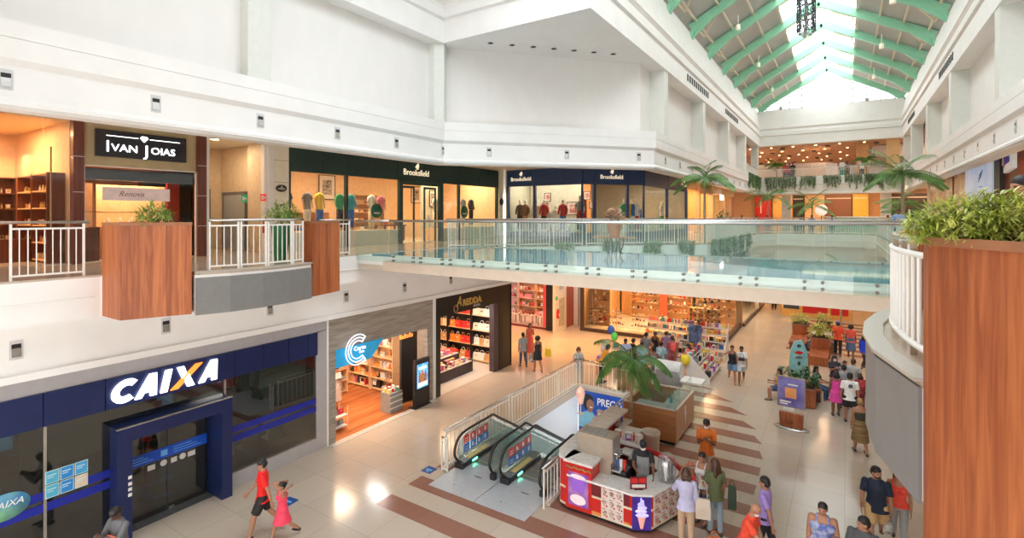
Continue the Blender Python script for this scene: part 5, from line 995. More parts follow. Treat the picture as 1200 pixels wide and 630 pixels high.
# poster
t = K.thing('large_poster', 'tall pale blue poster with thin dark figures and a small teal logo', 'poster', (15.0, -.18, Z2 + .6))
b = MB(); b.box(0, 5.4, 0, .1, 0, 2.78); b.build('poster_sheet', mat('poster_sky_glow', (.50, .62, .85), .4, emit=.3, col2=(.70, .78, .92), scale=.6), t)  # printed sheet, no lamp behind it; emission added so it looks brightly lit
b = MB()
for x, z0, hh in ((.5, .3, .7), (1.0, .2, .5), (1.5, .3, .9), (2.0, .2, 1.2), (2.45, .3, 1.0), (2.9, .3, .6), (3.3, .2, .8)):
    b.bar((x, -.012, z0), (x + .12, -.012, z0 + hh), .012, .06); b.bar((x + .05, -.012, z0 + hh * .5), (x + .35, -.012, z0 + hh * .9), .012, .04)
b.build('dark_figures', mat('figure_blue_black', (.03, .05, .12), .5), t)
b = MB()
for k in range(3): b.bar((3.0 + .1 * k, -.012, 2.1 + .13 * k), (3.6 + .12 * k, -.012, 2.35 + .1 * k), .012, .05)
b.box(3.1, 3.8, -.012, 0, 1.85, 1.88); b.build('logo_strokes', mat('logo_teal', (.02, .25, .32), .5), t)
b = MB(); b.box(20.6, 21.5, -.15, .4, Z2, 9.4); K.st('wall_dark_post', b, DARK)
b = MB(); b.box(21.5, 23.4, .0, .15, Z2, 9.1); b.box(21.5, 27, -.02, .2, 9.1, 9.35); K.st('wall_red_wood_panel', b, wood('red_wood_boards', (.20, .045, .02), (.34, .085, .035), .4, axis='x'))
t = K.thing('shop_sign', 'white hanging sign with a red and white round mark and blue letters on the right', 'sign', (23.1, -.35, 8.62), -.12)
b = MB(); b.box(0, 2.8, 0, .12, 0, .78); b.build('board', mat('sign_pale', (.75, .76, .78), .4, emit=.15), t)
b = MB(); b.lathe([(.001, 0), (.2, 0), (.2, .02), (.001, .02)], 20); b.xf(Matrix.Translation((.34, -.002, .39)) @ Matrix.Rotation(pi / 2, 4, 'X')); b.build('round_mark', RED, t)
b = MB(); b.tube([(.34 + .09 * cos(q) * .6, -.03, .39 + .13 * sin(q * 1.0)) for q in [k * pi / 6 for k in range(12)]], .025, 5, True); b.build('mark_swirl', WHITE, t)
ftext('sign_name', 'REBTOYS', .42, mat('sign_blue', (.03, .05, .5), .4), t, (1.35, -.01, .39), ext=.008, bold=.012, sx=.85)
b = MB(); b.box(0, 4.5, 0, .015, 0, 3.1); K.one('shopfront_glass', b, GLASS, 'clear glass shopfront under the blue-lettered white sign', 'shop window', (24.1, .0, Z2))
zs = shelf_unit(K, (24.3, 2.2, Z2), 3.0, .4, 2.2, 4, SHELFW, 'shelves of toy boxes behind the glass under the blue-lettered sign'); stock(K, (24.3, 2.2, Z2), 3.0, .4, zs, ['toy_box'], ['red', 'pink', 'white', 'blue', 'cream'], .36, 'toy box on the shelves under the blue-lettered sign', 'box', 'toy boxes on the right')
for x in (3, 7, 11, 15, 20, 25.5): K.light((x, 1.8, 9.25), 2.6, 1.6, 110, (1, .66, .38))
# ---- third-level food court: ceiling lamps, dark discs, columns
b = MB(); b.box(.9, 1.8, 56.5, 57.3, 10.42, 13.66); struct('trim_food_court_column', b, mat('gold_column', (.72, .46, .22), .5))
b = MB(); b.box(3.0, 3.9, 54, 54.7, 10.42, 13.66); struct('trim_food_court_column', b, mat('gold_column', (.72, .46, .22), .5))
b = MB(); b.box(2.2, 12, 58, 70, 12.55, 13.6); struct('ceiling_bulkhead', b, mat('bulkhead_grey', (.60, .60, .58), .5))
b = MB(); b.prism([(-8, 58), (-1.5, 58), (-.6, 60), (-8, 60)], 10.42, 12.3); struct('wall_food_court_booth', b, mat('booth_white', (.62, .60, .58), .5))
for r in range(5):
    for c_ in range(9):
        x = -11.5 + c_ * 1.85 + (r % 2) * .6; y = 55 + r * 3.6
        if x > 2: continue
        downlight('ceiling_lamp', (x, y, 13.65), .13, [DARK, LAMP], 'small glowing round lamp in the orange-brown ceiling of the top floor', 'top-floor ceiling lamps')
        if (c_ + r) % 2: b = MB(); b.cyl((0, 0, -.12), (0, 0, 0), .2, n=12); tag(b.build('ceiling_speaker', DARK, None, (x + .9, y + .8, 13.65)), 'dark round fitting in the orange-brown ceiling of the top floor', 'ceiling fitting', 'top-floor dark ceiling fittings')
for x, y in ((-8, 58), (-2, 58), (-8, 66), (-2, 66), (-3, 72), (6, 56)): area('lamp_light', (x, y, 13.5), 1.0, 170, (1, .62, .36))
# soffit spots under the high cornice
def soffit(p, lab, g): downlight('soffit_spot', p, .11, [STEEL, DARK], lab, g)
for k in range(8): soffit((-12.98, 3.2 + k * 1.55, 13.655), 'small recessed soffit spot over the left plaster wall', 'soffit spots, left wall')
for k in range(9):
    f_ = .05 + k * .105; soffit((-12.2 + 5.4 * f_ + .1, 15.2 + 6.0 * f_ - .3, 13.655), 'recessed soffit spot over the angled plaster wall', 'soffit spots, angled wall')
for k in range(22): soffit((-7.05, 23.8 + k * 1.25 + (.3 if k % 6 == 5 else 0), 13.655), 'small recessed soffit spot in the left row running to the far end', 'soffit spots, left row'); soffit((4.35, 14.5 + k * 1.55, 13.655), 'small recessed soffit spot in the right row running to the far end', 'soffit spots, right row')
# step-light niches in the fascias
NI = mat('niche_white', (.62, .62, .62), .5)
def niche(p, rz, lab, g, s=1):
    t = thing('niche_light', lab, 'wall light', p, rz, g)
    b = MB(); b.box(-.1 * s, .1 * s, -.012, 0, -.2 * s, .17 * s); b.build('frame', NI, t)
    b = MB(); b.box(-.07 * s, .07 * s, -.018, -.012, .02 * s, .1 * s); b.build('slot', BLACK, t)
    b = MB(); b.add([(-.07 * s, -.014, .02 * s), (.07 * s, -.014, .02 * s), (.07 * s, -.03, -.15 * s), (-.07 * s, -.03, -.15 * s)], [(3, 2, 1, 0)]); b.build('reflector', STEEL, t)
for k in range(6): niche((-12.8, 2.79 + k * 2.42, 9.6), pi / 2, 'small recessed niche light in the upper left fascia', 'niche lights, upper left fascia')
for k in range(3): q = .2 + k * .36; niche((-12.8 + 6.05 * q, 14.9 + 6.5 * q, 9.6), atan2(6.5, 6.05), 'small recessed niche light in the angled fascia', 'niche lights, angled fascia')
for k in range(11): niche((-6.75, 23 + k * 2.42, 9.6), pi / 2, 'small recessed niche light in the left fascia beyond the angle', 'niche lights, far left fascia')
for k in range(14): niche((4.0, 17.2 + k * 2.42, 9.6), -pi / 2, 'small recessed niche light in the right-hand fascia', 'niche lights, right fascia')
for k in range(7): niche((-13.32, 3.05 + k * 2.58, 4.55), pi / 2, 'small recessed niche light in the white band over the ground-floor shops', 'niche lights, ground-floor band')
# ================================================================== RAILINGS, BRIDGE GLASS, PLANTERS
def railing(name, label, line, z, hgt=1.08, panel=1.25, gap=.18, cat='railing', grp=None, hr=.026, metal=STEEL, bal=.115, low=.08, top=.12, m=None, br=.011, skip_ends=False):
    """handrail on posts with framed baluster panels between them, along a plan polyline"""
    m = m or RAILW
    t = thing(name, label, cat, (line[0][0], line[0][1], z), 0, grp); o = Vector((line[0][0], line[0][1], z))
    P = [Vector((x, y, z)) - o for x, y in line]
    b = MB(); b.tube([p + Vector((0, 0, hgt)) for p in P], hr, 8); b.build('handrail', metal, t)
    for a, c in zip(P, P[1:]):
        L = (c - a).length; d = (c - a).normalized(); n = max(1, round(L / panel)); w = L / n
        for k in range(n):
            s0 = a + d * (k * w + gap / 2); s1 = a + d * ((k + 1) * w - gap / 2)
            for q in (s0, s1):
                b = MB(); b.bar(q, q + Vector((0, 0, hgt - .03)), .035, .035); b.build('post', m, t)
            b = MB(); zt = Vector((0, 0, hgt - top)); zl = Vector((0, 0, low)); b.bar(s0 + zt, s1 + zt, .03, .035); b.bar(s0 + zl, s1 + zl, .03, .035)
            nb = max(2, int((s1 - s0).length / bal))
            for i in range(1, nb): q = s0 + (s1 - s0) * i / nb; b.cyl(q + zl, q + zt, br, n=6, cap=False)
            b.build('baluster_panel', m, t)
    return t
railing('railing', 'white baluster railing at the far left edge, before the wide wooden planter', [(-12.9, -1.0), (-12.9, 4.05)], Z2, grp=None)
railing('railing', 'curved white baluster railing on the grey bulging balcony between two wooden planters', [(-11.55, 5.7), (-11.38, 6.3), (-11.3, 6.9), (-11.38, 7.6), (-11.5, 8.0)][::1], Z2 + .03, panel=9, gap=.06)
railing('railing', 'white baluster railing between the second planter and the bridge', [(-12.88, 9.5), (-12.88, 10.65)], Z2, panel=1.15)
railing('railing', 'short white baluster railing at the bridge corner, seen through the bridge glass', [(-12.88, 15.4), (-12.7, 15.55)] , Z2, panel=.5, gap=.02)
railing('railing', 'white baluster railing along the angled edge in front of the navy shop, hung with ivy', [(-12.75, 15.0), (-5.12, 23.35)], Z2, panel=1.35)
railing('railing', 'white baluster railing along the left edge of the far opening, hung with ivy', [(-5.1, 23.4), (-5.1, 38.45), (-4.05, 40.6)], Z2, panel=1.7)
railing('railing', 'white baluster railing across the far end of the upper-floor opening', [(-4.0, 40.62), (.92, 40.62), (1.75, 39.6)], Z2, panel=1.7)
railing('railing', 'white baluster railing along the right edge of the far opening', [(1.76, 39.5), (1.76, 15.6)], Z2, panel=1.7)
railing('railing', 'white railing of the top-floor food court balcony hung with ivy', [(-6.85, 45.5), (-6.85, 53.1), (4.1, 53.1), (4.1, 46.9)], 10.42, panel=1.7, gap=.1)
# curved railing on the near right balcony: thick bars
t = thing('balcony_railing', 'close-up curved white railing with thick round bars on the right balcony', 'railing', (.6, 6.4, Z2)); o = Vector((.6, 6.4, Z2))
cl = [(.62, 4.95), (.50, 5.45), (.43, 6.0), (.41, 6.5), (.45, 7.1), (.55, 7.7), (.68, 8.1)]
def smooth(pts, n=6):
    r = []
    for i in range(len(pts) - 1):
        p0, p1, p2, p3 = pts[max(0, i - 1)], pts[i], pts[i + 1], pts[min(len(pts) - 1, i + 2)]
        for k in range(n):
            s = k / n; r.append(tuple(.5 * (2 * p1[j] + (p2[j] - p0[j]) * s + (2 * p0[j] - 5 * p1[j] + 4 * p2[j] - p3[j]) * s * s + (3 * p1[j] - p0[j] - 3 * p2[j] + p3[j]) * s ** 3) for j in range(len(p1))))
    return r + [tuple(pts[-1])]
cs = smooth(cl)
for z, r, nm in ((.12, .028, 'bottom_rail'), (.88, .026, 'top_rail')): b = MB(); b.tube([Vector((x, y, Z2 + z)) - o for x, y in cs], r, 10); b.build(nm, RAILW, t)
L_ = 0; acc = .0
for p, q in zip(cs, cs[1:]):
    d_ = hypot(q[0] - p[0], q[1] - p[1])
    while acc <= d_:
        f_ = acc / d_; x = p[0] + (q[0] - p[0]) * f_; y = p[1] + (q[1] - p[1]) * f_
        b = MB(); b.cyl(Vector((x, y, Z2 + .12)) - o, Vector((x, y, Z2 + .88)) - o, .018, n=10, cap=False); b.build('baluster', RAILW, t); acc += .145
    acc -= d_
b = MB(); b.tube([Vector((x + .02, y, Z2 + 1.0)) - o for x, y in cs[:-3]], .028, 10); b.build('handrail', STEEL, t)
for k in (8, 20, 31):
    x, y = cs[k]; b = MB(); b.bar(Vector((x + .03, y, Z2)) - o, Vector((x + .03, y, Z2 + .98)) - o, .05, .05); b.build('post', mat('tan_metal', (.45, .35, .25), .4), t)
# ---- bridge glass: near and far balustrades
for side, (y, x0, n, nm) in enumerate([(10.62, -11.17, 12, 'near'), (15.5, -12.2, 13, 'far')]):
    t = thing('glass_balustrade', 'frameless green-tinted glass balustrade along the %s side of the bridge' % nm, 'glass railing', (x0, y, Z2), 0)
    for k in range(n):
        b = MB(); b.box(k * 1.07 + .006, k * 1.07 + 1.064, -.008, .008, -.16, 1.04); gp = b.build('glass_panel', TEAL, t)
        for q in (.14, .93):
            for z in (-.1, .02):
                b = MB(); b.cyl((k * 1.07 + q, -.04, z), (k * 1.07 + q, .05, z), .03, n=10); b.build('spider_fixing', mat('dull_steel', (.20, .19, .18), .45, metal=.3), gp)
    b = MB(); b.tube([(-.02, 0, 1.06), (n * 1.07 + .05, 0, 1.06)], .032, 10); b.build('handrail', STEEL, t)
    b = MB(); b.box(0, n * 1.07, .06, .09, -.02, .05); b.build('floor_edge', RAILW, t)
t = thing('glass_balustrade', 'short angled glass panel joining the left railing to the bridge', 'glass railing', (-12.65, 10.62, Z2))
b = MB(); b.box(0, 1.4, -.008, .008, -.16, 1.04); b.build('glass_panel', TEAL, t); b = MB(); b.tube([(0, 0, 1.06), (1.48, 0, 1.06)], .03, 8); b.build('handrail', STEEL, t)
# ---- wooden planters on the balcony edges
def planter(poly, z0, z1, label, name='balcony_planter', soil=True):
    cx = sum(p[0] for p in poly) / len(poly); cy = sum(p[1] for p in poly) / len(poly)
    t = thing(name, label, 'planter', (cx, cy, z0)); loc = [(x - cx, y - cy) for x, y in poly]
    b = MB(); b.prism(loc, 0, z1 - z0 - .05); b.build('plank_body', WOODP, t)
    b = MB(); inner = [(x * .93, y * .93) for x, y in loc]; b.prism(inner, z1 - z0 - .05, z1 - z0 - .03); b.build('soil', mat('dark_soil', (.06, .04, .025), .9), t)
    b = MB(); b.strip(loc + [loc[0]], [(0, z1 - z0 - .06), (.012, z1 - z0 - .06), (.012, z1 - z0), (-.03, z1 - z0), (-.03, z1 - z0 - .06)]); fixn(b.build('rim', mat('rim_brown', (.32, .13, .06), .5), t))
    return t
planter([(-12.79, 4.23), (-11.92, 4.23), (-11.46, 5.33), (-12.33, 5.6)], 5.05, 6.97, 'wide wooden planter clad in reddish planks on the left balcony')
planter([(-12.0, 9.33), (-11.97, 8.32), (-11.36, 8.16), (-11.62, 9.2)], 5.05, 6.97, 'narrow wooden planter clad in reddish planks, between the grey balcony and the bridge')
planter([(.475, 4.72), (.49, 4.58), (.86, 3.88), (1.5, 4.12), (1.22, 4.98)], 4.3, 6.955, 'close wooden planter clad in reddish planks, filling the right foreground')
planter([(.62, 8.24), (1.1, 8.54), (1.13, 9.28), (.95, 9.2)], 5.3, 6.93, 'small wooden planter behind the curved right-hand railing')
# ================================================================== PLANTS
LEAFG = mat('leaf_green', (.05, .16, .03), .45, col2=(.14, .32, .06), scale=3)
LEAFD = mat('leaf_dark', (.03, .10, .03), .45, col2=(.07, .20, .06), scale=3)
LEAFY = mat('leaf_yellow_green', (.34, .42, .05), .45, col2=(.74, .74, .20), scale=3)
LEAFI = mat('ivy_green', (.09, .20, .06), .5, col2=(.22, .36, .14), scale=5)
BARK = mat('palm_bark', (.30, .24, .15), .8, col2=(.42, .34, .22), scale=12)
def blade(b, p, d, L, w, droop, seg=4, fold=.0):
    """one strap leaf from p towards d, drooping under its weight"""
    d = Vector(d).normalized(); up = Vector((0, 0, 1)); sd = d.cross(up)
    sd = (sd.normalized() if sd.length > .05 else Vector((1, 0, 0))); vs = []; q = Vector(p); dd = d.copy()
    for k in range(seg + 1):
        t = k / seg; ww = w * (sin(pi * (.12 + .86 * t)) ** .7) if k < seg else .002
        vs += [q - sd * ww, q + sd * ww]
        dd = (dd + Vector((0, 0, -droop / seg))).normalized(); q = q + dd * L / seg
    b.add(vs, [(2 * k, 2 * k + 1, 2 * k + 3, 2 * k + 2) for k in range(seg)], True)
def frond(b, p, az, el, L, nl=24, ll=.55, droop=1.3):
    d = Vector((cos(az) * cos(el), sin(az) * cos(el), sin(el))); q = Vector(p); pts = [q.copy()]; ds = [d.copy()]; n = nl
    for k in range(n): d = (d + Vector((0, 0, -droop / n))).normalized(); q = q + d * L / n; pts.append(q.copy()); ds.append(d.copy())
    b.tube(pts, [.022 * (1 - k / (n + 3)) + .004 for k in range(n + 1)], 4)
    for k in range(2, n + 1):
        t = k / n; sd = ds[k].cross(Vector((0, 0, 1))).normalized(); l2 = ll * (sin(pi * min(1, t * .8 + .16)) ** .6)
        for s in (-1, 1):
            for j in (0,):
                pp = pts[k] - ds[k] * L / n * j
                blade(b, pp, sd * s * .9 + ds[k] * .55 + Vector((0, 0, -.12)), l2 * random.uniform(.85, 1.1), .017 * (.6 + ll), .9, 3)
def palm(name, label, base, top, nf=11, L=1.8, ll=.55, r=.07, lean=(0, 0), droop=1.3, group=None, crown=(.5, .5), pot=None):
    t = thing(name, label, 'palm', base, 0, group); h = top - base[2]
    b = MB(); n = 14; b.tube([(lean[0] * (k / n) ** 2, lean[1] * (k / n) ** 2, h * k / n) for k in range(n + 1)], [r * (1.25 - .5 * k / n) * (1.06 if k % 2 else 1) for k in range(n + 1)], 9); b.build('trunk', BARK, t)
    b = MB(); b.lathe([(r * .8, 0), (r * 1.1, .15), (r * .7, .5), (.02, .7)], 8, (lean[0], lean[1], h - .25)); b.build('crownshaft', mat('crownshaft_green', (.2, .36, .1), .5), t)
    for k in range(nf):
        b = MB(); az = 2 * pi * k / nf + random.uniform(-.2, .2); el = random.uniform(.35, 1.15) if k % 3 else random.uniform(.0, .4)
        frond(b, (lean[0], lean[1], h + .15), az, el, L * random.uniform(.85, 1.1), ll=ll, droop=droop); b.build('frond', LEAFG, t)
    if pot:
        b = MB(); b.lathe([(pot * .7, 0), (pot * .75, .02), (pot, .55), (pot * 1.05, .6), (pot * .9, .6), (pot * .85, .5), (.01, .5)], 16); b.build('pot', mat('pot_clay', (.45, .2, .1), .6), t)
    return t
def bush(name, label, p, rx, ry, h, nb, m, L=.35, w=.018, cat='plant', group=None, droop=.9, stems=6, pot=None, rz=0):
    t = thing(name, label, cat, p, rz, group); b = MB()
    for i in range(nb):
        a = random.uniform(0, 2 * pi); rr = sqrt(random.random()); x, y = rx * rr * cos(a), ry * rr * sin(a); z = h * random.uniform(.15, 1) * (1 - .5 * rr * rr)
        for k in range(6):
            az = a + random.uniform(-1.6, 1.6) if rr > .5 else random.uniform(0, 2 * pi); el = random.uniform(-.1, 1.2)
            blade(b, (x, y, z), (cos(az) * cos(el), sin(az) * cos(el), sin(el)), L * random.uniform(.6, 1.1), w * random.uniform(.8, 1.2), droop)
    b.build('foliage', m, t)
    b = MB()
    for k in range(stems): a = 2 * pi * k / stems; b.tube([(0, 0, 0), (rx * .3 * cos(a), ry * .3 * sin(a), h * .4), (rx * .6 * cos(a), ry * .6 * sin(a), h * .75)], [.014, .01, .006], 5)
    b.build('stems', BARK, t)
    if pot: b = MB(); b.lathe([(pot * .7, -.02 - pot * 1.2), (pot, .0), (pot * 1.1, .02), (pot * .9, .02), (.01, -.02)], 14); b.build('pot', mat('pot_clay', (.45, .2, .1), .6), t)
    return t
bush('foliage_plant', 'large yellow-green bushy plant spilling over the close right-hand planter', (.84, 4.62, 6.9), .46, .34, .36, 760, LEAFY, L=.105, w=.0062, droop=1.0, stems=9)
bush('foliage_plant', 'dark green leafy plant standing behind the yellow-green bush', (1.55, 5.6, 6.85), .25, .22, .55, 45, LEAFD, L=.22, w=.02)
bush('foliage_plant', 'small bright green bush in the wide left wooden planter', (-12.0, 4.85, 6.9), .34, .30, .5, 110, mat('leaf_fresh', (.14, .28, .05), .45, col2=(.36, .50, .12), scale=3), L=.19, w=.010, group=None)
bush('foliage_plant', 'round yellowish green bush behind the narrow left planter', (-12.5, 8.05, 6.88), .40, .40, .62, 140, mat('leaf_fresh', (.14, .28, .05), .45), L=.2, w=.011)
t = thing('tall_green_pot', 'tall dark green pot behind the left railing, holding the round bush', 'pot', (-12.55, 8.05, Z2)); b = MB(); b.lathe([(.15, 0), (.16, .02), (.24, .95), (.26, 1.0), (.22, 1.0), (.2, .9), (.01, .9)], 16); b.build('body', mat('pot_green', (.02, .16, .05), .4), t)
# ivy over the edges: each hanging clump is one plant
def ivy(p, w, L, d, label, group, n=10):
    t = thing('hanging_ivy', label, 'hanging plant', p, 0, group); b = MB()
    for k in range(n):
        s = (k + .5) / n - .5; x, y = d[0] * w * s, d[1] * w * s; z = 0; l = L * random.uniform(.5, 1.1); q = Vector((x, y, .12))
        pts = []; m_ = int(l / .06) + 2
        for j in range(m_):
            q = q + Vector((random.uniform(-.02, .02), random.uniform(-.02, .02), -.06)); pts.append(q.copy())
            for r in range(3):
                a = random.uniform(0, 2 * pi); blade(b, q, (cos(a), sin(a), -.2), .13, .04, .6, 2)
        b.tube(pts, .005, 4)
    b.build('vines', LEAFI, t)
for k, x in enumerate((632, 684, 727, 778)):
    f_ = [.42, .60, .76, .90][k]; ivy((-12.8 + 7.8 * f_ + .12, 14.9 + 8.4 * f_ - .1, Z2 + .1), .8, .55, (.68, .73), 'green ivy hanging over the angled edge below the navy shop, %s from the left' % ('first', 'second', 'third', 'fourth')[k], 'ivy on the angled edge')
for k, y in enumerate((24.3, 26.0, 27.6, 29.4, 31.5, 34)): ivy((-4.9, y, Z2 + .1), .9, 1.0, (0, 1), 'long ivy over the left edge of the far opening, %s from near end' % ('first', 'second', 'third', 'fourth', 'fifth', 'sixth')[k], 'ivy on the far left edge')
for k, y in enumerate((46.5, 48, 49.6, 51.2, 52.5)): ivy((-6.6, y, 10.65), 1.1, 1.1, (0, 1), 'ivy clump hanging over the side of the top-floor balcony, %s from the left' % ('first', 'second', 'third', 'fourth', 'fifth')[k], 'ivy on the balcony side')
for k, x in enumerate((-5.6, -4.3, -2.75, -.95, .6, 1.8, 2.9)): ivy((x, 52.8, 10.65), 1.3 if k not in (5,) else .8, 1.15, (1, 0), 'ivy clump hanging from the front of the top-floor balcony, %s from the left' % ('first', 'second', 'third', 'fourth', 'fifth', 'sixth', 'seventh')[k], 'ivy on the balcony front')
# palms
p = at(830, 255, z=Z2 + .02, Y=None) if False else Vector((-4.4 - .9, 24.6, Z2))
palm('palm_tree', 'palm tree rising in front of the orange shop beyond the navy shop', (-5.5, 25.0, Z2), 8.7, 12, 1.55, .5, .06)
palm('palm_tree', 'large palm tree on the right side of the upper floor, before the far balcony', (2.25, 29.8, Z2), 8.9, 13, 1.9, .6, .07)
palm('palm_tree', 'palm in the lounge beyond the opening, in front of the red panel', (-5.4, 47.5, Z2), 8.6, 9, 2.0, .6, .07)
palm('palm_tree', 'shorter palm beside the grey column left of the globe lamp', (-2.3, 50, Z2), 7.9, 9, 2.0, .6, .06)
palm('palm_tree', 'palm in front of the right-hand far column', (3.7, 49, Z2), 8.0, 9, 1.9, .6, .06)
palm('palm_tree', 'broad low palm right of the far column, near the far railing', (3.3, 43, Z2), 7.0, 12, 1.5, .5, .07)
palm('palm_tree', 'small dark palm behind the top-floor balcony on the left', (-5.6, 56, 10.42), 12.0, 9, 1.3, .5, .06)
palm('palm_tree', 'small dark palm behind the top-floor balcony on the right', (1.6, 54.3, 10.42), 11.9, 9, 1.0, .45, .05)
bush('leafy_shrub', 'dark leafy shrub at the far left end of the upper floor', (-6.9, 36.5, Z2), .9, .7, 1.5, 60, LEAFD, L=.45, w=.04, stems=8)
bush('leafy_shrub', 'dense green shrub beneath the right-hand palms', (3.4, 38, Z2), .8, .8, 1.8, 70, LEAFD, L=.5, w=.04, stems=8)
palm('palm_tree', 'ground-floor palm whose top shows just below the far edge of the opening', (-.2, 37.6, .01), 3.9, 9, 1.2, .45, .06)
p = at(740, 430, Y=15.6)
palm('palm_tree', 'tall palm rising from the lower floor beside the escalators, in front of the blue banner', (p.x, p.y, -4.6), p.z + .1, 16, 1.35, .45, .06, droop=2.0)
# plant on the bridge
p = at(720, 306, z=Z2 + .03)
t = thing('plant_stand', 'twisted dark metal plant stand with a thin brown shelf on the bridge', 'plant stand', p)
b = MB()
for k in range(12):
    a = 2 * pi * k / 12; ph = random.uniform(0, 6); b.tube([((.2 + .05 * sin(j * 1.3 + ph)) * cos(a) * (1 + .15 * (j in (0, 5))), (.16 + .04 * cos(j * 1.7 + ph)) * sin(a), j * .12) for j in range(6)], .012, 5)
b.build('legs', IRON, t); b = MB(); b.box(-.55, .55, -.14, .14, .6, .635); b.build('shelf', mat('shelf_brown', (.4, .2, .12), .5), t)
t = thing('flower_pot', 'terracotta pot of dried pinkish flowers on the metal stand on the bridge', 'potted plant', p + Vector((0, 0, .64)))
b = MB(); b.lathe([(.12, 0), (.13, .02), (.2, .3), (.21, .34), (.18, .34), (.17, .28), (.01, .28)], 16); b.build('pot', mat('terracotta', (.52, .20, .10), .6), t)
b = MB()
for k in range(170):
    a = random.uniform(0, 2 * pi); el = random.uniform(-.1, 1.4); r = random.uniform(.12, .36); q = Vector((r * cos(a) * cos(el), r * sin(a) * cos(el), .45 + r * sin(el) * .9))
    for j in range(4): b2 = random.uniform(0, 6); blade(b, q, (cos(b2), sin(b2), random.uniform(-.3, .8)), .07, .02, .3, 2)
b.build('flowers', mat('dried_flowers', (.45, .22, .12), .7, col2=(.78, .55, .42), scale=9), t)
b = MB()
for k in range(14): a = k * .9; b.tube([(0, 0, .28), (.1 * cos(a), .1 * sin(a), .42), (.24 * cos(a), .24 * sin(a), .6)], .005, 4)
b.build('stems', BARK, t)
# ================================================================== GROUND FLOOR: ESCALATORS, KIOSKS, STALL, PLANTERS
railing('railing', 'long white baluster railing on the left side of the escalator opening', [(-9.42, 11.0), (-9.42, 19.5)], 0, hgt=1.1, panel=1.6, bal=.19)
railing('railing', 'white baluster railing across the far end of the escalator opening, above the blue banner', [(-9.38, 19.52), (-6.15, 19.52)], 0, hgt=1.1, panel=1.55, bal=.19)
railing('railing', 'short white baluster railing between the escalators and the red ice cream kiosk', [(-6.12, 10.75), (-6.12, 13.4)], 0, hgt=1.0, panel=.85, bal=.16)
railing('railing', 'white baluster railing on the right of the opening, beside the wooden kiosk', [(-6.12, 13.5), (-6.12, 19.4)], 0, hgt=1.1, panel=1.6, bal=.19)
railing('railing', 'small white return railing at the near left corner of the escalators', [(-9.42, 10.9), (-9.2, 10.9)], 0, hgt=.95, panel=.5, gap=.02)
g = MB(); g.strip([(-9.5, 11.0), (-9.5, 19.6), (-6.05, 19.6), (-6.05, 11.0)], [(0, 0), (.16, 0), (.16, .07), (0, .07)]); struct('trim_kerb', g, mat('kerb_stone', (.60, .55, .47), .4, var=.1, scale=60))
PLATE = mat('pale_blue_steel_plate', (.56, .61, .66), .25, metal=.25, var=.03)
for k, x in enumerate((-9.22, -7.72)):
    t = thing('floor_plate', 'pale blue metal landing plate in front of the %s escalator' % ('left', 'right')[k], 'floor plate', (x, 10.14, .004), 0, 'escalator landing plates')
    b = MB(); b.box(0, 1.48, 0, 1.62, 0, .012); b.build('plate', PLATE, t)
    b = MB(); b.box(.75, .98, 1.0, 1.03, .012, .015); b.box(.55, .58, .35, .38, .012, .016); b.build('lifting_slots', BLACK, t)
ESG = glass('escalator_glass', (.80, .88, .86), .1, diff=.3, dcol=(.42, .56, .56))
STEPM = mat('ribbed_step', (.34, .34, .35), .4, metal=.5, var=.2, scale=1, stretch=(160, 1, 1))
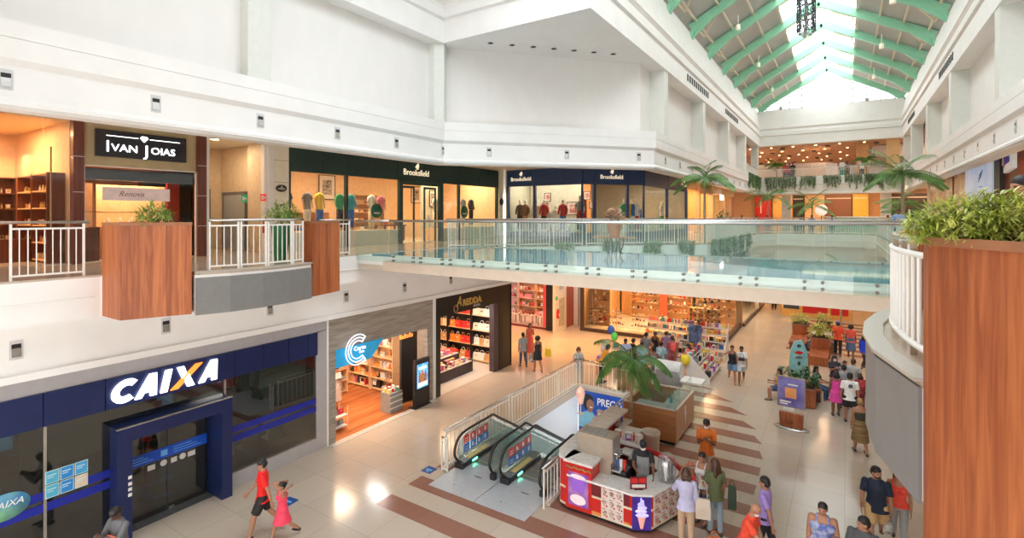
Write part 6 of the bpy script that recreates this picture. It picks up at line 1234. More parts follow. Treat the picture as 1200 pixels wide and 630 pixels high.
def esc(x, label):
    t = thing('escalator', label, 'escalator', (x, 11.25, 0)); W = 1.46
    def zf(y): return 0 if y < 1.75 else -(y - 1.75) * .60
    path = [(y, zf(y)) for y in (.0, .5, 1.0, 1.5, 1.75, 2.1, 3, 4, 6, 8.1)]
    for sx, nm in ((.13, 'left'), (W - .13, 'right')):
        b = MB(); top = [(y, z + .86) for y, z in path[1:]]; low = [(y, z + .12) for y, z in path[1:]]
        prof = [(.12, .18), (-.02, .45), (.1, .72), (.35, .84)] + top; pl = prof + low[::-1]
        n = len(pl); vs = [(sx + e, y, z) for e in (-.006, .006) for y, z in pl]; b.add(vs, [tuple(range(n)), tuple(range(2 * n - 1, n - 1, -1))]); gp = b.build('balustrade_glass', ESG, t)
        if nm == 'left' or True:
            for q, (zz, col, mn) in enumerate([(.58, (.65, .04, .04), 'red'), (.34, (.03, .18, .62), 'blue')]):
                for r in range(4):
                    b = MB(); b.cur = 0; b.box(sx + .010, sx + .014, .28 + r * .31, .28 + r * .31 + .26, zz, zz + .22); b.cur = 1
                    if r: b.box(sx + .014, sx + .017, .35 + r * .31, .38 + r * .31 + .04, zz + .05, zz + .17); b.box(sx + .014, sx + .017, .42 + r * .31, .45 + r * .31, zz + .03 + .02 * r, zz + .1)
                    else: b.box(sx + .014, sx + .017, .33, .49, zz + .05, zz + .07); b.box(sx + .014, sx + .017, .33, .49, zz + .12, zz + .14)
                    if nm == 'left': b.build('warning_pictogram', [mat('picto_' + mn, col, .4), WHITE], gp)
        hr = [(.30, .10), (.08, .16), (-.08, .34), (-.12, .52), (-.02, .76), (.2, .90), (.5, .94)] + [(y, z + .95) for y, z in path[2:]]
        b = MB(); b.tube([(sx, y, z) for y, z in smooth(hr, 3)], .036, 8); b.build('handrail', RUBBER, t)
        b = MB(); wd_ = .26 if nm == 'left' else .14; xa = sx - .07 if nm == 'left' else sx - .06
        lo = [(.05, 0), (.05, .14), (.3, .2)] + [(y, z + .2) for y, z in path[1:]]; bt = [(y, z - .1) for y, z in path[::-1]]
        pl = lo + bt; n = len(pl); vs = [(xa + e, y, z) for e in (0, wd_) for y, z in pl]; b.add(vs, [tuple(range(n - 1, -1, -1)), tuple(range(n, 2 * n))] + [(i, (i + 1) % n, n + (i + 1) % n, n + i) for i in range(n)]); dk = fixn(b.build('skirt_deck', STEEL, t))
        b = MB(); b.box(xa - .005, xa + wd_ + .006, -.02, .1, 0, .17); b.build('newel_cap', BLACK, dk)
        if nm == 'left':
            b = MB(); b.box(xa + .09, xa + .24, .35, 1.3, .2, .206); b.build('yellow_label', mat('label_yellow', (.65, .50, .10), .45, col2=(.75, .66, .35), scale=20), dk)
            b = MB(); b.box(xa + wd_, xa + wd_ + .006, .05, 1.7, .03, .17); b.build('black_skirt', BLACK, dk)
            b = MB(); b.box(xa + wd_ + .006, xa + wd_ + .014, .45, .68, .07, .12); b.build('green_signal', mat('green_signal_light', (.1, 1, .5), .4, emit=7), dk)
    k = 0; y = .35
    for k in range(17):
        y0 = .35 + k * .4; z = zf(y0 + .2) - .03; b = MB(); b.box(.3, W - .24, y0, y0 + .395, z - .22, z); b.build('step', STEPM, t)
        if k: b = MB(); b.box(.3, W - .24, y0, y0 + .02, z - .0, z + .002); b.build('yellow_edge', mat('label_yellow', (.65, .50, .10), .45), t.children[-1])
    b = MB(); b.box(.3, W - .24, -.12, .35, -.04, .014); b.build('comb_plate', STEEL, t)
esc(-9.28, 'left-hand escalator going down, with red and blue warning signs on its glass'); esc(-7.74, 'right-hand escalator going down, nearest the red ice cream kiosk')
b = MB(); b.box(WX0, WX1, WY0 - .0, WY0 + .02, -.3, 0); struct('trim_well_lip', b, STEEL)
# banner on the end wall of the well
t = thing('advert_banner', 'blue advertising banner with a smiling woman in a light blue top below the far railing', 'banner', (-9.3, 19.42, -1.75))
b = MB(); b.box(0, 3.05, 0, .03, 0, 1.62); b.build('banner_sheet', mat('banner_blue', (.01, .05, .38), .4, col2=(.02, .12, .55), scale=1.2), t)
ftext('banner_line', 'PREÇO DE ALG', .40, WHITE, t, (1.98, -.006, 1.27), ext=.003, bold=.006, sx=.85); ftext('banner_line', 'GENTE LEVA', .36, mat('banner_gold', (.75, .55, .3), .5), t, (1.98, -.006, .90), ext=.003, bold=.006, sx=.85)
SKB = mat('printed_skin', (.36, .17, .09), .5)
b = MB(); b.ball((.52, -.01, 1.08), (.17, .006, .24), 16, 10); b.box(.44, .58, -.014, -.004, .78, .95); b.build('pictured_face', SKB, t)
b = MB(); b.ball((.42, -.005, 1.32), (.24, .006, .2), 14, 8); b.ball((.33, -.004, 1.15), (.13, .006, .28), 12, 8); b.build('pictured_hair', BLACK, t)
b = MB(); b.add([(x, -.008, z) for x, z in ((0, .12), (.95, .12), (.9, .42), (.72, .68), (.6, .84), (.38, .82), (.14, .72), (0, .6))], [tuple(range(8))]); b.build('pictured_shirt', mat('printed_light_blue', (.25, .55, .72), .5), t)
b = MB(); b.bar((.7, -.014, .22), (1.25, -.014, .42), .006, .13); b.ball((1.28, -.014, .46), (.12, .005, .12), 10, 6); b.build('pictured_arm', SKB, t)
b = MB(); b.box(.50, .62, -.02, -.016, .98, 1.02); b.build('pictured_smile', WHITE, t)
# ---- red ice cream kiosk
MARB = mat('white_marble_top', (.62, .62, .60), .25, col2=(.74, .73, .70), scale=9)
REDK = mat('kiosk_red', (.60, .02, .015), .3); CREAMK = mat('kiosk_cream_band', (.78, .66, .48), .4); MAR = mat('kiosk_maroon', (.17, .015, .02), .35)
t = thing('ice_cream_kiosk', 'red ice cream kiosk with marble counters, lit ice cream pictures and a menu front', 'kiosk', (-4.8, 12.2, 0)); O = Vector((4.8, -12.2, 0))
def kp(pts): return [(x + 4.8, y - 12.2) for x, y in pts]
outer = [(-6.0, 14.9), (-6.02, 12.0), (-5.98, 11.45), (-5.86, 11.2), (-5.62, 11.12), (-3.98, 11.1), (-3.62, 11.3), (-3.2, 12.5)]
b = MB(); b.strip(kp(outer)[2:], [(-.5, 0), (-.06, 0), (-.06, .12), (-.5, .12)]); fixn(b.build('plinth', BLACK, t))
b = MB(); b.strip(kp(outer), [(-.32, .12), (0, .12), (0, .84), (-.32, .84)]); fixn(b.build('counter_body', REDK, t))
b = MB(); b.strip(kp(outer)[4:], [(-.55, .84), (.05, .84), (.06, .86), (.05, .89), (-.55, .89)]); fixn(b.build('marble_top', MARB, t))
b = MB(); b.strip(kp(outer)[:5], [(-.5, 1.2), (.04, 1.2), (.04, 1.26), (-.5, 1.26)]); fixn(b.build('raised_marble_top', MARB, t))
b = MB(); b.strip(kp(outer)[:5], [(-.3, .84), (0, .84), (0, 1.2), (-.3, 1.2)]); fixn(b.build('raised_body', REDK, t))
b = MB(); b.box(-.86, -.18, -1.12, -.66, .1, 1.2); tw = b.build('red_tower', REDK, t)
b = MB(); b.box(-.9, -.14, -1.16, -.6, 1.2, 1.26); b.build('tower_marble', MARB, tw)
b = MB(); b.box(-.78, -.26, -1.132, -1.12, .2, .98); b.build('lit_picture', mat('lit_cup_picture', (.20, .06, .42), .3, emit=.12, col2=(.50, .25, .50), scale=2.2), tw)
b = MB(); b.lathe([(.14, 0), (.2, .34), (.215, .36)], 18, (-.52, -1.137, .55), sy=.02); b.build('pictured_cup', mat('cup_violet', (.25, .10, .50), .3, emit=.4), tw)
b = MB(); b.ball((-.52, -1.146, .9), (.2, .006, .055), 16, 6); b.ball((-.52, -1.146, .36), (.21, .006, .12), 16, 8); b.build('pictured_cream', mat('cream_pink', (.85, .62, .66), .3, emit=.3), tw)
b = MB(); b.tube([(-.84 + .055 * k, -1.135, 1.09 + .022 * sin(k * 1.9)) for k in range(13)], .02, 5); b.build('script_swirl', mat('dark_gold_script', (.22, .10, .03), .4, col2=(.5, .32, .1), scale=20), tw)
for a, c, z0, z1, m_ in ((-.18, .06, .56, .84, MAR), (-.18, .06, .2, .5, REDK), (-.18, .06, .12, .2, mat('kiosk_orange', (.75, .25, .05), .4)), (.60, .74, .56, .84, MAR), (.60, .74, .2, .5, REDK), (.60, .74, .12, .2, mat('kiosk_orange', (.75, .25, .05), .4))):
    b = MB(); b.box(a, c, -1.108, -1.09, z0, z1); b.build('coloured_panel', m_, t)
b = MB(); b.strip(kp(outer)[3:], [(0, .5), (.012, .5), (.012, .55), (0, .55)]); fixn(b.build('cream_band', CREAMK, t)); b = MB(); b.strip(kp(outer)[2:], [(0, .1), (.014, .1), (.014, .15), (0, .15)]); fixn(b.build('cream_foot_band', CREAMK, t))
SUND = [mat('menu_pale', (.72, .66, .62), .4), mat('sundae_brown', (.28, .10, .06), .5, col2=(.8, .62, .5), scale=30), mat('price_red', (.65, .03, .04), .4)]
def menu(parent, M, w, h, nx, ny):
    b = MB(); b.cur = 0; b.box(0, w, -.012, 0, 0, h); b.cur = 1
    for i in range(nx):
        for j in range(ny):
            cx, cz = w * (i + .42) / nx, h * (j + .45) / ny; b.lathe([(.02 * w, -.3 * h / ny), (.30 * w / nx, .05 * h / ny), (.34 * w / nx, .2 * h / ny), (.01, .33 * h / ny)], 8, (cx, -.014, cz), sy=.03)
    b.cur = 2
    for i in range(nx):
        for j in range(ny): b.ball((w * (i + .76) / nx, -.017, h * (j + .22) / ny), (.13 * w / nx, .004, .13 * w / nx), 8, 5); b.box(w * (i + .1) / nx, w * (i + .6) / nx, -.015, -.012, h * (j + .88) / ny, h * (j + .94) / ny)
    b.xf(M); b.build('menu_board', SUND, parent)
menu(t, Matrix.Translation((.06, -1.10, .13)), .54, .70, 3, 3)
an = atan2(1.2, .42); menu(t, Matrix.Translation((1.2, -.84, .13)) @ Matrix.Rotation(an, 4, 'Z'), 1.05, .68, 4, 3)
ca = atan2(.2, .36); Mc = Matrix.Translation((.80, -1.115, .08)) @ Matrix.Rotation(ca, 4, 'Z')
b = MB(); b.box(.0, .42, -.02, .0, 0, .76); b.xf(Mc); b.build('corner_light_panel', mat('lit_violet_panel', (.02, .012, .14), .3, emit=.25, col2=(.07, .03, .30), scale=2), t)
b = MB(); b.lathe([(.03, 0), (.09, .26)], 12, (.21, -.03, .04), sy=.15)
b.xf(Mc); b.build('pictured_cone', mat('cone_lit', (.75, .35, .3), .3, emit=.4), t)
b = MB()
for k, (r, z) in enumerate([(.15, .34), (.135, .43), (.11, .51), (.08, .58), (.045, .64), (.018, .69)]): b.ball((.21 + .012 * (-1) ** k, -.03, z), (r, .02, .052), 14, 6)
b.xf(Mc); b.build('pictured_soft_serve', mat('soft_serve_lit', (.50, .45, .95), .3, emit=.6, var=.15), t)
b = MB(); b.strip(kp([(-3.22, 12.55), (-3.7, 13.05), (-4.9, 13.4)]), [(0, .1), (.03, .1), (.03, 1.0), (0, 1.0)]); fixn(b.build('rear_red_panel', REDK, t))
b = MB(); b.strip(kp([(-3.22, 12.5), (-3.7, 13.0), (-4.9, 13.35)]), [(-.5, .86), (0, .86), (0, .9), (-.5, .9)]); fixn(b.build('rear_white_top', MARB, t))
b = MB(); b.box(-.7, .9, .0, 1.2, .0, .01); b.build('floor_mat', mat('grey_kiosk_floor', (.2, .2, .2), .5), t)
b = MB(); b.box(-1.62, -.65, 2.2, 2.75, .0, .88); b.box(-.65, -.1, 1.6, 2.1, 0, .95); b.build('rear_cabinet', REDK, t); b = MB(); b.box(-1.66, -.6, 2.16, 2.8, .88, .93); b.box(-.68, -.06, 1.56, 2.14, .95, 1.0); b.build('rear_cabinet_top', MARB, t)
K = Shop(-4.8, 12.2, 0)
t = K.thing('soft_serve_machine', 'large stainless steel soft-serve machine on the kiosk, seen from behind', 'ice cream machine', (-.78, -.75, .89))
b = MB(); b.box(0, .92, .12, .62, .30, .86); b.box(.04, .88, .12, .6, 0, .30); b.build('casing', mat('warm_steel', (.42, .35, .28), .35, metal=.4, var=.04), t)
b = MB(); b.box(.1, .7, .2, .5, .86, .87); b.build('top_vent', mat('vent_grey', (.28, .28, .27), .6, var=.3, scale=1, stretch=(90, 1, 1)), t)
b = MB(); b.box(.921, .93, .14, .6, .32, .84); b.build('front_panel', mat('panel_grey', (.35, .35, .34), .3, metal=.4), t)
for y in (.22, .36, .5): b = MB(); b.cyl((.92, y, .5), (1.02, y, .5), .035); b.cyl((1.0, y, .5), (1.0, y, .38), .025); b.build('dispenser_tap', STEEL, t)
b = MB(); b.box(.88, 1.12, .14, .6, .1, .14); b.build('drip_tray', STEEL, t)
t = K.thing('cup_stack', 'stack of white and blue cups beside the soft-serve machine', 'cups', (.2, -.35, .0)); b = MB(); b.box(-.12, .2, -.1, .3, 0, .95); b.build('stand', DARK, t)
for q in range(3): b = MB(); b.lathe([(.03, 0), (.045, .25), (.04, .25), (.01, .2)], 10, (-.04 + q * .09, 0, .95)); b.build('cups', [mat('cup_blue', (.05, .12, .4), .4), WHITE, RED][q], t)
t = K.thing('cash_register', 'black and grey cash register beside the worker', 'cash register', (.22, .15, .9 - .0)); b = MB(); b.box(0, .4, 0, .4, 0, .1); b.build('drawer', DARK, t)
b = MB(); b.add([(.03, .03, .1), (.37, .03, .1), (.37, .36, .1), (.03, .36, .1), (.03, .03, .13), (.37, .03, .13), (.37, .36, .24), (.03, .36, .24)], [(3, 2, 1, 0), (4, 5, 6, 7), (0, 1, 5, 4), (1, 2, 6, 5), (2, 3, 7, 6), (3, 0, 4, 7)]); b.build('keyboard', mat('key_grey', (.3, .31, .32), .4, var=.4, scale=60), t)
t = K.thing('register_table', 'low dark table carrying the cash register inside the kiosk', 'table', (.2, .12, 0)); b = MB(); b.box(0, .45, 0, .45, .82, .895); b.build('top', STEEL, t)
for sx in (.02, .39):
    for sy in (.02, .39): b = MB(); b.box(sx, sx + .04, sy, sy + .04, 0, .82); b.build('leg', DARK, t)
t = K.thing('cone_display', 'tall clear plastic cover full of ice cream cones and cups on the marble corner', 'display cover', (1.28, -.1, .89)); b = MB(); b.lathe([(.2, 0), (.22, .3), (.2, .5), (.12, .62), (.01, .66)], 14); b.build('clear_cover', glass('milky_cover', (.9, .92, .93), .12, diff=.08, dcol=(.75, .77, .8)), t)
for q in range(4): b = MB(); b.lathe([(.02, 0), (.05, .18), (.055, .42)], 8, (.09 * cos(q * 1.6), .09 * sin(q * 1.6), .02)); b.build('cup_tower', [mat('cup_grey', (.2, .2, .22), .4), WHITE][q % 2], t)
t = K.thing('price_board', 'small tilted red and black price board on the kiosk counter', 'sign', (.86, -.86, .9), .6); b = MB(); b.cur = 0; b.box(-.19, .19, -.015, .015, 0, .26); b.cur = 1; b.box(-.17, -.02, -.02, -.015, .14, .24); b.box(.02, .17, -.02, -.015, .14, .24); b.cur = 2; b.box(-.15, .15, -.02, -.015, .03, .1); b.build('board', [MAR, RED, mat('menu_pale', (.72, .66, .62), .4)], t); b = MB(); b.box(-.1, .1, -.05, .08, -.008, 0); b.build('foot', BLACK, t)
t = K.thing('freezer_box', 'white-topped freezer cabinet with red boxes behind the machine', 'freezer', (-.55, 1.0, 0)); b = MB(); b.box(0, .8, 0, .5, 0, .95); b.build('body', MAR, t); b = MB(); b.box(0, .8, 0, .5, .95, 1.0); b.build('lid', WHITE, t)
for q in range(5): K.put(['carton', 'bottle', 'carton', 'bottle', 'carton'][q], ['red', 'white', 'purple', 'red', 'white'][q], (-.45 + q * .15, 1.25, 1.005), .2 * q, '%s container on the freezer cabinet of the kiosk, %s' % (['red', 'white', 'purple', 'red tall', 'white tall'][q], ['first', 'second', 'third', 'fourth', 'fifth'][q] + ' from the left'), 'container', 'containers on the kiosk freezer')
for q in range(6): K.put(['carton', 'bottle'][q % 2], ['red', 'white', 'blue', 'red', 'cream', 'purple'][q], (-1.5 + q * .14, 2.45, .935), .3 * q, 'small container at the rear cabinet of the kiosk', 'container', 'containers on the rear kiosk cabinet')
t = K.thing('tall_cup_lamp', 'slender stand with a glowing pink milkshake cup at the rear of the kiosk', 'lamp', (-1.75, 1.6, 1.26)); b = MB(); b.cyl((0, 0, 0), (0, 0, .3), .02); b.cyl((0, 0, 0), (0, 0, .02), .09, n=12); b.build('stem', WHITE, t); b = MB(); b.lathe([(.07, .3), (.12, .55), (.13, .62), (.1, .72), (.03, .8), (.01, .82)], 14); b.build('glowing_cup', mat('cup_glow', (.9, .4, .3), .4, emit=.35, col2=(.95, .75, .6), scale=5), t)
t = K.thing('round_bin', 'cream rimmed round basin beside the rear freezer', 'basin', (.1, 2.35, 0)); b = MB(); b.lathe([(.22, 0), (.26, .8), (.28, .84), (.28, .9), (.24, .9), (.2, .8), (.01, .75)], 18); b.build('tub', mat('tub_cream', (.6, .5, .4), .4), t)
# ---- wooden kiosk with glass cases
t = thing('wooden_kiosk', 'square wood-clad kiosk with glass cases on top and a white emblem on its side', 'kiosk', (-5.2, 17.1, 0))
b = MB(); b.box(-.86, .84, -1.12, -1.0, .1, 1.08); b.box(-.86, -.74, -1.0, .98, .1, 1.08); b.box(.72, .84, -1.0, .98, .1, 1.08); b.box(-.86, .84, .98, 1.1, .1, 1.08); b.build('wood_panels', WOODK, t)
b = MB(); b.box(-.8, .78, -1.06, 1.04, 0, .1); b.build('plinth', BLACK, t)
b = MB(); b.box(.02, .024, -1.125, -1.12, .1, 1.08); b.build('panel_joint', DARK, t)
b = MB(); b.box(-.88, .86, -1.14, -1.09, 1.08, 1.11); b.box(-.88, .86, 1.06, 1.12, 1.08, 1.11); b.box(.80, .86, -1.14, 1.12, 1.08, 1.11); b.box(-.88, -.82, -1.14, 1.12, 1.08, 1.11); b.build('top_rim', mat('rim_white', (.7, .66, .6), .4), t)
for a in ((-.5, .82, -1.05, -1.04), (.78, .79, -1.05, 1.0), (-.5, .82, -.55, -.54)): b = MB(); b.box(*a, 1.11, 1.62); b.build('glass_case', TEAL, t)
b = MB(); b.box(-.5, .79, -1.04, -.55, 1.0, 1.06); b.box(.3, .79, -.55, 1.0, 1.0, 1.06); b.build('display_deck', mat('deck_grey', (.4, .42, .4), .4), t)
b = MB(); b.add([(.845, y, z) for y, z in ((-.12, .92), (.02, .95), (.05, .75), (.1, .7), (.02, .42), (-.04, .3), (-.06, .6), (-.12, .7))], [tuple(range(8))]); b.build('white_emblem', WHITE, t)
b = MB(); b.box(-.8, -.6, .2, 1.0, .1, 1.75); b.build('tall_wood_screen', WOODK, t)
for q in range(4): put('bottle', ['white', 'teal', 'cream', 'white'][q], Vector((-4.72 + .0, 16.3 + q * .42, 1.065)), 0, 'small pale container in the glass case of the wooden kiosk', 'container', 'containers in the wooden kiosk case', scale=1.2)
t = thing('white_fridge', 'white rounded cabinet with grey front standing behind the wooden kiosk', 'cabinet', (-5.4, 18.9, 0)); b = MB(); b.box(-.4, .4, -.3, .3, 0, 1.5); b.build('body', mat('fridge_grey', (.42, .41, .42), .3), t); b = MB(); b.cyl((-.45, 0, 1.5), (.45, 0, 1.5), .3, n=18); b.build('rounded_top', mat('cap_white', (.78, .77, .75), .3), t)
t = thing('white_counter', 'small white-topped counter with pale green glass beside the grey cabinet', 'counter', (-4.55, 18.95, 0)); b = MB(); b.box(-.35, .3, -.3, .3, 0, 1.15); b.build('body', TEAL, t); b = MB(); b.box(-.4, .35, -.35, .35, 1.15, 1.22); b.build('top', WHITE, t)
t = thing('wood_post_bin', 'brown wooden litter box behind the railing of the escalator opening', 'bin', (-7.6, 20.3, 0)); b = MB(); b.box(-.3, .3, -.25, .25, .02, 1.0); b.build('body', WOODK, t); b = MB(); b.box(-.33, .33, -.28, .28, 1.0, 1.04); b.build('lid', STEEL, t)
t = thing('balloon_bunch', 'green, blue and silver balloons floating at the left end of the market stall', 'balloons', (-8.6, 21.6, 1.0))
for q, (x, y, z, c_) in enumerate([(0, 0, .75, (.15, .75, .1)), (-.2, .1, 1.0, (.05, .15, .6)), (-.35, -.1, .35, (.75, .78, .82)), (-.45, -.1, .15, (.6, .63, .7))]):
    b = MB(); b.ball((x, y, z), (.16, .12, .2), 12, 8); b.build('balloon', mat('balloon_%d' % q, c_, .2), t); b = MB(); b.cyl((x, y, z - .2), (.1, .1, 0), .004, n=4); b.build('string', WHITE, t)
# ---- market stall of books and toys
MANY = ['red', 'white', 'blue', 'pink', 'cream', 'grey', 'yellow', 'teal', 'purple', 'orange', 'black']
def tier_rack(p, w, rz, label, gl, tiers=4, dz=.26, dy=.24, z0=.25, step=.17):
    t = thing('tiered_rack', label, 'display rack', p, rz, 'tiered racks of the stall'); c, s = cos(rz), sin(rz)
    for sx in (-.02, w): b = MB(); b.add([(sx, 0, 0), (sx + .02, 0, 0), (sx + .02, dy * tiers, 0), (sx, dy * tiers, 0), (sx, 0, z0), (sx + .02, 0, z0), (sx + .02, dy * tiers, z0 + dz * tiers), (sx, dy * tiers, z0 + dz * tiers)], [(3, 2, 1, 0), (4, 5, 6, 7), (0, 1, 5, 4), (1, 2, 6, 5), (2, 3, 7, 6), (3, 0, 4, 7)]); b.build('side', RAILW, t)
    for k in range(tiers):
        b = MB(); b.box(0, w, k * dy, (k + 1) * dy, z0 + k * dz - .02, z0 + k * dz); b.box(0, w, k * dy - .008, k * dy, z0 + k * dz, z0 + k * dz + .06); b.build('tray', RAILW, t)
        x = step / 2
        while x < w - .05:
            X, Y = x, (k + .5) * dy
            put(random.choice(['book', 'book', 'carton']), random.choice(MANY), Vector(p) + Vector((c * X - s * Y, s * X + c * Y, z0 + k * dz + .002)), rz + random.uniform(-.15, .15) + pi / 2 * random.choice((0, 1)), 'small colourful book or packet on the ' + gl, 'book', 'books and packets on the ' + gl, col2=random.choice(['white', 'cream', 'yellow'])); x += step
tier_rack((-4.75, 22.6, 0), 2.3, pi / 2, 'white tiered rack of books on the right side of the stall', 'right-hand tiered rack')
tier_rack((-9.3, 22.7, 0), 1.9, .05, 'low tiered rack at the left front of the stall', 'left tiered rack', tiers=3)
tier_rack((-8.9, 26.2, 0), 4.0, 0, 'long tall tiered rack along the back of the stall', 'back tiered rack', tiers=5, dz=.3)
tier_rack((-6.9, 24.6, 0), 1.3, 0, 'short tiered rack in the middle of the stall', 'middle tiered rack', tiers=4, dz=.28)
for j, (x, y, w, d_) in enumerate([(-9.35, 21.2, 1.5, .7), (-8.6, 24.7, 1.3, .8)]):
    t = thing('stall_table', ('low table of goods at the front left corner of the stall', 'table of goods in the middle left of the stall')[j], 'table', (x, y, 0)); b = MB(); b.box(0, w, 0, d_, .7, .76); b.build('top', SHELFW, t)
    for sx in (.03, w - .09):
        for sy in (.03, d_ - .09): b = MB(); b.box(sx, sx + .06, sy, sy + .06, 0, .7); b.build('leg', WOODK, t)
    for q in range(int(w / .2)):
        for r in range(3): put(random.choice(['carton', 'book', 'folded_clothes']), random.choice(MANY), Vector((x + .12 + q * .2, y + .12 + r * .22, .762)), random.uniform(0, 3), 'small item on the %s table of the stall' % ('front corner', 'middle')[j], 'goods', 'goods on the %s stall table' % ('front corner', 'middle')[j], scale=.75)
t = thing('poster_stand', 'dark blue pictured display panel standing over the stall', 'display panel', (-6.0, 25.3, 0)); b = MB(); b.box(-.3, .3, -.03, .03, .4, 1.9); b.build('panel', mat('dark_poster', (.03, .04, .08), .4, col2=(.15, .25, .5), scale=4), t); b = MB(); b.box(-.02, .02, .03, .06, 0, .6); b.box(-.25, .25, -.15, .15, 0, .03); b.build('stand', BLACK, t)
t = thing('yellow_balloon', 'bright yellow balloon carried low beside the stall', 'balloon', (-5.75, 22.5, .6)); b = MB(); b.ball((0, 0, .32), (.2, .2, .24), 14, 10); b.build('balloon', mat('balloon_yellow', (.9, .7, .03), .2), t); b = MB(); b.cyl((0, 0, .08), (0, 0, -.1), .004, n=4); b.build('string', WHITE, t)
# ---- info totem, surfboard-like sign, planter boxes and benches on the right
t = thing('info_totem', 'upright purple poster stand with an orange box picture on a wooden foot', 'sign', (-1.5, 19.45, 0), -.12)
b = MB(); b.lathe([(.01, 0), (.52, 0), (.54, .02), (.5, .05), (.01, .06)], 26, sy=.42); b.build('oval_base', STEEL, t)
b = MB(); b.add([(x, y, z) for y in (-.07, .07) for x, z in ((-.34, .06), (.34, .06), (.36, .52), (-.36, .52))], [(0, 1, 2, 3), (7, 6, 5, 4), (0, 4, 5, 1), (1, 5, 6, 2), (2, 6, 7, 3), (3, 7, 4, 0)]); w_ = fixn(b.build('wooden_foot', WOODP, t)); b = MB(); b.tube([(-.05, -.08, .34), (.04, -.09, .32), (.06, -.09, .24), (-.02, -.08, .2)], .015, 5); b.build('emblem', mat('bronze', (.35, .18, .08), .3, metal=.6), w_)
for sx in (-.3, .3): b = MB(); b.box(sx - .012, sx + .012, -.02, .02, .5, .75); b.build('support', glass('clear_acrylic', (.95, .95, .95), .06), t)
b = MB(); b.box(-.42, .42, -.03, .03, .7, 1.72); pn = b.build('frame', mat('frame_bronze', (.4, .3, .2), .3, metal=.4), t)
b = MB(); b.box(-.39, .39, -.04, -.03, .73, 1.69); b.build('poster', mat('poster_violet', (.10, .07, .32), .4, col2=(.28, .26, .6), scale=1.5), t)
b = MB(); b.box(-.18, .16, -.05, -.04, 1.02, 1.36); b.build('orange_box', mat('poster_orange', (.85, .35, .12), .5), t); b = MB(); b.box(-.34, 0, -.05, -.04, .86, .91); b.box(-.34, -.1, -.05, -.04, .79, .83); b.box(-.1, .2, -.05, -.04, 1.45, 1.49); b.build('poster_caption', WHITE, t)
t = thing('surfboard_sign', 'tall turquoise surfboard-shaped sign between the planters', 'sign', (-1.62, 24.5, 0), .35)
pr = [(-.22, .05), (-.33, .5), (-.36, 1.0), (-.3, 1.5), (-.16, 1.85), (.12, 1.92), (.30, 1.5), (.36, 1.0), (.33, .5), (.22, .05)]
b = MB(); n = len(pr); b.add([(x, y, z) for y in (-.05, .05) for x, z in pr], [tuple(range(n)), tuple(range(2 * n - 1, n - 1, -1))] + [(i, i + n, (i + 1) % n + n, (i + 1) % n) for i in range(n)]); fixn(b.build('board', mat('turquoise_print', (.22, .52, .55), .4, col2=(.35, .66, .68)), t))
b = MB(); b.ball((0, -.055, 1.68), (.09, .005, .07), 12, 6); b.ball((0, -.055, .95), (.06, .005, .09), 12, 6); b.build('dark_mark', DARK, t); b = MB(); b.ball((0, -.056, 1.4), (.16, .005, .07), 14, 6); b.build('red_mark', RED, t); b = MB(); b.ball((0, -.056, 1.2), (.15, .005, .06), 14, 6); b.build('grey_mark', GREY, t)
b = MB(); b.box(-.25, .25, -.15, .15, 0, .05); b.box(.34, .4, -.06, .06, .05, 1.4); b.build('wooden_stand', WOODP, t)
def pbox(x0, x1, y0, y1, h, label, z0=.0):
    t = thing('planter_box', label, 'planter', ((x0 + x1) / 2, (y0 + y1) / 2, 0)); w, d_ = (x1 - x0) / 2, (y1 - y0) / 2
    b = MB(); b.box(-w, w, -d_, d_, .03, h - .02); b.build('wood_body', WOODP, t); b = MB(); b.box(-w - .02, w + .02, -d_ - .02, -d_ + .04, h - .05, h); b.box(-w - .02, w + .02, d_ - .04, d_ + .02, h - .05, h); b.box(-w - .02, -w + .04, -d_, d_, h - .05, h); b.box(w - .04, w + .02, -d_, d_, h - .05, h); b.build('rim', mat('rim_brown', (.32, .13, .06), .5), t)
    b = MB(); b.box(-w + .04, w - .04, -d_ + .04, d_ - .04, h - .03, h - .01); b.build('soil', mat('dark_soil', (.06, .04, .025), .9), t)
pbox(-1.5, -.9, 21.8, 22.6, .72, 'wooden planter box behind the purple poster stand'); pbox(-2.05, -1.35, 24.9, 25.7, .6, 'low wooden planter box behind the surfboard sign')
pbox(-1.45, -.62, 29.9, 30.9, .98, 'tall wooden planter box with yellow-green plants in the middle of the seating'); pbox(-2.5, -1.7, 33.0, 34.2, 1.0, 'far wooden planter box with yellow-green plants at the left'); pbox(-1.4, -.6, 34.2, 35.4, .9, 'far wooden planter box behind the two seated women')
bush('potted_shrub', 'dark green shrub in the planter behind the purple poster stand', (-1.2, 22.2, .7), .38, .38, .75, 45, LEAFD, L=.24, w=.035)
bush('potted_shrub', 'loose green shrub leaning left beside the surfboard sign', (-1.95, 22.9, .0), .35, .35, 1.5, 45, LEAFD, L=.24, w=.035)
bush('potted_shrub', 'light green shrub peeking over the surfboard sign', (-1.7, 25.3, .58), .35, .3, .6, 30, LEAFY, L=.25, w=.02)
bush('potted_shrub', 'yellow-green shrub in the tall middle planter box', (-1.05, 30.4, .95), .45, .5, .8, 60, LEAFY, L=.3, w=.022)
bush('potted_shrub', 'yellow-green shrub in the far left planter box', (-2.1, 33.6, .97), .5, .5, .6, 45, LEAFY, L=.28, w=.02)
bush('potted_shrub', 'yellow-green shrub in the far planter behind the seated women', (-1.0, 34.8, .87), .45, .5, .6, 40, LEAFY, L=.28, w=.02)
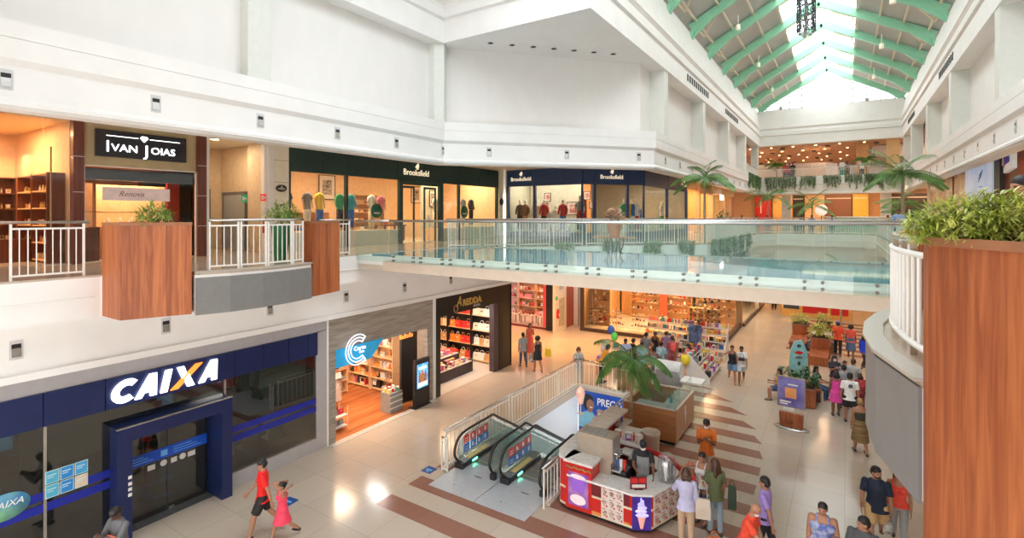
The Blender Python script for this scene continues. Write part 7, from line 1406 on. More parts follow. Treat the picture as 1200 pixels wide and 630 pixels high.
for j, (x0, x1, y0, y1, l) in enumerate([(-1.45, -.65, 28.2, 29.85, 'reddish wooden bench block in front of the tall middle planter'), (-2.5, -1.7, 30.9, 32.9, 'reddish wooden bench between the far left planters'), (-1.3, -.75, 22.7, 24.2, 'dark wooden bench behind the nearest planter box'), (-1.4, -.6, 31.0, 34.1, 'wooden bench where the two women in white sit')]):
    t = thing('wooden_bench', l, 'bench', ((x0 + x1) / 2, (y0 + y1) / 2, 0)); w, d_ = (x1 - x0) / 2, (y1 - y0) / 2
    b = MB(); b.box(-w, w, -d_, d_, .38, .45); b.build('seat', WOODP, t); b = MB(); b.box(-w + .03, w - .03, -d_ + .03, d_ - .03, .0, .38); b.build('base', WOODD if j else WOODP, t)
t = thing('blue_crate', 'small blue and white crate behind the purple poster stand', 'crate', (-1.72, 21.4, 0)); b = MB(); b.box(-.2, .2, -.15, .15, .35, .6); b.build('crate', mat('goods_blue', CL['blue'], .5), t); b = MB(); b.box(-.18, .18, -.13, .13, 0, .35); b.build('stool', WHITE, t)
# floor labels and far ground details
for k, (x, y, rz) in enumerate([(-11.6, 7.65, .1), (-9.75, 10.75, .0)]):
    t = thing('floor_label', ('blue adhesive floor label beside the walking man in red', 'blue adhesive floor label near the escalator railing')[k], 'floor label', (x, y, .004), rz); b = MB(); b.box(-.17, .17, -.17, .17, 0, .003); b.build('label', mat('label_blue', (.02, .08, .28), .5), t); b = MB(); b.box(-.1, .1, -.03, .03, .003, .004); b.box(-.05, .05, -.1, -.06, .003, .004); b.build('label_mark', ICO, t)
t = thing('far_display', 'red and orange framed display at the far end of the ground floor', 'display', (-1.6, 41.5, 0)); b = MB(); b.box(-2.2, 2.0, 0, .2, 0, 1.6); b.build('frame', mat('orange_frame', (.75, .4, .1), .4), t); b = MB(); b.box(-.9, .6, -.02, 0, .3, 1.45); b.box(.8, 1.8, -.02, 0, .3, 1.4); b.build('red_boards', RED, t); b = MB(); b.box(-2.1, -1.1, -.02, 0, .5, 1.4); b.build('dark_board', DARK, t)
b = MB(); b.box(3.4, 3.9, 33, 33.6, 0, 5.04); struct('trim_ground_column', b, WHITE)
for k in range(3): t = thing('striped_poster', 'tall dark and pale upright poster by the right-hand ground-floor column, %s' % ('near', 'middle', 'far')[k], 'poster', (3.2, 27.0 + k * 1.1, 0), .2, 'posters by the right column'); b = MB(); b.box(-.4, .4, -.03, .03, .3, 2.2); b.build('panel', mat('stripe_poster', (.08, .07, .08), .5, col2=(.65, .6, .55), scale=1, stretch=(9, 1, .2)), t); b = MB(); b.box(-.3, .3, -.15, .15, 0, .3); b.build('foot', BLACK, t)
t = thing('blue_banner_stand', 'slanting blue banner edge and pale frame at the lower right, below the wooden planter', 'banner', (1.75, 10.9, 0), .3); b = MB(); b.box(-.25, .25, -.03, .03, .1, 1.9); b.build('panel', mat('blue_panel_soft', (.12, .18, .5), .4), t); b = MB(); b.box(.3, .9, -.02, .02, .1, 1.8); b.build('pale_frame', GLASS, t); b = MB(); b.box(-.3, .95, -.15, .15, 0, .1); b.build('foot', STEEL, t)
# ================================================================== PEOPLE
SKIN = [mat('skin_light', (.62, .36, .25), .5, var=.04), mat('skin_tan', (.42, .20, .12), .5, var=.04), mat('skin_brown', (.22, .095, .05), .5, var=.04), mat('skin_dark', (.10, .045, .028), .5, var=.04)]
HAIRM = {'black': mat('hair_black', (.012, .010, .009), .5), 'brown': mat('hair_brown', (.07, .03, .015), .5), 'blond': mat('hair_blond', (.36, .20, .09), .5), 'grey': mat('hair_grey', (.3, .29, .28), .6)}
def remesh(o, v, it=2, f=.6):
    m = o.modifiers.new('r', 'REMESH'); m.mode = 'VOXEL'; m.voxel_size = v; m.use_smooth_shade = True
    s = o.modifiers.new('s', 'SMOOTH'); s.iterations = it; s.factor = f
    return o
def limb(b, pts, rad, n=10):
    """tapered limb with round joints"""
    for (p, q), (r0, r1) in zip(zip(pts, pts[1:]), zip(rad, rad[1:])): b.cyl(p, q, r0, r1, n)
    for p, r in zip(pts, rad): b.ball(p, r, n, 6)
def rings(b, rs, n=14, F=None):
    """elliptical rings (centre, rx, ry) stacked into a closed trunk"""
    vs = []
    for c, rx, ry in rs: vs += [(c[0] + rx * cos(2 * pi * k / n), c[1] + ry * sin(2 * pi * k / n), c[2]) for k in range(n)]
    m = len(rs); b.add(vs, [(i * n + k, i * n + (k + 1) % n, (i + 1) * n + (k + 1) % n, (i + 1) * n + k) for i in range(m - 1) for k in range(n)] + [tuple(range(n - 1, -1, -1)), tuple(range((m - 1) * n, m * n))], True)
def person(label, pos, head, h=1.65, fem=False, skin=1, hair='black', hs='short', top=('tee', (.5, .5, .5)), bot=('pants', (.05, .06, .1)), shoe=(.05, .05, .05), legs='stand', arms=('down', 'down'),
           bulk=1.0, lean=0, turn=0, nod=0, fine=.016, mask=False, print_=None, cap=None, group=None, skirtlen=.3, extra=None, z=None):
    """x right, y forward, z up in the body's own frame; head = compass heading (0 = down the hall, 180 = towards the camera)"""
    t = thing('person', label, 'person', pos, -radians(head), group); H = h; bw = bulk
    sw = (.098 if fem else .112) * H * (1 + .35 * (bw - 1)); hw = .052 * H * (1 + .5 * (bw - 1)); ln = radians(lean)
    LP = {'stand': ((3, 0), (-3, 2)), 'walk': ((24, 12), (-20, 22)), 'walk2': ((-20, 26), (22, 6)), 'stroll': ((12, 4), (-12, 16)), 'sit': ((86, 88), (80, 80)), 'contra': ((4, 0), (10, 24)), 'pose': ((2, 0), (14, 12))}[legs]
    hipz = .52 * H; L1, L2 = .235 * H, .235 * H
    if legs == 'sit': hz = .47
    else: hz = max(L1 * cos(radians(a)) + L2 * cos(radians(a - k)) for a, k in LP) + .045 * H
    def sp(zz, y=0): # point up the spine after leaning; zz in units of H above the hip joint
        return Vector((0, sin(ln) * zz * H + y, hz + cos(ln) * zz * H))
    leg = []
    for s, (a, k) in zip((-1, 1), LP):
        a, k = radians(a), radians(a - k); p0 = Vector((s * hw, 0, hz)); p1 = p0 + Vector((s * .005, sin(a) * L1, -cos(a) * L1)); p2 = p1 + Vector((s * .004, sin(k) * L2, -cos(k) * L2)); leg.append((p0, p1, p2, k))
    AP = {'down': (4, 9, 8), 'swing_f': (24, 8, 18), 'swing_b': (-24, 10, 10), 'bent': (12, 12, 85), 'fold': (22, 4, 108), 'reach': (62, 18, 18), 'reach_low': (38, 12, 30), 'behind_head': (150, 34, 118), 'out': (20, 62, 20), 'hip': (-12, 34, 70), 'lap': (28, 8, 62), 'phone': (30, 2, 100)}
    arm = []
    for s, nm in zip((-1, 1), arms):
        a, o, e = (radians(q) for q in AP[nm]); sh = sp(.284) + Vector((s * sw * .96, 0, 0))
        def dr(f, oo): return Vector((s * sin(oo), cos(oo) * sin(f), -cos(oo) * cos(f)))
        ub = .17 * H; fb = .15 * H; inn = {'fold': -.75, 'phone': -.55, 'bent': -.25, 'hip': -.9, 'lap': -.35, 'behind_head': -.6}.get(nm, 0)
        el = sh + dr(a + ln * .5, o) * ub; d2 = (dr(a + e + ln * .5, o * .3) + Vector((s * inn, 0, 0))).normalized(); wr = el + d2 * fb; arm.append((sh, el, wr, d2, s))
    # ---- body (one continuous surface)
    b = MB(); w = bw
    tr = [(sp(-.03), .078 * H * w, .062 * H * w), (sp(.01), .096 * H * w, .068 * H * w), (sp(.05), .09 * H * w, .064 * H * w), (sp(.10), (.072 if fem else .08) * H * w, .056 * H * w), (sp(.16), .08 * H * w, .06 * H * w), (sp(.22, .004), .093 * H * w, .066 * H * w), (sp(.28), .098 * H * w, .058 * H), (sp(.315), .078 * H, .045 * H), (sp(.342), .040 * H, .038 * H)]
    rings(b, tr); nk = sp(.33); hd = sp(.402, .012 * H); b.cyl(nk, sp(.385, .006), .035 * H, .031 * H, 12)
    if fem:
        for s in (-1, 1): q = sp(.215, .05 * H); b.ball((s * .042 * H * w, q.y, q.z), (.04 * H * w, .034 * H * w, .038 * H), 10, 7)
    R = Matrix.Rotation(-radians(turn), 3, 'Z') @ Matrix.Rotation(-radians(nod), 3, 'X')
    def hp(x, y, z_): return hd + R @ Vector((x * H, y * H, z_ * H))
    def hball(x, y, z_, r, n=10):
        k = MB(); k.ball((0, 0, 0), tuple(q * H for q in r), n, 8); c = hp(x, y, z_); b.add([tuple(c + R @ Vector(v)) for v in k.v], k.f, True)
    hball(0, -.003, .018, (.046, .056, .052), 14); hball(0, .01, -.018, (.036, .042, .045), 12); hball(0, .03, -.042, (.02, .018, .016)); hball(0, .052, -.005, (.0085, .012, .014)); hball(0, .056, -.010, (.011, .009, .007)); hball(0, .046, .016, (.030, .008, .006)); hball(0, .046, -.028, (.016, .009, .007))
    for s in (-1, 1): hball(s * .047, -.002, -.004, (.006, .011, .017)); hball(s * .026, .032, -.012, (.013, .012, .011))
    for p0, p1, p2, k in leg:
        limb(b, [p0, p0.lerp(p1, .45), p1], [.057 * H * w, .048 * H * w, .034 * H * (1 + .5 * (w - 1))]); limb(b, [p1, p1.lerp(p2, .32), p2], [.034 * H, .034 * H * (1 + .5 * (w - 1)), .021 * H])
        an = max(-.5, min(.6, -k * .6 if k < 0 else -k * .2)); fd = Vector((0, cos(an), sin(an))); b.cyl(p2 + Vector((0, -.012, -.012 * H)), p2 + fd * .09 * H - Vector((0, 0, .026 * H)), .022 * H, .015 * H, 8); b.ball(p2 + fd * .095 * H - Vector((0, 0, .028 * H)), (.021 * H, .03 * H, .012 * H), 8, 6)
    for sh, el, wr, d2, s in arm:
        ab = 1 + .7 * (w - 1); limb(b, [sh, sh.lerp(el, .5), el], [.031 * H * ab, .027 * H * ab, .022 * H * ab]); limb(b, [el, el.lerp(wr, .3), wr], [.022 * H, .0225 * H * ab, .0145 * H])
        sd = d2.cross(Vector((s, 0, 0))); sd = sd.normalized() if sd.length > .1 else Vector((0, 1, 0)); nn = d2.cross(sd).normalized(); pc = wr + d2 * .028 * H
        k = MB(); k.ball((0, 0, 0), (.010 * H, .023 * H, .030 * H), 8, 6); M = Matrix((nn, sd, d2)).transposed(); b.add([tuple(pc + M @ Vector(v)) for v in k.v], k.f, True)
        cur = nn * (.35 * (-1 if nn.dot(Vector((-s, .3, 0))) < 0 else 1))
        for q, ll in enumerate((.036, .042, .040, .032)):
            a0 = pc + d2 * .022 * H + sd * (q - 1.5) * .0125 * H; a1 = a0 + (d2 + cur * .5 + sd * (q - 1.5) * .06).normalized() * ll * .55 * H; a2 = a1 + (d2 * .6 + cur * 2).normalized() * ll * .5 * H; limb(b, [a0, a1, a2], [.0056 * H, .0052 * H, .0045 * H], 6)
        th = pc - sd * .018 * H - d2 * .008 * H; t1 = th + (d2 * .7 - sd * .8 + cur * .5).normalized() * .024 * H; limb(b, [th, t1, t1 + (d2 + cur).normalized() * .018 * H], [.0068 * H, .006 * H, .005 * H], 6)
    remesh(b.build('body', SKIN[skin], t), fine * (.62 if fine < .012 else .85), 1, .5)
    if fine < .015: # eyes, brows, mouth
        e = MB()
        for s in (-1, 1): c = hp(s * .018, .0475, .006); e.ball(c, (.0085 * H, .005 * H, .004 * H), 8, 5)
        e.build('eyes', HAIRM['black'], t); e = MB(); e.tube([hp(.016 * q, .052 - .004 * abs(q), -.026 - .001 * q * q) for q in (-1, -.5, 0, .5, 1)], .0028 * H, 5); e.build('mouth', mat('lips', (.30, .08, .07), .5), t)
    # ---- garments
    fz = fine
    def cloth(nm, bb, col, r=.75, v=None, it=2): 
        m_ = col if not isinstance(col, tuple) else mat('cloth_%d_%d_%d' % tuple(int(c * 99) for c in col), col, r, var=.06, scale=12); return remesh(bb.build(nm, m_, t), v or fz * .85, it, .5)
    kd, col = top[0], top[1]
    if kd != 'none':
        g = .013; b = MB(); lowz = {'tank': -.005, 'crop': .09, 'strapless': .03}.get(kd, -.045)
        rs = ([(sp(lowz), .112 * w * H + g, .086 * H * w + g), (sp(lowz + .04), .104 * w * H + g, .074 * H * w + g)] if lowz < 0 else [(sp(lowz), .088 * w * H + g, .064 * H * w + g)]) + [(c, rx + g, ry + g) for c, rx, ry in tr if c.z > sp(lowz + (.04 if lowz < 0 else 0)).z + .02]
        rs = rs[:-1] if kd in ('tee', 'shirt', 'blouse', 'jacket') else [r_ for r_ in rs if r_[0].z < sp(.25).z] + [(sp(.262 if kd == 'tank' else .245), .088 * H * w, .062 * H * w)]
        if kd in ('tee', 'shirt', 'blouse', 'jacket'): rs.append((sp(.336), .05 * H, .044 * H + .004))
        rings(b, rs)
        if fem:
            for s in (-1, 1): q = sp(.215, .052 * H); b.ball((s * .042 * H * w, q.y, q.z), (.042 * H * w + g * .7, .036 * H * w + g, .04 * H + g * .5), 10, 7)
        if kd in ('tee', 'shirt', 'blouse', 'jacket'):
            for sh, el, wr, d2, s in arm:
                e2 = sh.lerp(el, .72); ab = 1 + .7 * (w - 1)
                if kd == 'tee': limb(b, [sh, sh.lerp(el, .4)], [.032 * H * ab + .010, .030 * H * ab + .009]); b.cyl(sh.lerp(el, .3), e2, .033 * H * ab + .008, .030 * H * ab + .012, 12)
                else: limb(b, [sh, el], [.032 * H * ab + g, .026 * H * ab + g]); b.cyl(el, el.lerp(wr, .93), .03 * H * ab + g * .8, .021 * H + g * .7, 12)
        if kd in ('tank', 'dress_tank'):
            for s in (-1, 1): b.tube([sp(.24, .062 * H) + Vector((s * .055 * H, 0, 0)), sp(.29, .052 * H) + Vector((s * .06 * H, 0, 0)), sp(.325, .02 * H) + Vector((s * .058 * H, 0, 0)), sp(.332, -.01 * H) + Vector((s * .056 * H, 0, 0)), sp(.29, -.058 * H) + Vector((s * .055 * H, 0, 0)), sp(.23, -.062 * H) + Vector((s * .05 * H, 0, 0))], .02, 6)
        tg = cloth('top_garment', b, col)
        if print_:
            b = MB(); q = sp(print_[2], print_[1] * (.068 * H * w + .016)); b.ball(q, (print_[3], .012, print_[4]), 10, 6); b.build('shirt_print', mat('print_%d' % int(print_[0][0] * 99 + print_[0][2] * 9), print_[0], .6), t)
        if kd == 'shirt':
            b = MB()
            for q in range(5): b.ball(sp(.02 + q * .06, .066 * H * w + .018), (.006, .004, .006), 6, 4)
            b.build('buttons', WHITE, t)
    kd, col = bot[0], bot[1]
    b = MB(); g = .014
    if kd in ('pants', 'shorts', 'tight'):
        g = .006 if kd == 'tight' else g; rings(b, [(sp(-.035), .082 * H * w + g, .064 * H * w + g), (sp(.01), .097 * H * w + g * .7, .069 * H * w + g * .7), (sp(.055), .09 * H * w + g * .5, .066 * H * w + g * .5)])
        for p0, p1, p2, k in leg:
            if kd == 'shorts': b.ball(p0, .057 * H * w + g, 10, 6); b.cyl(p0, p0.lerp(p1, .82), .058 * H * w + g, .046 * H * w + g * 1.6, 14)
            else: limb(b, [p0, p1], [.054 * H * w + g * .4, .036 * H * w + g]); b.cyl(p1, p1.lerp(p2, .93), .036 * H * w + g, .024 * H + g * 1.3, 12)
        cloth('lower_garment', b, col)
    elif kd in ('skirt', 'dress'):
        sl = skirtlen * H; yb = (leg[0][1].y + leg[1][1].y) / 2 * .5; spd = abs(leg[0][1].y - leg[1][1].y) * .5 * (sl / .3 / H)
        rings(b, [(Vector((0, yb, hz - sl)), .125 * H * w + .02, .10 * H * w + spd), (Vector((0, yb * .5, hz - sl * .5)), .112 * H * w + .015, .085 * H * w + spd * .6), (sp(0), .10 * H * w + .014, .072 * H * w + .014), (sp(.05), .09 * H * w + .010, .066 * H * w + .010), (sp(.1), .078 * H * w + .009, .06 * H * w + .009)], 18)
        cloth('skirt', b, col)
    for p0, p1, p2, k in leg:
        an = max(-.5, min(.6, -k * .6 if k < 0 else -k * .2)); fd = Vector((0, cos(an), sin(an))); b = MB()
        b.cyl(p2 - fd * .02 * H - Vector((0, 0, .030 * H)), p2 + fd * .09 * H - Vector((0, 0, .034 * H)), .023 * H, .024 * H, 8); b.ball(p2 + fd * .1 * H - Vector((0, 0, .032 * H)), (.026 * H, .035 * H, .016 * H), 8, 6); b.ball(p2 - fd * .015 * H - Vector((0, 0, .022 * H)), (.024 * H, .03 * H, .026 * H), 8, 6)
        b.build('shoe', mat('shoe_%d_%d' % (int(shoe[0] * 99), int(shoe[2] * 99)), shoe, .5), t)
    # ---- hair, cap, mask
    HM = HAIRM[hair]; b = MB()
    def cb(bb, x, y, z_, r, n=10): k = MB(); k.ball((0, 0, 0), tuple(q * H for q in r), n, 8); c = hp(x, y, z_); bb.add([tuple(c + R @ Vector(v)) for v in k.v], k.f, True)
    if hs != 'bald':
        cb(b, 0, -.006, .034, (.053, .058, .050), 14); cb(b, 0, -.026, .006, (.0525, .046, .052), 12)
        if hs == 'curly': cb(b, 0, -.012, .030, (.078, .072, .066), 14); cb(b, .04, -.01, .0, (.036, .045, .045)); cb(b, -.04, -.01, .0, (.036, .045, .045)); cb(b, 0, -.045, .0, (.05, .04, .05))
        if hs == 'bun': cb(b, 0, -.072, .024, (.026, .024, .026))
        if hs == 'pony': limb(b, [hp(0, -.06, .03), hp(0, -.08, -.01), hp(0, -.07, -.09)], [.018 * H, .024 * H, .010 * H])
        if hs in ('long', 'bob'):
            e = -.19 if hs == 'long' else -.075; cb(b, 0, -.035, -.02, (.048, .034, .06))
            for x in (-.036, -.012, .012, .036): limb(b, [hp(x, -.03, .0), hp(x * 1.25, -.05, e * .5), hp(x * 1.1, -.045, e)], [.024 * H, .026 * H, .013 * H], 8)
            for s in (-1, 1): limb(b, [hp(s * .04, -.004, .03), hp(s * .052, -.004, -.02), hp(s * .052, -.012, e * .55)], [.013 * H, .014 * H, .010 * H], 8)
        remesh(b.build('hair', HM, t), max(.011, fz * .8), 1, .5)
    if cap: b = MB(); cb(b, 0, -.004, .040, (.053, .060, .045), 14); cb(b, 0, .06, .034, (.036, .038, .006)); b.build('cap', mat('cap_%d' % int(cap[2] * 99), cap, .6), t)
    if mask: b = MB(); cb(b, 0, .034, -.024, (.037, .031, .027), 12); b.build('face_mask', mat('mask_white', (.8, .8, .8), .6), t)
    if extra == 'beard': b = MB(); cb(b, 0, .022, -.040, (.036, .034, .022), 12); cb(b, 0, .050, -.020, (.018, .008, .005)); b.build('beard', HM, t)
    return t, arm, sp
def carried(name, label, pos, w, hgt, d, m, rz=0, strap=0, cat='bag'):
    t = thing(name, label, cat, pos, rz); b = MB(); b.add([(x * w / 2 * k, y * d / 2 * k2, z) for z, k, k2 in ((0, 1, 1), (hgt * .5, 1.02, 1), (hgt, .9, .55)) for x, y in ((-1, -1), (1, -1), (1, 1), (-1, 1))],
        [(3, 2, 1, 0), (8, 9, 10, 11)] + [(q * 4 + i, q * 4 + (i + 1) % 4, q * 4 + 4 + (i + 1) % 4, q * 4 + 4 + i) for q in (0, 1) for i in range(4)]); b.build('body', m, t)
    b = MB(); b.tube([(w * .3 * cos(a * pi / 8), 0, hgt + (strap or .12) * sin(a * pi / 8)) for a in range(9)], .008, 5); b.build('strap', m, t)
    return t
def backpack(label, pos, head, m, s=1):
    t = thing('backpack', label, 'backpack', pos, -radians(head)); b = MB(); b.ball((0, -.19 * s, 0), (.15 * s, .09 * s, .21 * s), 12, 8); b.build('body', m, t); b = MB(); b.ball((0, -.26 * s, -.06 * s), (.11 * s, .05 * s, .1 * s), 10, 6); b.build('pocket', m, t)
    for q in (-1, 1): b = MB(); b.tube([(q * .09 * s, -.13 * s, .16 * s), (q * .1 * s, 0, .22 * s), (q * .1 * s, .14 * s, .12 * s), (q * .1 * s, .13 * s, -.05 * s)], .018 * s, 5); b.build('strap', m, t)
def ft(px, py, h): # floor point under a head top seen at a pixel
    d = FPX * (ZE - h) / (py - HZ); p = at(px, 0, d=d); return Vector((p.x, p.y, .004))
W_ = (.75, .74, .72); JEAN = (.05, .09, .2); BLK = (.015, .015, .018)
F1, F2, F3 = .0125, .017, .022
P = person
# --- foreground left
P('man in bright red T-shirt and black shorts striding past the bank', ft(308, 534, 1.76), 215, 1.76, skin=1, top=('tee', (.80, .012, .012)), bot=('shorts', BLK), legs='walk', arms=('swing_b', 'swing_f'), shoe=(.10, .05, .03), fine=F1, nod=15)
P('girl in a pink-red dress walking with her hands behind her head', ft(331, 562, 1.3), 190, 1.3, True, 1, hs='bun', top=('tank', (.85, .06, .12)), bot=('dress', (.85, .06, .12)), legs='walk2', arms=('behind_head', 'behind_head'), shoe=BLK, fine=F1, skirtlen=.2)
P('person in a grey jacket with an orange stripe looking at a phone by the bank', ft(142, 589, 1.7), 165, 1.7, skin=3, top=('jacket', (.13, .13, .14)), bot=('pants', (.1, .1, .12)), arms=('phone', 'phone'), nod=38, lean=6, fine=F1, print_=((.85, .2, .08), 1, .17, .16, .02))
# --- by the bag shop
P('woman in grey T-shirt and jeans walking away past the black shop corner', ft(613, 389, 1.62), -50, 1.62, True, 1, hs='bun', top=('tee', (.33, .38, .42)), bot=('tight', JEAN), legs='stroll', fine=F2)
P('woman in a long coral red dress walking beyond the two women with bags', ft(621, 378, 1.64), 130, 1.64, True, 1, 'brown', 'long', top=('tank', (.85, .16, .13)), bot=('dress', (.85, .16, .13)), legs='stroll', arms=('phone', 'down'), fine=F2, skirtlen=.42)
P('woman with big curly hair in a short black dress walking away', ft(630, 393, 1.66), -55, 1.66, True, 1, hs='curly', top=('tank', BLK), bot=('dress', BLK), legs='stroll', shoe=(.3, .15, .1), fine=F2, skirtlen=.16)
carried('shoulder_bag', 'yellow bag hanging at the side of the curly-haired woman in black', ft(638, 393, 1.66) + Vector((.12, .1, .7)), .26, .36, .12, mat('bag_yellow', (.85, .62, .02), .4), strap=.3)
carried('shopping_bag', 'white and black shopping bag beside the woman in jeans', ft(623, 391, 1.62) + Vector((0, 0, .3)), .26, .34, .1, mat('bag_white', (.7, .68, .66), .5, col2=(.1, .1, .1), scale=9))
P('woman in a patterned top standing at the far left corner of the escalator railing', ft(678, 406, 1.6), 150, 1.6, True, 1, 'brown', 'bob', top=('tee', mat('patterned_top', (.15, .15, .15), .7, col2=(.65, .62, .55), scale=22)), bot=('pants', (.42, .40, .34)), arms=('lap', 'lap'), fine=F2, nod=20)
P('man in an orange-yellow shirt bending over the left end of the market stall', ft(701, 404, 1.66) + Vector((0, .3, 0)), 60, 1.7, skin=2, top=('shirt', (.75, .33, .04)), bot=('pants', BLK), arms=('reach_low', 'reach_low'), lean=24, nod=25, fine=F2)
carried('shopping_bag', 'salmon pink bag at the hands of the man in the orange-yellow shirt', ft(711, 415, 1.3) + Vector((0, .4, .75)), .3, .28, .14, mat('bag_salmon', (.85, .25, .18), .5))
# --- stall crowd
crowd = [(733, 396, 1.65, 'light blue shirt', (.42, .48, .68), 'black', 'short', 150, False, 'white-trousered '), (757, 389, 1.75, 'grey polo shirt', (.24, .25, .28), 'black', 'short', 10, False, 'tall '), (768, 388, 1.65, 'black sleeveless top', BLK, 'brown', 'bun', 190, True, ''), (752, 400, 1.62, 'pale teal shirt', (.35, .58, .60), 'black', 'short', 0, False, ''), (766, 406, 1.6, 'dark patterned dress', None, 'black', 'bun', -10, True, ''),
         (775, 400, 1.6, 'blue-green shirt', (.32, .58, .64), 'black', 'short', 10, False, ''), (788, 393, 1.72, 'red striped shirt', (.42, .12, .12), 'brown', 'short', -20, False, ''), (807, 402, 1.5, 'coral top', (.85, .14, .10), 'black', 'long', -100, True, ''), (781, 388, 1.55, 'lilac top', (.34, .26, .52), 'brown', 'short', -30, False, ''), (742, 396, 1.65, 'black T-shirt', BLK, 'black', 'short', 30, False, '')]
PAT = mat('dark_floral', (.04, .05, .09), .7, col2=(.45, .48, .5), scale=26)
for x, y, h, l, c_, hr, hs_, hd_, fm, ad in crowd:
    P('%s%s in a %s among the shoppers at the market stall' % (ad, 'woman' if fm else 'man', l), ft(x, y, h), hd_, h, fm, random.choice([1, 1, 2]), hr, hs_, (('tank' if l.startswith(('dark', 'black s')) else 'tee'), c_ or PAT), (('dress' if c_ is None else 'pants'), c_ or random.choice([BLK, JEAN, (.1, .1, .12)])), fine=F3, arms=random.choice([('bent', 'down'), ('down', 'bent'), ('reach_low', 'down')]), nod=20, skirtlen=.3)
backpack('coral red backpack on the man in the red striped shirt at the stall', ft(788, 393, 1.72) + Vector((.02, .0, 1.22)), -20, mat('pack_coral', (.85, .12, .10), .5))
backpack('pale blue and white backpack on the man in blue-green at the stall', ft(775, 400, 1.6) + Vector((0, 0, 1.15)), 10, mat('pack_blue', (.25, .45, .55), .5, col2=(.6, .66, .7)))
# --- walking pair beyond the stall
P('young woman in black top and denim shorts, arm out, left of walking pair', ft(858, 403, 1.62), 165, 1.62, True, 1, 'brown', 'bun', top=('tank', BLK), bot=('shorts', (.18, .32, .52)), legs='walk', arms=('down', 'out'), shoe=(.4, .2, .12), fine=F2)
P('young woman in white T-shirt and white shorts, right of a walking pair', ft(869, 404, 1.62), 170, 1.62, True, 2, hs='bun', top=('tee', W_), bot=('shorts', (.62, .64, .68)), legs='walk2', arms=('swing_f', 'swing_b'), shoe=(.3, .15, .1), fine=F2)
carried('belt_bag', 'small black bag slung across the woman in white', ft(869, 404, 1.62) + Vector((.04, -.2, 1.0)), .24, .12, .08, mat('bag_black', BLK, .5), .3, .2)
# --- around the ice cream kiosk
P('man in an orange sports shirt and white face mask standing with hands together', ft(828, 490, 1.74), 170, 1.74, skin=2, hair='black', top=('tee', (.78, .20, .03)), bot=('pants', (.55, .45, .33)), arms=('phone', 'phone'), mask=True, nod=18, fine=F1, print_=((.8, .75, .7), 1, .2, .1, .03))
P('kiosk worker in black sleeves, grey apron, black cap and mask behind the counter', Vector((-4.1, 12.15, .012)), 165, 1.68, skin=2, top=('tee', BLK), bot=('pants', BLK), arms=('reach_low', 'lap'), mask=True, nod=20, cap=(.012, .012, .02), fine=F1)
b = MB(); b.strip([(-.16, .02), (-.14, .135), (0, .16), (.14, .135), (.16, .02)], [(0, .45), (.014, .45), (.014, 1.32), (0, 1.32)]); tag(b.build('apron', mat('apron_grey', (.22, .22, .23), .7), None, (-4.1, 12.15, 0), -radians(165)), 'grey apron worn by the kiosk worker', 'apron')
P('woman in a white tank top pointing to the left beside the kiosk', ft(823, 529, 1.64), 190, 1.64, True, 1, hs='bun', top=('tank', W_), bot=('tight', JEAN), arms=('down', 'out'), turn=0, fine=F1)
carried('shoulder_bag', 'red bag at the side of the woman in the white tank top', ft(816, 535, 1.6) + Vector((-.15, .05, .78)), .26, .32, .12, mat('bag_red', (.55, .03, .03), .4), .4, .35)
P('woman with long wavy brown hair in an olive green top and loose pale jeans', ft(838, 537, 1.7), -35, 1.7, True, 1, 'brown', 'long', top=('tee', (.13, .16, .07)), bot=('pants', (.30, .38, .46)), arms=('bent', 'down'), turn=-25, fine=F1)
carried('dark_jacket', 'dark green jacket hanging from the arm of the woman in olive', ft(850, 560, 1.4) + Vector((.12, .1, .72)), .16, .5, .1, mat('jacket_dark_green', (.02, .04, .02), .7), cat='jacket')
P('woman with a brown bob in a lilac shirt and beige trousers at the kiosk counter', ft(804, 548, 1.66), -20, 1.66, True, 0, 'brown', 'bob', top=('shirt', (.50, .50, .72)), bot=('pants', (.55, .38, .25)), arms=('reach_low', 'down'), fine=F1, bulk=1.05)
carried('tote_bag', 'cream fabric tote bag on the shoulder of the woman in lilac', ft(812, 560, 1.4) + Vector((.22, -.05, .62)), .3, .42, .1, mat('tote_cream', (.62, .52, .42), .7), .3, .4)
carried('shopping_bag', 'orange-red paper bag hanging between the lilac and olive women', ft(824, 600, 1.3) + Vector((.1, .5, .22)), .26, .36, .1, mat('bag_orange_red', (.75, .13, .03), .5, col2=(.85, .35, .1), scale=4), .6)
P('bald man in an orange-red polo and mask looking down at a child', ft(873, 583, 1.7), 100, 1.7, skin=1, hair='grey', hs='bald', top=('tee', (.78, .07, .03)), bot=('pants', (.05, .045, .05)), arms=('down', 'reach_low'), lean=14, nod=35, mask=True, fine=F1, bulk=1.12)
P('small dark-haired child in a pale top beside the bald man', ft(880, 607, 1.2), -20, 1.2, False, 1, top=('tee', (.45, .47, .5)), bot=('shorts', (.1, .1, .14)), fine=F1)
P('young man in a violet T-shirt and black trousers seen from the side', ft(897, 557, 1.74), -85, 1.74, skin=1, top=('tee', (.36, .25, .62)), bot=('pants', BLK), legs='stroll', arms=('swing_b', 'down'), fine=F1)
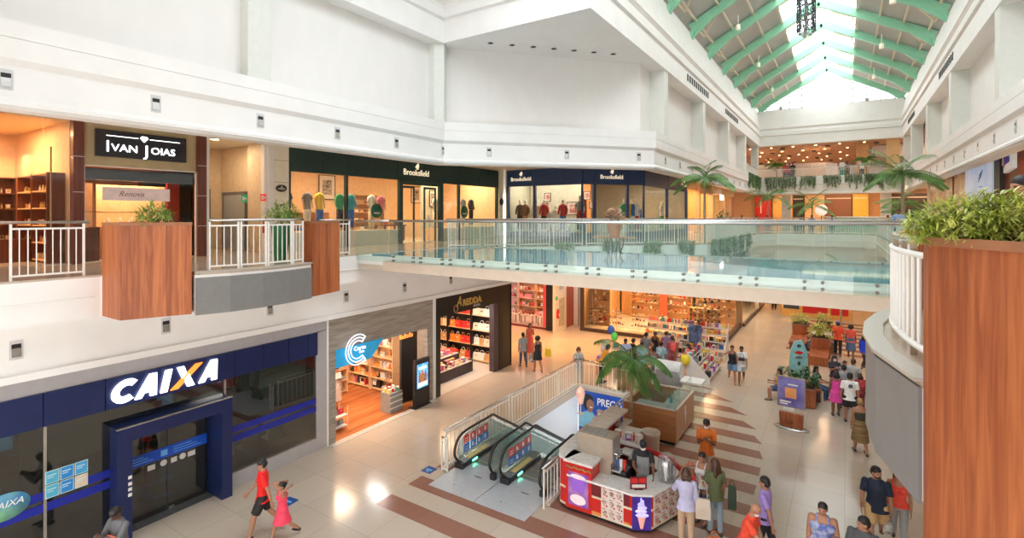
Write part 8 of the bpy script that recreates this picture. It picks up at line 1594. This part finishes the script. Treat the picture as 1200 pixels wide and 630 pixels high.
# --- foreground right
P('large woman in a blue and white patterned sleeveless top near the bottom edge', ft(964, 587, 1.64), 178, 1.64, True, 1, hs='bun', top=('tank', mat('blue_white_pattern', (.04, .07, .38), .6, col2=(.55, .62, .78), scale=7)), bot=('pants', (.05, .08, .3)), arms=('bent', 'down'), bulk=1.5, legs='stroll', fine=F1, turn=8)
P('man in a dark grey shirt looking left at the bottom edge', ft(1012, 603, 1.72), 195, 1.72, skin=1, top=('tee', (.075, .08, .09)), bot=('pants', BLK), turn=45, fine=F1, bulk=1.1, legs='stroll')
P('bearded man in a navy shirt and khaki shorts walking with a woman in red', ft(1027, 543, 1.8), 180, 1.8, skin=1, top=('tee', (.012, .022, .05)), bot=('shorts', (.62, .42, .20)), legs='walk2', arms=('down', 'down'), turn=-35, shoe=(.2, .1, .06), fine=F1, bulk=1.1, extra='beard')
P('woman in a red camisole and light grey trousers beside the bearded man', ft(1053, 547, 1.68), 185, 1.68, True, 1, 'brown', 'long', top=('tank', (.85, .08, .05)), bot=('pants', (.36, .37, .38)), legs='stroll', arms=('down', 'down'), fine=F1, turn=15)
carried('paper_bag', 'small white paper bag between the bearded man and the woman in red', ft(1043, 590, 1.3) + Vector((0, .7, .35)), .16, .26, .08, mat('bag_white', (.7, .68, .66), .5))
# --- queue on the right
P('woman in a strapless olive and brown patterned dress walking away', ft(1008, 466, 1.66), -15, 1.66, True, 1, 'blond', 'bun', top=('strapless', mat('olive_dark', (.05, .05, .03), .7)), bot=('dress', mat('olive_brown_pattern', (.12, .09, .03), .7, col2=(.34, .20, .08), scale=5, stretch=(.3, .3, 4))), legs='stroll', arms=('down', 'bent'), fine=F2, skirtlen=.28, bulk=1.05)
P('woman in a short magenta dress standing in the queue', ft(980, 434, 1.62), -10, 1.62, True, 2, hs='bob', top=('tank', (.80, .07, .38)), bot=('dress', (.80, .07, .38)), legs='pose', fine=F2, skirtlen=.2)
P('man in white T-shirt with dark palm print and black shorts, from behind', ft(996, 436, 1.75), -8, 1.75, skin=1, top=('tee', (.82, .81, .80)), bot=('shorts', BLK), legs='stroll', fine=F2, print_=((.08, .1, .1), -1, .24, .07, .07), bulk=1.1)
P('woman in a dark top and white mask with folded arms, facing the camera', ft(978, 416, 1.62), 165, 1.62, True, 1, hs='long', top=('tee', (.045, .04, .06)), bot=('tight', (.4, .3, .3)), arms=('fold', 'fold'), mask=True, fine=F2)
P('man in a pale blue-grey T-shirt in the middle of the queue', ft(989, 427, 1.62), -20, 1.62, top=('tee', (.36, .39, .44)), bot=('pants', JEAN), fine=F2)
P('short-cropped man in a pale grey shirt at the back of the queue', ft(1000, 420, 1.7), 5, 1.7, skin=1, hair='brown', hs='short', top=('tee', (.52, .52, .50)), bot=('pants', (.3, .3, .3)), fine=F2)
P('boy peering out behind the queue, brown hair', ft(990, 422, 1.5), 160, 1.5, skin=1, hair='brown', top=('tee', (.3, .32, .36)), bot=('pants', JEAN), fine=F3)
P('child with auburn hair and dark red trousers in the queue', ft(1008, 437, 1.38), -20, 1.38, True, 1, 'brown', 'bob', top=('tee', (.35, .05, .06)), bot=('pants', (.2, .03, .04)), fine=F2)
backpack('red school backpack on the auburn-haired child', ft(1008, 437, 1.38) + Vector((0, 0, 1.0)), -20, mat('pack_red', (.5, .04, .05), .5), .8)
P('small girl in a pale dress and pink shoes at the right of the queue', ft(1020, 442, 1.2), -30, 1.2, True, 2, hs='bun', top=('tee', (.48, .46, .46)), bot=('dress', (.48, .46, .46)), shoe=(.75, .1, .25), fine=F2, skirtlen=.25)
P('person in a bright green and dark top half hidden by the balcony edge', ft(1029, 420, 1.7), 180, 1.7, skin=2, top=('tee', (.10, .30, .12)), bot=('pants', (.08, .1, .1)), fine=F3)
P('man in an orange-red shirt and blue cap walking away', ft(982, 376, 1.76), 0, 1.76, skin=1, top=('tee', (.80, .09, .03)), bot=('pants', BLK), legs='stroll', cap=(.03, .09, .45), fine=F2)
P('woman in a coral blouse and blue denim skirt with curly black hair', ft(997, 380, 1.66), 0, 1.66, True, 2, hs='curly', top=('tee', (.80, .12, .09)), bot=('skirt', (.07, .15, .30)), legs='stroll', fine=F2, skirtlen=.28)
P('woman in a royal blue blouse and black trousers stepping to the right', ft(1013, 390, 1.66), 30, 1.66, True, 1, hs='long', top=('blouse', (.01, .06, .68)), bot=('tight', BLK), legs='walk', fine=F2)
P('person in dark clothes far down the hall, cut off by the bridge', ft(905, 322, 1.7) if False else Vector((-4.5, 43.5, .004)), 180, 1.7, top=('tee', (.2, .1, .12)), bot=('tight', BLK), skin=2, fine=F3)
# --- seated
def sitter(lab, p, hd_, **k): P(lab, p, hd_, legs='sit', fine=F3, **k)
sitter('woman in white with long black hair seated on the bench, left of two', Vector((-1.35, 31.7, .0)), 240, h=1.6, fem=True, hs='long', top=('tee', W_), bot=('pants', (.3, .3, .35)), arms=('lap', 'lap'))
sitter('woman in white with long black hair seated on the bench, right of two', Vector((-.75, 31.9, .0)), 150, h=1.6, fem=True, hs='long', top=('tee', W_), bot=('pants', (.3, .25, .25)), arms=('lap', 'lap'))
sitter('woman in a mustard top seated behind the purple poster stand', Vector((-2.1, 22.2, .0)), 250, h=1.6, fem=True, hs='long', top=('tank', (.65, .35, .06)), bot=('shorts', JEAN), arms=('lap', 'bent'))
sitter('person in jeans seated at the right of the nearest planter, legs stretched out', Vector((-.95, 23.3, .0)), 110, h=1.62, fem=True, hs='long', top=('tee', (.1, .15, .1)), bot=('pants', JEAN), arms=('lap', 'lap'))
# --- shop assistant and upper floors
P('person in a pale apron and grey top standing in the stationery shop', Vector((-15.6, 12.2, .016)), 90, 1.6, True, 1, hs='bun', top=('tee', (.50, .42, .38)), bot=('skirt', (.55, .48, .42)), fine=F2)
def up(lab, x, y, z, hd_, h, **k): p = at(x, y, Y=z) ; P(lab, Vector((p.x, p.y, k.pop('fl'))), hd_, h, fine=F3, **k)
p = at(1200, 240, d=5.2); P('dark-haired person in a black sleeveless top at the right edge behind the planter', Vector((p.x, p.y, 5.902)), 250, 1.62, True, 1, hs='bun', top=('tank', BLK), bot=('pants', BLK), arms=('bent', 'bent'), fine=F1)
p = at(1053, 250, d=21); P('man in a light blue shirt by the large palm trunk on the upper floor', Vector((p.x, p.y, 5.902)), 190, 1.5, skin=2, hair='brown', top=('tee', (.25, .38, .62)), bot=('pants', BLK), fine=F3)
for k, (x, l, tp, bt, Y, hd_, fm, hs_) in enumerate([(987, 'person in a green dress with raised white top on the top-floor balcony', (.7, .66, .6), ('skirt', (.01, .22, .15)), 54, 180, True, 'bun'), (1010, 'man in a white shirt on the top-floor balcony, by the column', W_, ('pants', (.04, .04, .05)), 54, 180, False, 'short'), (920, 'person in red at the top-floor balcony, left of three', (.5, .04, .05), ('pants', BLK), 54.5, 170, False, 'short'), (925, 'second person in dark red on the top-floor balcony', (.35, .04, .05), ('pants', BLK), 55.2, 170, True, 'short'), (929, 'person in black on the top-floor balcony, right of three', BLK, ('pants', BLK), 54.4, 190, False, 'short'),
        (993, 'dark-haired person behind the green-skirted one on the top floor', (.2, .1, .1), ('pants', BLK), 55.5, 160, True, 'short'), (884, 'person in red leaning at the left side balcony of the top floor', (.4, .05, .05), ('pants', BLK), 49, 90, False, 'short')]):
    p = at(x, 0, Y=Y); P(l, Vector((p.x if k < 6 else -7.3, p.y, 10.422)), hd_, 1.68, fm, 2, hs=hs_, top=('tee', tp), bot=bt, fine=F3, skirtlen=.4)
for k, (x, Y, c_) in enumerate([(-7.2, 46.2, (.4, .35, .35)), (-6.3, 47.6, (.08, .08, .12)), (-5.2, 45.5, (.3, .1, .1)), (-3.2, 46.2, (.55, .5, .5)), (-2.2, 47.0, (.1, .12, .2)), (-.8, 45.5, (.2, .2, .45)), (2.6, 45.6, (.5, .3, .25))]):
    P('person in %s sitting in the upper lounge beyond the opening, %s from the left' % (['grey', 'dark navy', 'dark red', 'pale grey', 'dark blue', 'violet blue', 'tan'][k], ['first', 'second', 'third', 'fourth', 'fifth', 'sixth', 'seventh'][k]), Vector((x, Y, 5.902)), 180, 1.66, k % 2 == 1, 2, top=('tee', c_), bot=('pants', BLK), legs='sit', fine=F3, group='people in the upper lounge')
    t = thing('lounge_chair', 'dark chair under the person in %s in the upper lounge' % ['grey', 'dark navy', 'dark red', 'pale grey', 'dark blue', 'violet blue', 'tan'][k], 'chair', (x, Y + .08, 5.902), 0, 'chairs in the upper lounge'); b = MB(); b.box(-.24, .24, -.28, .2, .34, .385); b.build('seat', DARK, t); b = MB(); b.box(-.24, .24, .2, .24, .38, .85); b.build('backrest', DARK, t)
    for sx in (-.22, .19):
        for sy in (-.26, .18): b = MB(); b.box(sx, sx + .03, sy, sy + .03, 0, .34); b.build('leg', STEEL, t)
